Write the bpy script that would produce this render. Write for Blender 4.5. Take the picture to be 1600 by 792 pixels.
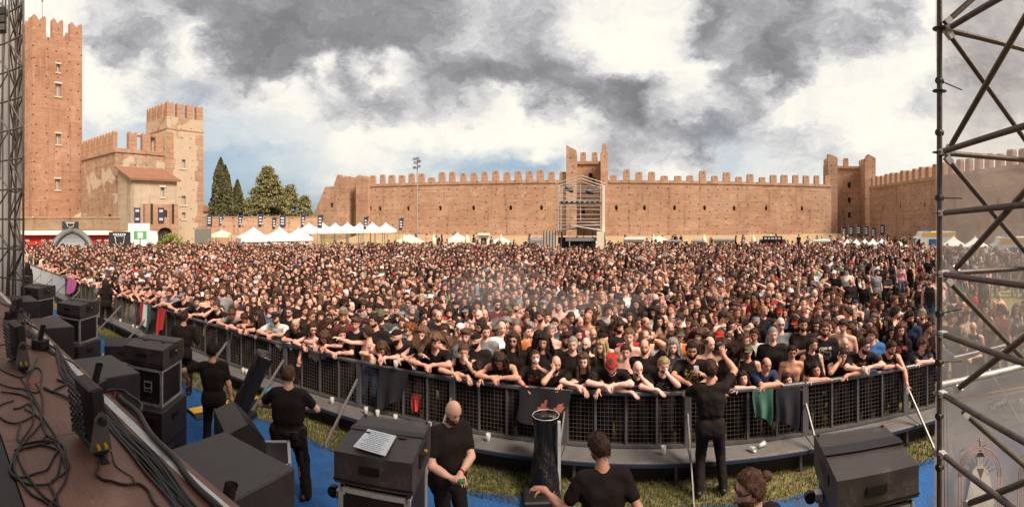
import bpy, math, random
import numpy as np
from mathutils import Vector, Matrix
from math import sin, cos, tan, pi, radians, sqrt, atan2, hypot

for o in list(bpy.data.objects): bpy.data.objects.remove(o)
SC = bpy.context.scene
COL = SC.collection
rnd = random.Random(7)

# ------------------------------------------------------------------ camera (swept phone panorama = cylindrical lens)
F, XC, YH, CAMZ = 740.0, 800.0, 340.0, 3.8        # pixels per radian, centre column, horizon row, eye height
cam_data = bpy.data.cameras.new('camera')
cam = bpy.data.objects.new('camera', cam_data); COL.objects.link(cam)
cam_data.type = 'PANO'
cam_data.panorama_type = 'CENTRAL_CYLINDRICAL'
cam_data.central_cylindrical_range_u_min = -XC / F
cam_data.central_cylindrical_range_u_max = (1600 - XC) / F
cam_data.central_cylindrical_range_v_min = -(792 - YH) / F
cam_data.central_cylindrical_range_v_max = YH / F
cam_data.central_cylindrical_radius = 1.0
cam_data.clip_start = 0.05; cam_data.clip_end = 6000
cam.location = (0, 0, CAMZ); cam.rotation_euler = (pi / 2, 0, 0)
SC.camera = cam

# ------------------------------------------------------------------ world and sun
SUN_EL, SUN_AZ = radians(47), radians(135)          # azimuth clockwise from +Y (the camera's middle column)
SUN_DIR = Vector((cos(SUN_EL) * sin(SUN_AZ), cos(SUN_EL) * cos(SUN_AZ), sin(SUN_EL)))
SC.view_settings.view_transform = 'Standard'
SC.view_settings.look = 'None'
SC.view_settings.gamma = 1
SC.view_settings.exposure = 1.36
SC.cycles.use_denoising = True
SC.cycles.max_bounces = 5
SC.cycles.transparent_max_bounces = 16
SC.cycles.caustics_reflective = False; SC.cycles.caustics_refractive = False

class NT:
    """small helper that writes shader nodes as expressions"""
    def __init__(s, tree): s.t = tree; s.n = tree.nodes; s.l = tree.links
    def new(s, kind, **kw):
        n = s.n.new(kind)
        for k, v in kw.items(): setattr(n, k, v)
        return n
    def put(s, sock, v):
        if isinstance(v, bpy.types.NodeSocket): s.l.new(v, sock)
        elif isinstance(v, (int, float)) and sock.type in ('RGBA',): sock.default_value = (v, v, v, 1)
        elif isinstance(v, (tuple, list)) and sock.type == 'RGBA': sock.default_value = tuple(v) + ((1,) if len(v) == 3 else ())
        else: sock.default_value = v
    def math(s, op, a, b=0.0, c=0.0, clamp=False):
        n = s.new('ShaderNodeMath', operation=op, use_clamp=clamp)
        s.put(n.inputs[0], a); s.put(n.inputs[1], b); s.put(n.inputs[2], c)
        return n.outputs[0]
    def vmath(s, op, a, b=(0, 0, 0)):
        n = s.new('ShaderNodeVectorMath', operation=op)
        s.put(n.inputs[0], a); s.put(n.inputs[1], b)
        return n.outputs['Value'] if op in ('DOT_PRODUCT', 'LENGTH', 'DISTANCE') else n.outputs[0]
    def mix(s, fac, a, b, mode='MIX'):
        n = s.new('ShaderNodeMix', data_type='RGBA', blend_type=mode)
        s.put(n.inputs[0], fac); s.put(n.inputs[6], a); s.put(n.inputs[7], b)
        return n.outputs[2]
    def noise(s, vec, scale, detail=3, rough=0.55, dist=0.0):
        n = s.new('ShaderNodeTexNoise')
        if vec is not None: s.l.new(vec, n.inputs['Vector'])
        n.inputs['Scale'].default_value = scale; n.inputs['Detail'].default_value = detail
        n.inputs['Roughness'].default_value = rough; n.inputs['Distortion'].default_value = dist
        return n.outputs['Fac']
    def ramp(s, fac, stops, interp='LINEAR'):
        n = s.new('ShaderNodeValToRGB'); n.color_ramp.interpolation = interp
        els = n.color_ramp.elements
        while len(els) < len(stops): els.new(0.5)
        for e, (p, c) in zip(els, stops):
            e.position = p; e.color = tuple(c) + (1,) if not isinstance(c, (int, float)) else (c, c, c, 1)
        s.put(n.inputs[0], fac)
        return n.outputs[0]
    def scale(s, vec, v):
        n = s.new('ShaderNodeMapping'); s.l.new(vec, n.inputs[0]); n.inputs['Scale'].default_value = v
        return n.outputs[0]
    def sstep(s, x, a, b):
        n = s.new('ShaderNodeMapRange', interpolation_type='SMOOTHSTEP')
        s.put(n.inputs[0], x); n.inputs[1].default_value = a; n.inputs[2].default_value = b
        return n.outputs[0]

# how the cloud cover stands in the sky: rows from near the horizon upward, one digit per 50 columns, 0 = rain cloud, 9 = white cloud
ROWS = [310, 260, 210, 160, 110, 60, 10]
SHADE = ['88888888888888888888888888888888',
         '77776566789998787784786786678999',
         '88887667898999999984432456799888',
         '88999646895446569412156488998565',
         '89998582218494212138998422888934',
         '89943482111222464479983412437844',
         '89964633212222355568982332564955']
BLUE = ['22222299998533333333222222222222',
        '22256788764115899930000531000000',
        '00245555432000000000001100000000',
        '00000220000000000000000000000000',
        '0' * 32, '0' * 32, '0' * 32]
def build_world():
    w = bpy.data.worlds.new('World'); SC.world = w; w.use_nodes = True
    t = NT(w.node_tree); w.node_tree.nodes.clear()
    out = t.new('ShaderNodeOutputWorld'); bg = t.new('ShaderNodeBackground')
    t.l.new(bg.outputs[0], out.inputs[0])
    sky = t.new('ShaderNodeTexSky', sky_type='NISHITA', sun_disc=False)
    sky.sun_elevation = SUN_EL; sky.sun_rotation = SUN_AZ; sky.air_density = 1.0; sky.dust_density = 2.0
    skyc = t.vmath('MULTIPLY', sky.outputs[0], (0.10, 0.095, 0.095))
    co = t.new('ShaderNodeTexCoord').outputs['Generated']
    nz = t.new('ShaderNodeTexNoise'); t.l.new(t.scale(co, (1, 1, 1.7)), nz.inputs['Vector']); nz.inputs['Scale'].default_value = 5.5; nz.inputs['Detail'].default_value = 5
    nz.inputs['Roughness'].default_value = 0.60
    cw = t.vmath('ADD', co, t.vmath('MULTIPLY', t.vmath('SUBTRACT', nz.outputs['Color'], (0.5, 0.5, 0.5)), (0.20, 0.20, 0.17)))
    nf = t.new('ShaderNodeTexNoise'); t.l.new(t.scale(co, (1, 1, 1.5)), nf.inputs['Vector']); nf.inputs['Scale'].default_value = 17.0; nf.inputs['Detail'].default_value = 4; nf.inputs['Roughness'].default_value = 0.65
    cw = t.vmath('ADD', cw, t.vmath('MULTIPLY', t.vmath('SUBTRACT', nf.outputs['Color'], (0.5, 0.5, 0.5)), (0.085, 0.085, 0.07)))
    sp = t.new('ShaderNodeSeparateXYZ'); t.l.new(cw, sp.inputs[0])
    az = t.math('ARCTAN2', sp.outputs[0], sp.outputs[1])
    hor = t.vmath('LENGTH', t.vmath('MULTIPLY', cw, (1, 1, 0)))
    el = t.math('DIVIDE', sp.outputs[2], t.math('MAXIMUM', hor, 0.02))
    u = t.math('MULTIPLY_ADD', az, F / 1550.0, XC / 1550.0)
    col = None
    for i, (y, sh, bl) in enumerate(zip(ROWS, SHADE, BLUE)):
        r = t.ramp(u, [(k / 31.0, (int(sh[k]) / 9.0, int(bl[k]) / 9.0, 0)) for k in range(32)])
        if col is None: col = r
        else: col = t.mix(t.sstep(el, (YH - ROWS[i - 1]) / F, (YH - y) / F), col, r)
    sc_ = t.new('ShaderNodeSeparateColor'); t.l.new(col, sc_.inputs[0])
    gen = t.noise(t.scale(cw, (1, 1, 1.6)), 1.7, 3, 0.5)                       # elsewhere the cover goes on as broken cloud
    off = t.math('MAXIMUM', t.sstep(el, 0.47, 0.62), t.sstep(t.math('ABSOLUTE', az), 1.1, 1.35))
    lay = t.mix(off, sc_.outputs[0], t.math('MULTIPLY_ADD', gen, 1.1, 0.02))
    fine = t.noise(t.scale(cw, (1, 1, 1.5)), 9.0, 4, 0.62)
    shade = t.math('ADD', lay, t.math('MULTIPLY', t.math('SUBTRACT', fine, 0.5), 0.64))
    shade = t.math('ADD', shade, t.math('MULTIPLY', t.math('SUBTRACT', t.noise(t.scale(cw, (1, 1, 2.2)), 26.0, 3, 0.6), 0.5), 0.30))
    shade = t.math('MULTIPLY_ADD', t.math('SUBTRACT', shade, 0.52), 1.05, 0.50)
    cloud = t.ramp(shade, [(0.0, (0.175, 0.173, 0.184)), (0.22, (0.245, 0.243, 0.256)), (0.42, (0.365, 0.363, 0.378)), (0.60, (0.53, 0.525, 0.525)), (0.80, (0.72, 0.70, 0.65)), (1.0, (0.82, 0.78, 0.69))])
    gap = t.math('MULTIPLY', sc_.outputs[1], t.math('SUBTRACT', 1.0, off), clamp=True)
    col = t.mix(t.math('MULTIPLY', gap, 0.95), cloud, t.mix(0.7, skyc, (0.25, 0.375, 0.49)))
    sep = t.new('ShaderNodeSeparateXYZ'); t.l.new(co, sep.inputs[0])
    col = t.mix(t.sstep(sep.outputs[2], 0.0, -0.06), col, (0.16, 0.14, 0.10))
    t.l.new(col, bg.inputs['Color']); bg.inputs['Strength'].default_value = 0.50
    w.cycles.sampling_method = 'MANUAL'; w.cycles.sample_map_resolution = 256
build_world()

sun_d = bpy.data.lights.new('sun', 'SUN'); sun_d.energy = 2.5; sun_d.angle = radians(22); sun_d.color = (1.0, 0.89, 0.77)
sun = bpy.data.objects.new('sun', sun_d); COL.objects.link(sun)
sun.rotation_euler = (-SUN_DIR).to_track_quat('-Z', 'Y').to_euler()
# ------------------------------------------------------------------ placing: from a column, a row and a height to a point of the place
def az_of(x): return (x - XC) / F
def at(x, y, z=0.0):
    d = F * (CAMZ - z) / (y - YH); a = az_of(x)
    return Vector((d * sin(a), d * cos(a), z))
def atd(x, d, z=0.0):
    a = az_of(x); return Vector((d * sin(a), d * cos(a), z))
def zat(y, d): return CAMZ - (y - YH) / F * d

# ------------------------------------------------------------------ objects
def link(o, parent=None):
    COL.objects.link(o)
    if parent is not None: o.parent = parent
    return o
def tag(o, label=None, cat=None, group=None, kind=None):
    if label: o['label'] = label
    if cat: o['category'] = cat
    if group: o['group'] = group
    if kind: o['kind'] = kind
    return o
def empty(name, loc=(0, 0, 0), rz=0.0, label=None, cat=None, group=None):
    o = bpy.data.objects.new(name, None); link(o); o.location = loc; o.rotation_euler = (0, 0, rz)
    o.empty_display_size = 0.2
    return tag(o, label, cat, group)
def copy_tree(o, parent=None):
    c = o.copy(); COL.objects.link(c); c.parent = parent
    for ch in o.children: copy_tree(ch, c)
    return c
def smooth(me, on=True):
    me.polygons.foreach_set('use_smooth', [on] * len(me.polygons))

class MB:
    """collects shapes into one mesh"""
    def __init__(s): s.v = []; s.f = []; s.m = []; s.sm = []
    def add(s, vs, fs, m=0, sm=False):
        n = len(s.v); s.v += [tuple(v) for v in vs]
        for f in fs: s.f.append([i + n for i in f]); s.m.append(m); s.sm.append(sm)
        return s
    def box(s, c, size, m=0, rz=0.0, mat=None):
        x, y, z = size[0] / 2, size[1] / 2, size[2] / 2
        P = [Vector((a * x, b * y, e * z)) for e in (-1, 1) for b in (-1, 1) for a in (-1, 1)]
        R = mat if mat is not None else Matrix.Rotation(rz, 3, 'Z')
        s.add([R @ p + Vector(c) for p in P], [(0, 2, 3, 1), (4, 5, 7, 6), (0, 1, 5, 4), (2, 6, 7, 3), (0, 4, 6, 2), (1, 3, 7, 5)], m)
        return s
    def b2(s, x0, x1, y0, y1, z0, z1, m=0):
        return s.box(((x0 + x1) / 2, (y0 + y1) / 2, (z0 + z1) / 2), (x1 - x0, y1 - y0, z1 - z0), m)
    def bevbox(s, c, size, bv, m=0, mat=None):
        x, y, z = size[0] / 2, size[1] / 2, size[2] / 2
        vs = []; idx = {}
        for k, (sx, sy, sz) in enumerate([(a, b, e) for e in (-1, 1) for b in (-1, 1) for a in (-1, 1)]):
            for ax in range(3):
                p = [sx * x, sy * y, sz * z]
                for j in range(3):
                    if j != ax: p[j] -= (sx, sy, sz)[j] * bv
                idx[(sx, sy, sz, ax)] = len(vs); vs.append(Vector(p))
        fs = []
        for ax in range(3):
            o = [j for j in range(3) if j != ax]
            for sg in (-1, 1):
                q = []
                for (a, b) in ((-1, -1), (1, -1), (1, 1), (-1, 1)):
                    k = [0, 0, 0]; k[ax] = sg; k[o[0]] = a; k[o[1]] = b
                    q.append(idx[(k[0], k[1], k[2], ax)])
                flip = (sg < 0) != (ax == 1)
                fs.append(q[::-1] if flip else q)
        for ax in range(3):      # edges parallel to ax
            o = [j for j in range(3) if j != ax]
            for a in (-1, 1):
                for b in (-1, 1):
                    k0 = [0, 0, 0]; k1 = [0, 0, 0]; k0[ax] = -1; k1[ax] = 1
                    for k in (k0, k1): k[o[0]] = a; k[o[1]] = b
                    q = [idx[(*k0, o[0])], idx[(*k1, o[0])], idx[(*k1, o[1])], idx[(*k0, o[1])]]
                    fs.append(q)
        for (sx, sy, sz) in [(a, b, e) for e in (-1, 1) for b in (-1, 1) for a in (-1, 1)]:
            fs.append([idx[(sx, sy, sz, 0)], idx[(sx, sy, sz, 1)], idx[(sx, sy, sz, 2)]])
        R = mat if mat is not None else Matrix.Identity(3)
        # fix windings outward
        out = []
        for f in fs:
            p = [vs[i] for i in f]; n = (p[1] - p[0]).cross(p[2] - p[0]); cc = sum(p, Vector()) / len(p)
            out.append(f if n.dot(cc) > 0 else f[::-1])
        s.add([R @ v + Vector(c) for v in vs], out, m)
        return s
    def tube(s, p0, p1, r, n=8, m=0, r1=None, cap=True, sm=True):
        p0, p1 = Vector(p0), Vector(p1); r1 = r if r1 is None else r1
        w = (p1 - p0).normalized(); u = w.orthogonal().normalized(); v = w.cross(u)
        vs = []
        for p, q in ((p0, r), (p1, r1)):
            for i in range(n):
                a = 2 * pi * i / n; vs.append(p + u * (q * cos(a)) + v * (q * sin(a)))
        s.add(vs, [(i, (i + 1) % n, n + (i + 1) % n, n + i) for i in range(n)], m, sm)
        if cap: s.add(vs[:n], [tuple(range(n))[::-1]], m); s.add(vs[n:], [tuple(range(n))], m)
        return s
    def path(s, pts, r, n=6, m=0, sm=True):
        pts = [Vector(p) for p in pts]; vs = []; u = None
        for i, p in enumerate(pts):
            w = (pts[min(i + 1, len(pts) - 1)] - pts[max(i - 1, 0)])
            w = w.normalized() if w.length > 1e-9 else Vector((0, 0, 1))
            u = w.orthogonal().normalized() if u is None else (u - w * u.dot(w)).normalized()
            v = w.cross(u)
            for k in range(n):
                a = 2 * pi * k / n; vs.append(p + u * (r * cos(a)) + v * (r * sin(a)))
        fs = [(i * n + k, i * n + (k + 1) % n, (i + 1) * n + (k + 1) % n, (i + 1) * n + k) for i in range(len(pts) - 1) for k in range(n)]
        fs += [tuple(range(n))[::-1], tuple(range((len(pts) - 1) * n, len(pts) * n))]
        return s.add(vs, fs, m, sm)
    def lathe(s, prof, n=16, m=0, c=(0, 0, 0), sm=True):
        vs = []; c = Vector(c)
        for (r, z) in prof:
            for i in range(n): a = 2 * pi * i / n; vs.append(c + Vector((r * cos(a), r * sin(a), z)))
        fs = [(j * n + i, j * n + (i + 1) % n, (j + 1) * n + (i + 1) % n, (j + 1) * n + i) for j in range(len(prof) - 1) for i in range(n)]
        return s.add(vs, fs, m, sm)
    def ball(s, c, r, n=10, k=6, m=0):
        r = r if isinstance(r, (tuple, list)) else (r, r, r); c = Vector(c); vs = []; 
        for j in range(k + 1):
            b = -pi / 2 + pi * j / k
            for i in range(n):
                a = 2 * pi * i / n; vs.append(c + Vector((r[0] * cos(b) * cos(a), r[1] * cos(b) * sin(a), r[2] * sin(b))))
        return s.add(vs, [(j * n + i, j * n + (i + 1) % n, (j + 1) * n + (i + 1) % n, (j + 1) * n + i) for j in range(k) for i in range(n)], m, True)
    def prism(s, poly, y0, y1, m=0):
        """polygon in x,z (counter-clockwise seen from -y) pushed from y0 to y1"""
        n = len(poly); vs = [Vector((x, y0, z)) for x, z in poly] + [Vector((x, y1, z)) for x, z in poly]
        s.add(vs, [tuple(range(n)), tuple(range(n, 2 * n))[::-1]] + [(i + n, (i + 1) % n + n, (i + 1) % n, i) for i in range(n)], m)
        return s
    def hprism(s, poly, z0, z1, m=0):
        n = len(poly); vs = [Vector((x, y, z0)) for x, y in poly] + [Vector((x, y, z1)) for x, y in poly]
        s.add(vs, [tuple(range(n))[::-1], tuple(range(n, 2 * n))] + [(i, (i + 1) % n, (i + 1) % n + n, i + n) for i in range(n)], m)
        return s
    def mesh(s, name, mats):
        me = bpy.data.meshes.new(name); me.from_pydata(s.v, [], s.f)
        for m in (mats if isinstance(mats, (list, tuple)) else [mats]): me.materials.append(m)
        me.polygons.foreach_set('material_index', s.m); me.polygons.foreach_set('use_smooth', s.sm)
        me.update()
        return me
    def build(s, name, mats, parent=None, loc=None, rz=None):
        o = bpy.data.objects.new(name, s.mesh(name, mats)); link(o, parent)
        if loc is not None: o.location = loc
        if rz is not None: o.rotation_euler = (0, 0, rz)
        return o
def inst(name, me, parent=None, loc=(0, 0, 0), rz=0.0, scale=None):
    o = bpy.data.objects.new(name, me); link(o, parent); o.location = loc; o.rotation_euler = (0, 0, rz)
    if scale is not None: o.scale = scale
    return o

# ------------------------------------------------------------------ materials
MATS = {}
def new_mat(name):
    m = bpy.data.materials.new(name); m.use_nodes = True
    t = NT(m.node_tree); b = m.node_tree.nodes['Principled BSDF']
    MATS[name] = m
    return m, t, b
def obj_co(t): return t.new('ShaderNodeTexCoord').outputs['Object']
def bump(t, b, h, strength=0.3, dist=0.02):
    n = t.new('ShaderNodeBump'); n.inputs['Strength'].default_value = strength; n.inputs['Distance'].default_value = dist
    t.l.new(h, n.inputs['Height']); t.l.new(n.outputs[0], b.inputs['Normal'])
def plain(name, col, rough=0.6, metal=0.0, var=0.25, scale=6.0, bmp=0.0, dirt=None, spec=None):
    """a colour broken up by uneven noise, with a little relief"""
    m, t, b = new_mat(name); co = obj_co(t)
    n = t.noise(co, scale, 5, 0.6, 0.2); n2 = t.noise(co, scale * 7, 3, 0.6)
    f = t.math('ADD', t.math('MULTIPLY', n, 0.7), t.math('MULTIPLY', n2, 0.3))
    c = t.ramp(f, [(0.25, tuple(x * (1 - var) for x in col)), (0.75, tuple(min(1, x * (1 + var)) for x in col))])
    if dirt: c = t.mix(t.math('MULTIPLY', t.sstep(t.noise(co, scale * 0.7, 6, 0.65), 0.5, 0.72), 0.75), c, dirt)
    t.l.new(c, b.inputs['Base Color'])
    t.put(b.inputs['Roughness'], t.math('ADD', t.math('MULTIPLY', t.math('SUBTRACT', n2, 0.5), 0.25), rough, clamp=True))
    b.inputs['Metallic'].default_value = metal
    if spec is not None: b.inputs['Specular IOR Level'].default_value = spec
    if bmp: bump(t, b, n2, bmp, 0.02)
    return m
def V3(*a): return np.array(a, float)
def nrm(v): return v / max(1e-9, np.linalg.norm(v))

def nth(n):
    one = 'zeroth first second third fourth fifth sixth seventh eighth ninth tenth eleventh twelfth thirteenth fourteenth fifteenth sixteenth seventeenth eighteenth nineteenth'.split()
    if n < 20: return one[n]
    t = ' twentieth thirtieth fortieth fiftieth sixtieth seventieth eightieth ninetieth'.split(' '); c = '  twenty thirty forty fifty sixty seventy eighty ninety'.split(' ')
    return t[n // 10 - 1] if n % 10 == 0 else c[n // 10] + '-' + one[n % 10]
# ------------------------------------------------------------------ ground
def grass_mat():
    m, t, b = new_mat('dry_grass'); co = obj_co(t)
    n = t.noise(co, 0.35, 5, 0.6, 0.4); n2 = t.noise(co, 9, 4, 0.7); n3 = t.noise(co, 60, 2, 0.7)
    f = t.math('ADD', t.math('MULTIPLY', n, 0.6), t.math('MULTIPLY', n2, 0.4))
    c = t.ramp(f, [(0.28, (0.13, 0.12, 0.03)), (0.42, (0.25, 0.21, 0.065)), (0.56, (0.40, 0.31, 0.125)), (0.75, (0.48, 0.38, 0.19))])
    t.l.new(t.mix(t.math('MULTIPLY', n3, 0.35), c, (0.08, 0.07, 0.025)), b.inputs['Base Color']); b.inputs['Roughness'].default_value = 0.95
    bump(t, b, t.math('ADD', n2, n3), 0.8, 0.05)
    return m
GRASS = grass_mat()
g = MB(); R0 = 1500
g.add([(-R0, -R0, 0), (R0, -R0, 0), (R0, R0, 0), (-R0, R0, 0)], [(0, 1, 2, 3)])
tag(g.build('ground', GRASS), 'dry yellowish grass field of the castle courtyard', kind='structure')

# ------------------------------------------------------------------ masonry
def brick_mat(name, c0, c1, c2, holes=0.0, plaster=None, pl=0.62, course=1.0):
    """weathered brickwork: courses, blotches, putlog holes, patches of plaster"""
    m, t, b = new_mat(name); co = obj_co(t)
    sp = t.new('ShaderNodeSeparateXYZ'); t.l.new(co, sp.inputs[0])
    cb = t.new('ShaderNodeCombineXYZ'); t.put(cb.inputs[0], t.math('ADD', sp.outputs[0], sp.outputs[1])); t.put(cb.inputs[1], sp.outputs[2])
    big = t.noise(co, 0.22, 5, 0.62, 0.5); mid = t.noise(t.scale(co, (0.6, 0.6, 2.6)), 1.1, 5, 0.65, 0.2); fin = t.noise(t.scale(co, (1, 1, 2.2)), 5.0, 3, 0.7)
    f = t.math('ADD', t.math('ADD', t.math('MULTIPLY', big, 0.45), t.math('MULTIPLY', mid, 0.35)), t.math('MULTIPLY', fin, 0.2))
    c = t.ramp(f, [(0.36, c0), (0.5, c1), (0.62, c2)])
    # rain streaks and sooty patches
    st = t.noise(t.scale(co, (1.6, 1.6, 0.12)), 1.0, 4, 0.65, 0.3); c = t.mix(t.math('MULTIPLY', t.sstep(st, 0.53, 0.70), 0.42), c, tuple(x * 0.45 for x in c0))
    c = t.mix(t.math('MULTIPLY', t.sstep(t.noise(t.vmath('ADD', co, (31, 7, 3)), 0.45, 5, 0.7, 0.8), 0.56, 0.66), 0.45), c, tuple(min(1, x * 1.25) for x in c2))
    c = t.mix(t.math('MULTIPLY', t.sstep(t.noise(t.scale(co, (0.10, 0.10, 3.4)), 1.0, 4, 0.7, 0.15), 0.50, 0.66), 0.35), c, tuple(x * 0.72 for x in c0))
    br = t.new('ShaderNodeTexBrick'); t.l.new(cb.outputs[0], br.inputs['Vector'])
    br.inputs['Color1'].default_value = (1, 1, 1, 1); br.inputs['Color2'].default_value = (0.72, 0.72, 0.72, 1); br.inputs['Mortar'].default_value = (0.80, 0.80, 0.80, 1)
    br.inputs['Scale'].default_value = 1.0; br.inputs['Brick Width'].default_value = 0.62; br.inputs['Row Height'].default_value = 0.21; br.inputs['Mortar Size'].default_value = 0.02
    c = t.mix(0.55 * course, c, br.outputs['Color'], 'MULTIPLY')
    if plaster:
        pm = t.sstep(t.math('ADD', t.noise(co, 0.33, 6, 0.62, 0.6), t.math('MULTIPLY', fin, 0.08)), pl, pl + 0.05)
        c = t.mix(pm, c, t.mix(t.noise(co, 1.3, 4, 0.6), tuple(x * 0.8 for x in plaster), tuple(min(1, x * 1.15) for x in plaster)))
    if holes:
        vo = t.new('ShaderNodeTexVoronoi', voronoi_dimensions='2D'); t.l.new(t.scale(cb.outputs[0], (0.62, 0.85, 1)), vo.inputs['Vector']); vo.inputs['Scale'].default_value = 1.0; vo.inputs['Randomness'].default_value = 0.35
        hm = t.math('MULTIPLY', t.math('LESS_THAN', vo.outputs['Distance'], 0.085), t.math('GREATER_THAN', t.noise(cb.outputs[0], 0.9, 1), 0.42))
        c = t.mix(t.math('MULTIPLY', hm, holes), c, (0.05, 0.03, 0.022))
    t.l.new(c, b.inputs['Base Color']); b.inputs['Roughness'].default_value = 0.92; b.inputs['Specular IOR Level'].default_value = 0.15
    bump(t, b, t.math('ADD', br.outputs['Fac'], t.math('MULTIPLY', fin, 1.5)), 0.35, 0.05)
    return m
BR_MAIN = brick_mat('brick_curtain_wall', (0.345, 0.195, 0.124), (0.495, 0.297, 0.196), (0.59, 0.385, 0.265), 0.85)
BR_KEEP = brick_mat('brick_keep', (0.36, 0.175, 0.107), (0.47, 0.25, 0.16), (0.54, 0.33, 0.23), 0.8, course=0.7)
BR_HALL = brick_mat('brick_hall', (0.31, 0.18, 0.115), (0.43, 0.27, 0.18), (0.52, 0.37, 0.265), 0.5, (0.56, 0.43, 0.32), 0.58)
BR_TOWER = brick_mat('plaster_tower', (0.36, 0.20, 0.11), (0.45, 0.285, 0.17), (0.48, 0.33, 0.21), 0.5, (0.53, 0.40, 0.285), 0.40)
BR_TRIM = brick_mat('brick_trim', (0.35, 0.185, 0.112), (0.46, 0.27, 0.172), (0.53, 0.34, 0.23), 0.0)
BR_LOW = brick_mat('brick_low_wall', (0.24, 0.15, 0.09), (0.33, 0.22, 0.135), (0.40, 0.28, 0.18), 0.0)
PLASTER = brick_mat('old_plaster', (0.40, 0.295, 0.205), (0.50, 0.385, 0.275), (0.56, 0.45, 0.335), 0.0, course=0.0)
DARK = plain('dark_opening', (0.035, 0.024, 0.018), 0.9)
STONE = plain('pale_stone', (0.62, 0.54, 0.43), 0.8)
ROOFT = plain('terracotta_tile', (0.29, 0.135, 0.08), 0.85, var=0.35, scale=3)
SHUT = plain('grey_shutter', (0.33, 0.29, 0.25), 0.7)

def facade(mb, x0, x1, z0, z1, y, ops, depth=0.5, m=0, md=1):
    """a wall face in the plane y (looking to -y) with real recessed openings"""
    xs = sorted({x0, x1} | {o[0] for o in ops} | {o[1] for o in ops}); zs = sorted({z0, z1} | {o[2] for o in ops} | {o[3] for o in ops})
    for i in range(len(xs) - 1):
        for j in range(len(zs) - 1):
            cx, cz = (xs[i] + xs[i + 1]) / 2, (zs[j] + zs[j + 1]) / 2
            if any(o[0] < cx < o[1] and o[2] < cz < o[3] for o in ops): continue
            mb.add([(xs[i], y, zs[j]), (xs[i + 1], y, zs[j]), (xs[i + 1], y, zs[j + 1]), (xs[i], y, zs[j + 1])], [(0, 1, 2, 3)], m)
    for (a, b_, c, d) in ops:
        P = [(a, y, c), (b_, y, c), (b_, y, d), (a, y, d)]; Q = [(p[0], y + depth, p[2]) for p in P]
        mb.add(P + Q, [(0, 4, 5, 1), (1, 5, 6, 2), (2, 6, 7, 3), (3, 7, 4, 0)], m)
        mb.add(Q, [(0, 1, 2, 3)], md)
def hit(x, p0, dv):
    """where the sight line of a column meets the vertical plane through p0 along dv: (distance along, distance from eye)"""
    a = az_of(x); s, c = sin(a), cos(a); det = dv[0] * -c - dv[1] * -s
    t = (-p0[0] * -c + p0[1] * -s) / det
    p = (p0[0] + dv[0] * t, p0[1] + dv[1] * t)
    return t, hypot(*p)

# ------------------------------------------------------------------ the long curtain wall at the back of the courtyard
WN, WD = 0.176, 74.0
RW = -WN
def wl(x, y=None, dd=0.0):
    a = az_of(x) - WN; u = (WD + dd) * tan(a)
    return u if y is None else (u, zat(y, (WD + dd) / cos(a)))
def on_wall(u, v, z=0.0):
    return Vector((sin(WN) * (WD + v) + cos(WN) * u, cos(WN) * (WD + v) - sin(WN) * u, z))
def merlon_mesh(w, h, t, name='merlon', mat=None, notch=False, lip=0.04):
    mb = MB()
    if notch:      # swallow-tailed
        prof = [(-w / 2, 0), (w / 2, 0), (w / 2, h * 0.93), (w * 0.40, h), (w * 0.24, h * 0.95), (0, h * 0.74), (-w * 0.24, h * 0.95), (-w * 0.40, h), (-w / 2, h * 0.93)]
    else:
        prof = [(-w / 2, 0), (w / 2, 0), (w / 2 - 0.02, h * 0.86), (w / 2 - 0.10, h), (-w / 2 + 0.14, h), (-w / 2 + 0.02, h * 0.80)]
    mb.prism(prof, 0, t)
    return mb.mesh(name, mat or BR_MAIN)
def small_opening(mb, u, z, w=0.34, h=0.75):
    mb.add([(u - w, 0, z), (u + w, 0, z), (u + w, 0, z + h * 0.5), (u, 0, z + h), (u - w, 0, z + h * 0.5)], [(0, 1, 2, 3, 4)], 0)

wall = empty('castle_wall', on_wall(0, 0), RW, 'long battlemented brick curtain wall across the back of the courtyard', 'castle wall')
holesL = [wl(x) for x in (579, 594, 638, 688, 740, 798, 846)]; holesR = [wl(x) for x in (963, 1007, 1054, 1101, 1147, 1197, 1253)]
zH = wl(798, 326)[1]
def loops(us): return [(u - 0.20, u + 0.20, zH - 0.22, zH + 0.30) for u in us]
uA, uT0, uT1, uB = wl(573), wl(887), wl(949), wl(1299)
for (a, b_, us) in ((uA, uT0, holesL), (uT1, uB, holesR)):
    mb = MB(); facade(mb, a, b_, -0.4, 9.25, 0.0, loops(us), 0.6); mb.b2(a, b_, 0.62, 1.9, -0.4, 9.25, 0)
    mb.build('masonry', [BR_MAIN, DARK], wall)
    MB().b2(a, b_, -0.14, 1.2, 9.252, 9.66).build('parapet', [BR_MAIN], wall)
    for u in us:                       # pointed brick hoods over the loopholes
        h_ = MB(); h_.prism([(u - 0.27, zH + 0.302), (u + 0.27, zH + 0.302), (u, zH + 0.62)], -0.05, 0.3); h_.build('loophole_hood', [DARK], wall)
mm = merlon_mesh(1.08, 1.55, 0.55)
r_ = random.Random(3)
for (a, b_, n) in ((uA + 1.2, uT0 - 0.7, 19), (uT1 + 0.9, uB - 0.8, 19)):
    for i in range(n):
        u = a + (b_ - a) * i / (n - 1) + r_.uniform(-0.08, 0.08)
        low = (a > 0 and i in (4, 5, 6, 8, 12)) or r_.random() < 0.05
        inst('merlon', mm, wall, (u, -0.05, 9.662), 0, (r_.uniform(0.86, 1.10), 1, (r_.uniform(0.42, 0.62) if low else r_.uniform(0.84, 1.08))))
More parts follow.
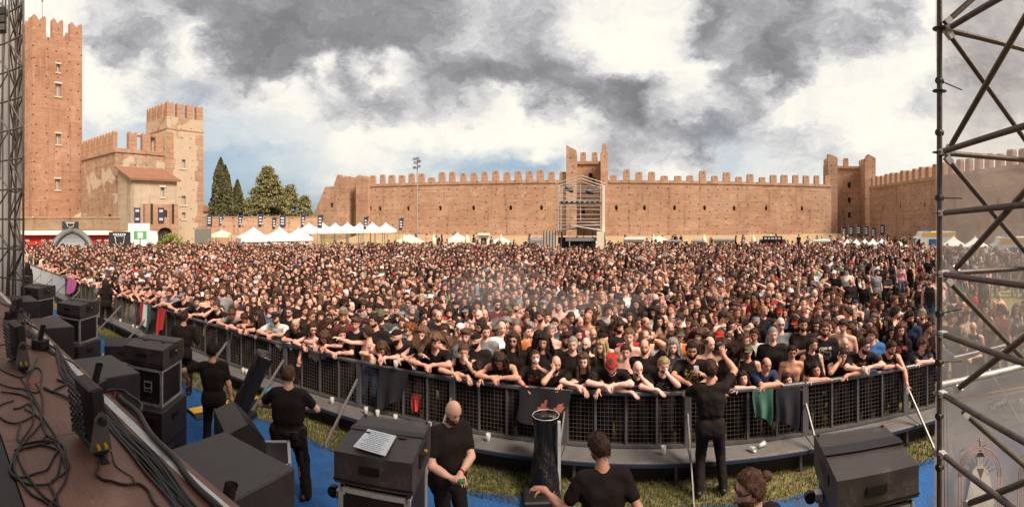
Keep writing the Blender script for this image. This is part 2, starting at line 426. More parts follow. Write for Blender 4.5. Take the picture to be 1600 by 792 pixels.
# putlog bands are in the brick; the ruined left end
end = empty('ruined_wall_end', on_wall(0, 0), RW, 'broken stepped end of the brick curtain wall next to the trees', 'wall ruin')
def pw(pts, dd=0.0): return [wl(x, y, dd) for x, y in pts]
MB().prism(pw([(482, 392), (541, 392), (541, 275), (536, 277), (533, 273), (527, 273), (521, 291), (508, 292), (497, 318), (487, 345)], -1.2), -1.2, 2.5).build('broken_wall', [BR_MAIN], end)
MB().prism(pw([(541.5, 388), (556, 388), (556, 277), (541.5, 278)], 1.0), 1.0, 3.0).build('recessed_wall', [BR_MAIN], end)
MB().prism(pw([(556, 388), (574.5, 388), (574.5, 276), (566, 275), (562, 273), (556, 276)], -1.0), -1.0, 2.0).build('buttress', [BR_TRIM], end)
small = MB(); u_, z_ = wl(519, 320, -1.2); small.b2(u_ - 0.25, u_ + 0.25, -1.25, -1.0, z_ - 0.35, z_ + 0.35); small.build('loophole', [DARK], end)

def open_tower(x0, x1, ybase_m, name, label, left, right, nm, dd=0.0, rz=RW, depth=5.2, windows=()):
    """U shaped tower, open to the courtyard; left / right: thickness and top outline of the two side walls"""
    u0, u1 = wl(x0, None, dd), wl(x1, None, dd); zb = wl((x0 + x1) / 2, ybase_m, dd + depth)[1]
    T = empty(name, on_wall((u0 + u1) / 2, dd), rz, label, 'tower'); w = (u1 - u0) / 2
    for s, (th, top) in ((-1, left), (1, right)):
        xo, xi = s * w, s * (w - th); a, b_ = min(xo, xi), max(xo, xi)
        MB().b2(a, b_, -0.6, depth, -0.4, zb).build('side_wall', [BR_MAIN], T)
        prof = [(a, zb)] + [(b_, zb)] + [(a + (b_ - a) * f, zb + h) for f, h in reversed(top)]
        MB().prism(prof, -0.6, 1.0).build('merlon', [BR_MAIN], T)
        for yy in (2.0, 3.8): MB().b2(a, b_, yy, yy + 0.9, zb + 0.002, zb + 1.1).build('merlon', [BR_MAIN], T)
    xa, xb = -w + left[0], w - right[0]
    mb = MB(); ops = [(wx - 0.3, wx + 0.3, wz - 0.5, wz + 0.5) for wx, wz in windows]
    facade(mb, xa, xb, -0.4, zb - 0.5, depth - 1.0, ops, 0.5); mb.b2(xa, xb, depth - 0.45, depth, -0.4, zb - 0.5); mb.build('back_wall', [BR_MAIN, DARK], T)
    MB().b2(xa + 0.003, xb - 0.003, depth - 1.25, depth, zb - 0.498, zb - 0.02).build('parapet', [BR_TRIM], T)
    for i in range(nm): inst('merlon', mm, T, (xa + (xb - xa) * (i + 0.5) / nm, depth - 0.8, zb - 0.018), 0, (0.92, 1, 1.0))
    return T, w, zb
T, w, zb = open_tower(885, 950, 253, 'open_tower', 'tall open backed brick tower rising from the wall behind the scaffold', (1.55, [(0, 2.0), (0.25, 1.75), (1, 1.15)]), (1.15, [(0, 0.85), (1, 0.95)]), 2,
                      windows=((-0.7, wl(915, 329, 4)[1]), (0.5, wl(915, 275, 4)[1]), (1.0, wl(915, 282, 4)[1])))
MB().b2(w - 0.95, w - 0.25, 0.2, 0.9, zb + 0.93, zb + 2.0).b2(w - 0.85, w - 0.35, 0.3, 0.8, zb + 2.0, zb + 2.35).build('chimney', [BR_MAIN], T)
T, w, zb = open_tower(1297, 1362, 261, 'corner_tower', 'open backed brick tower at the courtyard corner behind the white tents', (1.75, [(0, 1.6), (0.3, 1.45), (1, 0.95)]), (2.0, [(0, 0.85), (0.3, 1.75), (1, 1.1)]), 1, dd=0.5, rz=RW - 0.33,
                      windows=((0.5, wl(1333, 290, 5)[1]), (0.5, wl(1333, 313, 5)[1]), (0.5, wl(1333, 336, 5)[1])))
# ------------------------------------------------------------------ the wall that comes forward along the right
pa, pb = Vector((58.9, 62.6, 0)), Vector((40.5, 16.0, 0))
dv = (pb - pa).normalized(); Lr = (pb - pa).length
rw = empty('castle_side_wall', pa, atan2(dv.y, dv.x), 'battlemented brick wall running from the corner tower towards the scaffold', 'castle wall')
mb = MB()
ops = [(u - 0.2, u + 0.2, 5.2, 5.9) for u in (6, 13, 21, 29, 38)]
facade(mb, 0, Lr, -0.4, 8.9, 0.0, ops, 0.6); mb.b2(0, Lr, 0.62, 1.8, -0.4, 8.9); mb.build('masonry', [BR_MAIN, DARK], rw)
MB().b2(0, Lr, -0.14, 1.2, 8.902, 9.4).build('parapet', [BR_MAIN], rw)
n = int(Lr / 2.05)
for i in range(n):
    inst('merlon', mm, rw, (1.2 + i * 2.05, -0.05, 9.402), 0, (r_.uniform(0.95, 1.1), 1, r_.uniform(0.95, 1.12)))

# earth bank along the foot of the walls
bank = MB()
P = [on_wall(wl(570), -11), on_wall(wl(1300) + 1, -11), on_wall(wl(1300) + 1, -0.02), on_wall(wl(570), -0.02)]
Z = [-0.02, -0.02, 0.95, 0.95]
nn = 40
vs = []; fs = []
for i in range(nn + 1):
    a = P[0].lerp(P[1], i / nn); b_ = P[3].lerp(P[2], i / nn)
    for j, (f, z) in enumerate(((0, 0.004), (0.35, 0.25), (0.7, 0.75), (1.0, 1.0))):
        q = a.lerp(b_, f); vs.append((q.x, q.y, z + (0 if j == 0 else r_.uniform(-0.06, 0.06))))
for i in range(nn):
    for j in range(3): fs.append((i * 4 + j, (i + 1) * 4 + j, (i + 1) * 4 + j + 1, i * 4 + j + 1))
bank.add(vs, fs, 0, True)
tag(bank.build('earth_bank', [plain('straw_earth', (0.40, 0.285, 0.15), 0.95, var=0.3, scale=1.5)]), 'straw coloured grass bank along the wall foot', kind='structure')

# ------------------------------------------------------------------ the castle on the left
def frame_obj(name, p0, p1, label, cat):
    """an Empty whose x runs along the face p0 -> p1 as seen from the courtyard, y goes into the building"""
    d = (Vector(p1) - Vector(p0)); return empty(name, (p0[0], p0[1], 0), atan2(d.y, d.x), label, cat), d.length, d.normalized()
def px_open(p0, d, x, y, wpx, hpx):
    t0, dd = hit(x - wpx / 2, p0, d); t1, _ = hit(x + wpx / 2, p0, d); return (t0, t1, zat(y + hpx / 2, dd), zat(y - hpx / 2, dd))
def window_set(K, o, y=0.0, frame=STONE, glass=DARK, lintel=True):
    """frame, sill, lintel and a pane set back in an opening"""
    a, b_, c, d = o
    wnd = MB().b2(a + 0.02, b_ - 0.02, y + 0.22, y + 0.26, c + 0.02, d - 0.02).build('window', [SHUT], K)
    MB().b2(a - 0.12, b_ + 0.12, y - 0.08, y + 0.2, c - 0.16, c - 0.003).build('sill', [frame], wnd)
    if lintel: MB().b2(a - 0.15, b_ + 0.15, y - 0.06, y + 0.2, d + 0.003, d + 0.22).build('lintel', [frame], wnd)
    MB().b2((a + b_) / 2 - 0.03, (a + b_) / 2 + 0.03, y + 0.19, y + 0.217, c + 0.03, d - 0.03).build('mullion', [frame], wnd)
sw_m = {}
def swallow(w, h, t, mat):
    k = (w, h, t, mat.name)
    if k not in sw_m: sw_m[k] = merlon_mesh(w, h, t, mat=mat, notch=True)
    return sw_m[k]

# keep
kp0, kp1 = (-49.6, 31.0), (-48.7, 38.05)
K, L, d = frame_obj('castle_keep', kp0, kp1, 'very tall square red brick keep with swallow tailed merlons', 'tower')
zt = 3.8 + 287 / 740 * 58.5
ops = [px_open(kp0, d, 91, 106, 6, 13), px_open(kp0, d, 91, 140, 9, 20), px_open(kp0, d, 91, 217, 8, 17), px_open(kp0, d, 90, 288, 8, 17)]
mb = MB(); facade(mb, 0, L, -0.4, zt, 0.0, ops, 0.5); mb.b2(0, L, 0.52, 7, -0.4, zt); mb.build('masonry', [BR_KEEP, DARK], K)
MB().b2(-0.02, L + 0.02, 0.0, 0.52, -0.4, zt - 0.02).v and None
MB().b2(-0.012, 0.0, 0.0, 0.52, -0.4, zt).build('corner_masonry', [BR_KEEP], K)
MB().b2(L, L + 0.012, 0.0, 0.52, -0.4, zt).build('corner_masonry', [BR_KEEP], K)
for o in ops: window_set(K, o)
for x0, x1 in ((0.0, 1.85), (2.75, 4.3), (5.35, L)):
    inst('merlon', swallow(round(x1 - x0, 2), 2.5, 0.6, BR_KEEP), K, ((x0 + x1) / 2, 0, zt + 0.002))
for k in range(3):
    o = inst('merlon', swallow(1.5, 2.5, 0.6, BR_KEEP), K, (0, 1.6 + k * 2.3, zt + 0.002), -pi / 2)
    o = inst('merlon', swallow(1.5, 2.5, 0.6, BR_KEEP), K, (L, 1.6 + k * 2.3, zt + 0.002), pi / 2)
for (a, b_, z0, z1) in ((-0.06, 1.9, 2.6, 4.0), (4.6, L + 0.06, 2.6, 4.6)):        # pale patches of old render at the foot
    pts = [(a, z0), (b_, z0), (b_ - 0.35 * (b_ - a), z0 + (z1 - z0) * 0.45), (a + 0.45 * (b_ - a), z1 - 0.2), (a, z1)] if a < 1 else [(a, z0), (b_, z0), (b_, z1), (b_ - 0.4 * (b_ - a), z1 - 0.5), (a + 0.2, z0 + 0.5)]
    MB().prism(pts, -0.035, 0.0).build('render_patch', [STONE], K)
po = MB(); po.tube((1.9, 1.2, zt), (1.9, 1.2, zt + 5.6), 0.04, 6); po.tube((1.9, 1.2, zt + 4.9), (1.9, 1.2, zt + 5.4), 0.14, 6)
po.tube((2.3, 1.2, zt), (2.3, 1.2, zt + 1.8), 0.12, 6).build('antenna_mast', [SHUT], K)

# hall: two faces that meet at a corner
hc, hl, hr = (-38.6, 34.8), (-47.4, 36.9), (-38.9, 42.4)
Hh, L, d = frame_obj('castle_hall', hl, hc, 'brick castle hall with battlements between the keep and the pale tower', 'castle')
zs = 11.0
o1 = px_open(hl, d, 171, 339, 4, 9)
mb = MB(); facade(mb, 0, L, -0.4, zs, 0, [o1], 0.4); mb.b2(0, L, 0.42, 7.5, -0.4, zs); mb.build('masonry', [BR_HALL, DARK], Hh)
MB().b2(L - 0.42, L + 0.006, 0.006, 7.5, -0.4, zs + 0.003).build('end_masonry', [BR_HALL], Hh)
MB().b2(-0.1, L + 0.1, -0.14, 7.6, zs + 0.004, zs + 0.45).build('string_course', [BR_TRIM], Hh)
ms = swallow(1.05, 2.0, 0.55, BR_TRIM)
for i in range(6): inst('merlon', ms, Hh, (0.4 + i * 1.52, -0.02, zs + 0.452))
for y in (2.3, 4.1, 5.9): inst('merlon', ms, Hh, (L - 0.1, y, zs + 0.452), pi / 2)
MB().prism([(L - 3.2, zs + 0.45), (L - 0.6, zs + 0.45), (L - 0.6, zs + 2.1), (L - 3.2, zs + 2.6)], 5.2, 7.2).build('stair_turret', [PLASTER], Hh)
MB().prism([(L - 3.6, zs + 2.62), (L - 0.3, zs + 2.06), (L - 0.3, zs + 2.26), (L - 3.6, zs + 2.84)], 4.9, 7.4).build('turret_roof', [ROOFT], Hh)

# pale square tower
tc, tr = (-36.6, 41.0), (-35.1, 45.95)
Tw, L, d = frame_obj('pale_tower', tc, tr, 'square plastered tower with brick quoins and battlements beside the hall', 'tower')
zs = 14.1
ops = [px_open(tc, d, 287, 256, 6, 14), px_open(tc, d, 287, 313, 7, 14), px_open(tc, d, 287, 337, 6, 10)]
mb = MB(); facade(mb, 0, L, -0.4, zs, 0, ops, 0.4); mb.b2(0, L, 0.42, 5, -0.4, zs); mb.build('masonry', [BR_TOWER, DARK], Tw)
MB().b2(-0.01, 0.0, 0.0, 0.42, -0.4, zs).build('corner_masonry', [BR_TOWER], Tw); MB().b2(L, L + 0.01, 0.0, 0.42, -0.4, zs).build('corner_masonry', [BR_TOWER], Tw)
for o in ops: window_set(Tw, o, lintel=False)
MB().b2(-0.05, L + 0.05, -0.05, 5.04, zs + 0.004, zs + 0.16).build('string_course', [BR_TRIM], Tw)
MB().b2(-0.012, L + 0.012, -0.012, 5.012, zs + 0.162, zs + 1.5).build('parapet', [BR_TOWER], Tw)
ms = swallow(0.95, 1.75, 0.5, BR_TRIM)
for i in range(4): inst('merlon', ms, Tw, (0.48 + i * 1.40, 0.0, zs + 1.502))
for i in range(3): inst('merlon', ms, Tw, (0.0, 1.6 + i * 1.4, zs + 1.502), -pi / 2)
for (xa, xb) in ((-0.03, 1.0), (L - 0.95, L + 0.03)):                              # toothed brick quoins
    for i in range(22):
        z0 = 0.2 + i * 0.62; wv = r_.uniform(-0.35, 0.35)
        xs_ = (xa, xb + wv) if xa < 0 else (xa + wv, xb)
        MB().b2(xs_[0], xs_[1], -0.03, 0.0, z0, z0 + 0.6).build('quoin', [BR_TRIM], Tw)

# house with lean-to roof and brick gateway in front of the tower
gc, gr = (-34.5, 33.3), (-32.85, 38.4)
G, L, d = frame_obj('gate_house', gc, gr, 'plastered house with a red lean-to roof and brick gateway', 'house')
ze = 7.7
ops = [px_open(gc, d, 254, 300, 6, 15)]
mb = MB(); facade(mb, 0, L, -0.4, ze, 0, ops, 0.3); mb.b2(0, L, 0.32, 3.4, -0.4, ze); mb.build('wall', [PLASTER, DARK], G)
MB().b2(-0.01, 0, 0, 0.32, -0.4, ze).build('corner_wall', [PLASTER], G)
MB().add([(-0.012, 0, ze), (-0.012, 3.4, ze), (-0.012, 3.4, ze + 1.35)], [(0, 2, 1)]).add([(0.2, 0, ze), (0.2, 3.4, ze), (0.2, 3.4, ze + 1.35)], [(0, 1, 2)]).build('gable', [PLASTER], G)
for o in ops: window_set(G, o)
rf = MB().add([(-0.3, -0.35, ze - 0.10), (L + 0.3, -0.35, ze - 0.10), (L + 0.3, 3.6, ze + 1.48), (-0.3, 3.6, ze + 1.48), (-0.3, -0.35, ze + 0.06), (L + 0.3, -0.35, ze + 0.06), (L + 0.3, 3.6, ze + 1.64), (-0.3, 3.6, ze + 1.64)],
           [(0, 3, 2, 1), (4, 5, 6, 7), (0, 1, 5, 4), (1, 2, 6, 5), (2, 3, 7, 6), (3, 0, 4, 7)]).build('roof', [ROOFT], G)
for i in range(26):
    x = -0.25 + i * (L + 0.5) / 25; MB().tube((x, -0.37, ze + 0.05), (x, 3.6, ze + 1.63), 0.07, 6).build('roof_tile_row', [ROOFT], rf)
MB().tube((0.12, -0.06, 0), (0.12, -0.06, ze - 0.1), 0.06, 6).build('downpipe', [SHUT], G)
# brick gateway block with an arch
ta, _ = hit(223, gc, d); tb, _ = hit(274, gc, d); _, dg = hit(245, gc, d); zg = zat(319, dg)
a0, _ = hit(243, gc, d); a1, _ = hit(265, gc, d); za = zat(356, dg); zr = za - 0.5
arch = [(a0, -0.4)] + [((a0 + a1) / 2 + (a1 - a0) / 2 * cos(pi - pi * k / 8), zr + 0.55 * sin(pi * k / 8)) for k in range(9)] + [(a1, -0.4)]
slits = [(hit(x, gc, d)[0], zat(335, dg)) for x in (233, 266)]
mb = MB(); mb.prism([(ta, -0.4)] + arch + [(tb, -0.4), (tb, zg), (ta, zg)], -0.55, 0.0)
mb.build('gateway', [BR_TRIM], G); MB().prism(arch, -0.2, -0.01).build('gate_recess', [DARK], G)
for x, z in slits: MB().b2(x - 0.14, x + 0.14, -0.57, -0.5, z - 1.0, z + 1.1).build('drawbridge_slot', [DARK], G)
MB().b2(hit(251, gc, d)[0], hit(257, gc, d)[0], -0.57, -0.5, zat(339, dg), zat(328, dg)).build('doorway', [DARK], G)

# low walls
def low_wall(x0, d0, x1, d1, z, name, label, mat=BR_LOW):
    p0, p1 = atd(x0, d0), atd(x1, d1); W, L, dd = frame_obj(name, p0, p1, label, 'wall')
    MB().b2(0, L, 0, 0.6, -0.3, z).build('masonry', [mat], W); MB().b2(-0.05, L + 0.05, -0.06, 0.66, z + 0.002, z + 0.12).build('coping', [BR_TRIM], W); return W
low_wall(20, 42, 188, 44.5, 3.75, 'low_wall', 'low weathered brick wall at the foot of the keep')
low_wall(310, 66, 500, 74, 3.85, 'courtyard_wall', 'low brick wall below the cypress trees', BR_MAIN)
# a house far behind the low wall
Hs = empty('distant_house', atd(318, 96), 0.6, 'small distant house with a tiled roof beyond the low wall', 'house')
MB().b2(-4, 4, -3, 3, 0, 5.0).build('wall', [PLASTER], Hs); MB().prism([(-4.4, 5.0), (4.4, 5.0), (0, 6.4)], -3.4, 3.4).build('roof', [ROOFT], Hs)

# ------------------------------------------------------------------ trees
LEAF = []
for nm, c in (('cypress', (0.14, 0.125, 0.052)), ('cedar', (0.24, 0.215, 0.085)), ('bush', (0.20, 0.22, 0.03))):
    m, t, b = new_mat('leaf_' + nm); n = t.noise(obj_co(t), 1.6, 4, 0.65)
    t.l.new(t.ramp(n, [(0.3, tuple(x * 0.45 for x in c)), (0.7, tuple(x * 1.45 for x in c))]), b.inputs['Base Color']); b.inputs['Roughness'].default_value = 0.8
    LEAF.append(m)
BARK = plain('bark', (0.09, 0.06, 0.04), 0.9)
def leaf_cloud(pts, size, seed, up=0.3):
    rs = np.random.RandomState(seed); n = len(pts); pts = np.asarray(pts)
    a = rs.randn(n, 3); a /= np.linalg.norm(a, axis=1)[:, None]; b = np.cross(a, rs.randn(n, 3)); b /= np.linalg.norm(b, axis=1)[:, None]
    s = size * (0.6 + 0.8 * rs.rand(n, 1)); V = np.stack([pts + a * s, pts + b * s * 0.6, pts - a * s, pts - b * s * 0.6], 1).reshape(-1, 3)
    me = bpy.data.meshes.new('crown'); me.from_pydata(V.tolist(), [], np.arange(4 * n).reshape(n, 4).tolist()); return me
def cypress(loc, h, r, seed, label):
    T = empty('cypress_tree', loc, 0, label, 'tree', 'trees behind the low wall'); rs = np.random.RandomState(seed)
    MB().tube((0, 0, 0), (0, 0, h * 0.9), 0.22, 7, r1=0.05).build('trunk', [BARK], T)
    n = 9000; t = rs.rand(n) ** 0.85; prof = np.minimum(1, (t * 7) ** 0.6) * (1 - t ** 2.6) ** 0.9
    a = rs.rand(n) * 2 * pi; lob = 1 + 0.16 * np.sin(a * 3 + t * 9 + seed) + 0.10 * np.sin(a * 5 - t * 23); rr = r * prof * lob * (0.55 + 0.45 * rs.rand(n) ** 0.4)
    P = np.stack([rr * np.cos(a), rr * np.sin(a), 0.6 + t * (h - 0.6)], 1)
    me = leaf_cloud(P, 0.18, seed); me.materials.append(LEAF[0]); link(bpy.data.objects.new('crown', me), T); return T
def cedar(loc, h, r, seed, label, n=30):
    T = empty('cedar_tree', loc, 0, label, 'tree', 'trees behind the low wall'); rs = np.random.RandomState(seed)
    MB().tube((0, 0, 0), (0, 0, h * 0.95), 0.35, 8, r1=0.06).build('trunk', [BARK], T)
    limbs = MB(); pts = []
    for i in range(n * 4):
        t = rs.rand() ** 0.9; z = h * (0.24 + 0.74 * t); L = r * (1 - t ** 1.7) * (0.70 + 0.4 * rs.rand()) + 0.3; a = rs.rand() * 2 * pi
        e = V3(L * cos(a), L * sin(a), z - 0.10 * L); limbs.tube((0, 0, z), e, 0.05, 4, r1=0.02, cap=False)
        m = int(50 + 80 * L / r); s = 0.3 + 0.7 * rs.rand(m) ** 0.6
        q = V3(0, 0, z) * (1 - s)[:, None] + e * s[:, None]
        q += rs.randn(m, 3) * V3(0.30, 0.30, 0.15) * (0.5 + 0.6 * s)[:, None]; q[:, 2] -= 0.25 * rs.rand(m) * s; pts.append(q)
    tag(limbs.build('limbs', [BARK], T), kind='stuff')
    me = leaf_cloud(np.concatenate(pts), 0.18, seed); me.materials.append(LEAF[1]); link(bpy.data.objects.new('crown', me), T); return T
cypress(atd(345, 84), zat(246, 84), 2.15, 1, 'tallest dark cypress tree beside the castle')
cypress(atd(371, 86), zat(281, 86), 1.65, 2, 'shorter cypress between the tall cypress and the cedar')
cypress(atd(352, 83), zat(258, 83), 1.6, 5, 'slim cypress leaning on the flank of the tall cypress')
cedar(atd(418, 84), zat(259, 84), 4.7, 3, 'broad layered green cedar behind the white tents', 75)
cedar(atd(452, 88), zat(288, 88), 2.5, 4, 'smaller cedar at the side of the broad cedar', 34)
cedar(atd(476, 88), zat(305, 88), 1.5, 6, 'small pointed conifer next to the ruined wall end', 22)
def bush(loc, r, seed, label):
    T = empty('bush', loc, 0, label, 'bush'); rs = np.random.RandomState(seed); n = 1400
    d = rs.randn(n, 3); d /= np.linalg.norm(d, axis=1)[:, None]; P = d * (r * (0.6 + 0.4 * rs.rand(n, 1))) * (1 + 0.15 * np.sin(d[:, :1] * 7 + d[:, 2:] * 5)) + V3(0, 0, r * 0.95)
    me = leaf_cloud(P, 0.09, seed); me.materials.append(LEAF[2]); link(bpy.data.objects.new('crown', me), T); MB().tube((0, 0, 0), (0, 0, r), 0.05, 6).build('stem', [BARK], T)
# ------------------------------------------------------------------ tents, stalls, flags and the mixing tower
WHITE = plain('white_canvas', (0.78, 0.75, 0.69), 0.7, var=0.07, scale=2)
CREAM = plain('cream_canvas', (0.72, 0.62, 0.45), 0.75, var=0.08, scale=2)
GREYC = plain('grey_canvas', (0.20, 0.19, 0.20), 0.7, var=0.15)
STEEL = plain('galvanised_steel', (0.42, 0.40, 0.38), 0.4, 0.75, var=0.18, scale=9, bmp=0.1)
PALEM = plain('pale_truss', (0.58, 0.50, 0.43), 0.5, 0.2, var=0.12)
BLACKB = plain('black_board', (0.02, 0.017, 0.018), 0.6)
REDP = plain('red_paint', (0.62, 0.035, 0.02), 0.45, var=0.08)
NAVYF = plain('navy_flag', (0.035, 0.035, 0.075), 0.8, var=0.15)
WPAINT = plain('white_paint', (0.75, 0.72, 0.68), 0.5, var=0.05)
YELP = plain('yellow_paint', (0.75, 0.42, 0.03), 0.5, var=0.08)
GLASSD = plain('dark_glass', (0.02, 0.025, 0.03), 0.08, var=0.0)
FENCEG = plain('grey_mesh_sheet', (0.20, 0.18, 0.16), 0.8)

def tent(loc, rz, w, dpt, he, hp, label, mat=WHITE, closed=False, group=None, name='tent'):
    T = empty(name, loc, rz, label, 'tent', group)
    n = 6; vs = []
    mb = MB()                                   # pagoda roof: concave from eaves to peak
    for k in range(n + 1):
        s = k / n; r = (1 - s) ** 1.35 if k < n else 0.0; z = he + (hp - he) * s
        vs += [(-w / 2 * r, -dpt / 2 * r, z), (w / 2 * r, -dpt / 2 * r, z), (w / 2 * r, dpt / 2 * r, z), (-w / 2 * r, dpt / 2 * r, z)]
    mb.add(vs, [(k * 4 + i, k * 4 + (i + 1) % 4, (k + 1) * 4 + (i + 1) % 4, (k + 1) * 4 + i) for k in range(n) for i in range(4)])
    mb.build('roof', [mat], T)
    v = MB()
    for (a, b_, c, d_) in ((-w / 2, w / 2, -dpt / 2 - 0.02, -dpt / 2), (-w / 2, w / 2, dpt / 2, dpt / 2 + 0.02), (-w / 2 - 0.02, -w / 2, -dpt / 2, dpt / 2), (w / 2, w / 2 + 0.02, -dpt / 2, dpt / 2)):
        v.b2(a, b_, c, d_, he - 0.32, he)
    v.build('valance', [mat], T)
    for sx in (-1, 1):
        for sy in (-1, 1): MB().tube((sx * (w / 2 - 0.06), sy * (dpt / 2 - 0.06), 0), (sx * (w / 2 - 0.06), sy * (dpt / 2 - 0.06), he), 0.04, 6).build('leg', [STEEL], T)
    if closed:
        MB().b2(-w / 2 + 0.1, w / 2 - 0.1, -dpt / 2 + 0.10, -dpt / 2 + 0.13, 0, he - 0.3).build('side_sheet', [mat], T)
        MB().b2(w / 2 - 0.13, w / 2 - 0.10, -dpt / 2 + 0.14, dpt / 2 - 0.1, 0, he - 0.3).build('side_sheet', [mat], T)
    return T
def at_face(x, d): a = az_of(x); return -a
# three big closed tents in front, then the long row of peaks behind
for i, (x, d, w, he, hp, lb) in enumerate(((396, 43, 2.75, 1.98, 3.0, 'big white pagoda tent nearest the castle gate'), (437, 45, 2.5, 1.95, 2.95, 'white pagoda tent in the middle of the front trio'), (466, 45.5, 2.2, 1.95, 2.85, 'white pagoda tent at the right of the front trio'))):
    tent(atd(x, d), at_face(x, d) + 0.2, w, 2.9, he, hp, lb, closed=True, group='white pagoda tents by the low wall')
W9 = ('first', 'second', 'third', 'fourth', 'fifth', 'sixth', 'seventh')
for i, x in enumerate((483, 504, 524, 543, 562, 582, 603)):
    d = 54 + i * 0.6; tent(atd(x, d), -0.12 + 0.03 * (i % 3), 1.65, 3.0, 2.3, 3.25 + 0.05 * (i % 2), 'white peaked tent, %s from the castle in the long back row' % W9[i], group='long row of white peaked tents')
for i, x in enumerate((1324, 1338, 1351, 1364, 1378)):
    d = 42 + i * 0.2; tent(atd(x, d), -0.6, 0.86, 1.4, 1.42, 1.95, 'small white peaked tent, %s from the left below the corner tower' % W9[i], group='small white tents below the corner tower')
tent(atd(1405, 42), -0.7, 1.75, 1.75, 1.28, 1.72, 'flat beige canopy tent beside the ambulance', CREAM)
tent(atd(715, 46), 0.0, 1.7, 1.7, 1.75, 2.35, 'single white pointed tent left of a closed parasol')
tent(atd(783, 45), 0.1, 1.5, 1.5, 1.62, 2.02, 'small white tent just left of the mixing tower', WHITE)
tent(atd(839, 45), 0.0, 1.4, 1.6, 1.7, 2.1, 'grey peaked tent beside the mixing tower', GREYC)
tent(atd(347, 48), 0.4, 1.75, 1.75, 2.15, 2.6, 'low cream canopy near the bushes by the gate', CREAM)
tent(atd(1490, 36), -0.9, 1.9, 1.9, 1.7, 2.45, 'white peaked tent seen through the scaffold sheet')
tent(atd(1524, 35), -0.95, 1.9, 1.9, 1.7, 2.45, 'second white peaked tent seen through the scaffold sheet')

def parasol(x, d, h, label, closed=True):
    T = empty('parasol', atd(x, d), 0, label, 'parasol', 'cream parasols along the wall')
    MB().tube((0, 0, 0), (0, 0, h), 0.035, 6).build('pole', [STEEL], T)
    if closed: MB().lathe([(0.05, 1.1), (0.24, 1.25), (0.22, 1.9), (0.12, h - 0.3), (0.02, h)], 8, c=(0, 0, 0)).build('folded_canopy', [CREAM], T)
    else: MB().lathe([(1.6, h - 0.75), (0.9, h - 0.4), (0.03, h)], 8).build('canopy', [CREAM], T)
for x, lb in ((632, 'folded cream parasol beside the white tent row'), (678, 'folded cream parasol right of the light mast'), (730, 'folded cream parasol beside the single pointed tent'), (783, 'folded parasol in front of the small white tent'),
              (1021, 'folded parasol right of the white food van'), (1100, 'folded parasol left of the striped stall'), (1177, 'folded parasol left of the black bar'), (1204, 'folded parasol in front of the black bar')):
    parasol(x, 44, 2.3, lb)
parasol(640, 48, 2.1, 'open cream parasol beside the white tent row', False); parasol(1030, 50, 1.9, 'low open parasol beside the white food van', False)

def stall(name, x, d, w, h, dp, body, top, label, cat='stall', extra=None):
    T = empty(name, atd(x, d), at_face(x, d), label, cat)
    MB().b2(-w / 2, w / 2, 0, dp, 0, h).build('body', [body], T); MB().b2(-w / 2 - 0.1, w / 2 + 0.1, -0.35, dp + 0.1, h + 0.003, h + 0.14).build('roof', [top], T)
    MB().b2(-w / 2 + 0.25, w / 2 - 0.25, -0.012, -0.002, h * 0.45, h * 0.85).build('serving_hatch', [DARK], T)
    MB().b2(-w / 2 + 0.15, w / 2 - 0.15, -0.4, -0.013, h * 0.40, h * 0.44).build('counter', [STEEL], T)
    return T
stall('food_van', 756, 50, 1.1, 1.95, 2, WPAINT, WPAINT, 'boxy white food van between two white tents', 'van')
stall('food_van', 992, 44, 1.75, 1.75, 2, WPAINT, WPAINT, 'white food van right of the mixing tower', 'van')
stall('drinks_stall', 1052, 42, 1.3, 1.6, 2, BLACKB, GREYC, 'small dark drinks stall with a grey roof', 'stall')
stall('drinks_stall', 1091, 42, 0.9, 1.6, 2, GREYC, GREYC, 'small grey stall beside a folded parasol', 'stall')
stall('striped_stall', 1131, 43, 1.8, 1.65, 2, WPAINT, GREYC, 'white stall hung with small pennants', 'stall')
stall('food_van', 1284, 43, 1.4, 1.6, 2, WPAINT, WPAINT, 'white van parked left of the small tents', 'van')
B = empty('black_bar', atd(1207, 41), at_face(1207, 41), 'black open bar with a sign board on its roof', 'bar')
MB().b2(-1.15, 1.15, 0, 2.2, 1.72, 1.84).build('roof', [BLACKB], B); MB().b2(-0.85, 0.85, -0.05, 0.05, 1.842, 2.2).build('sign_board', [BLACKB], B)
for s in (-1.1, 1.1):
    for y in (0.05, 2.1): MB().b2(s - 0.06, s + 0.06, y - 0.05, y + 0.05, 0, 1.72).build('post', [BLACKB], B)
MB().b2(-1.1, 1.1, 1.9, 2.0, 0, 1.7).build('back_panel', [BLACKB], B); MB().b2(-1.0, 1.0, 0.1, 0.4, 0, 1.0).build('counter', [GREYC], B)
for i in range(5): MB().b2(-0.7 + i * 0.3, -0.5 + i * 0.3, -0.062, -0.052, 1.93, 2.1).build('sign_letter', [WPAINT], B)

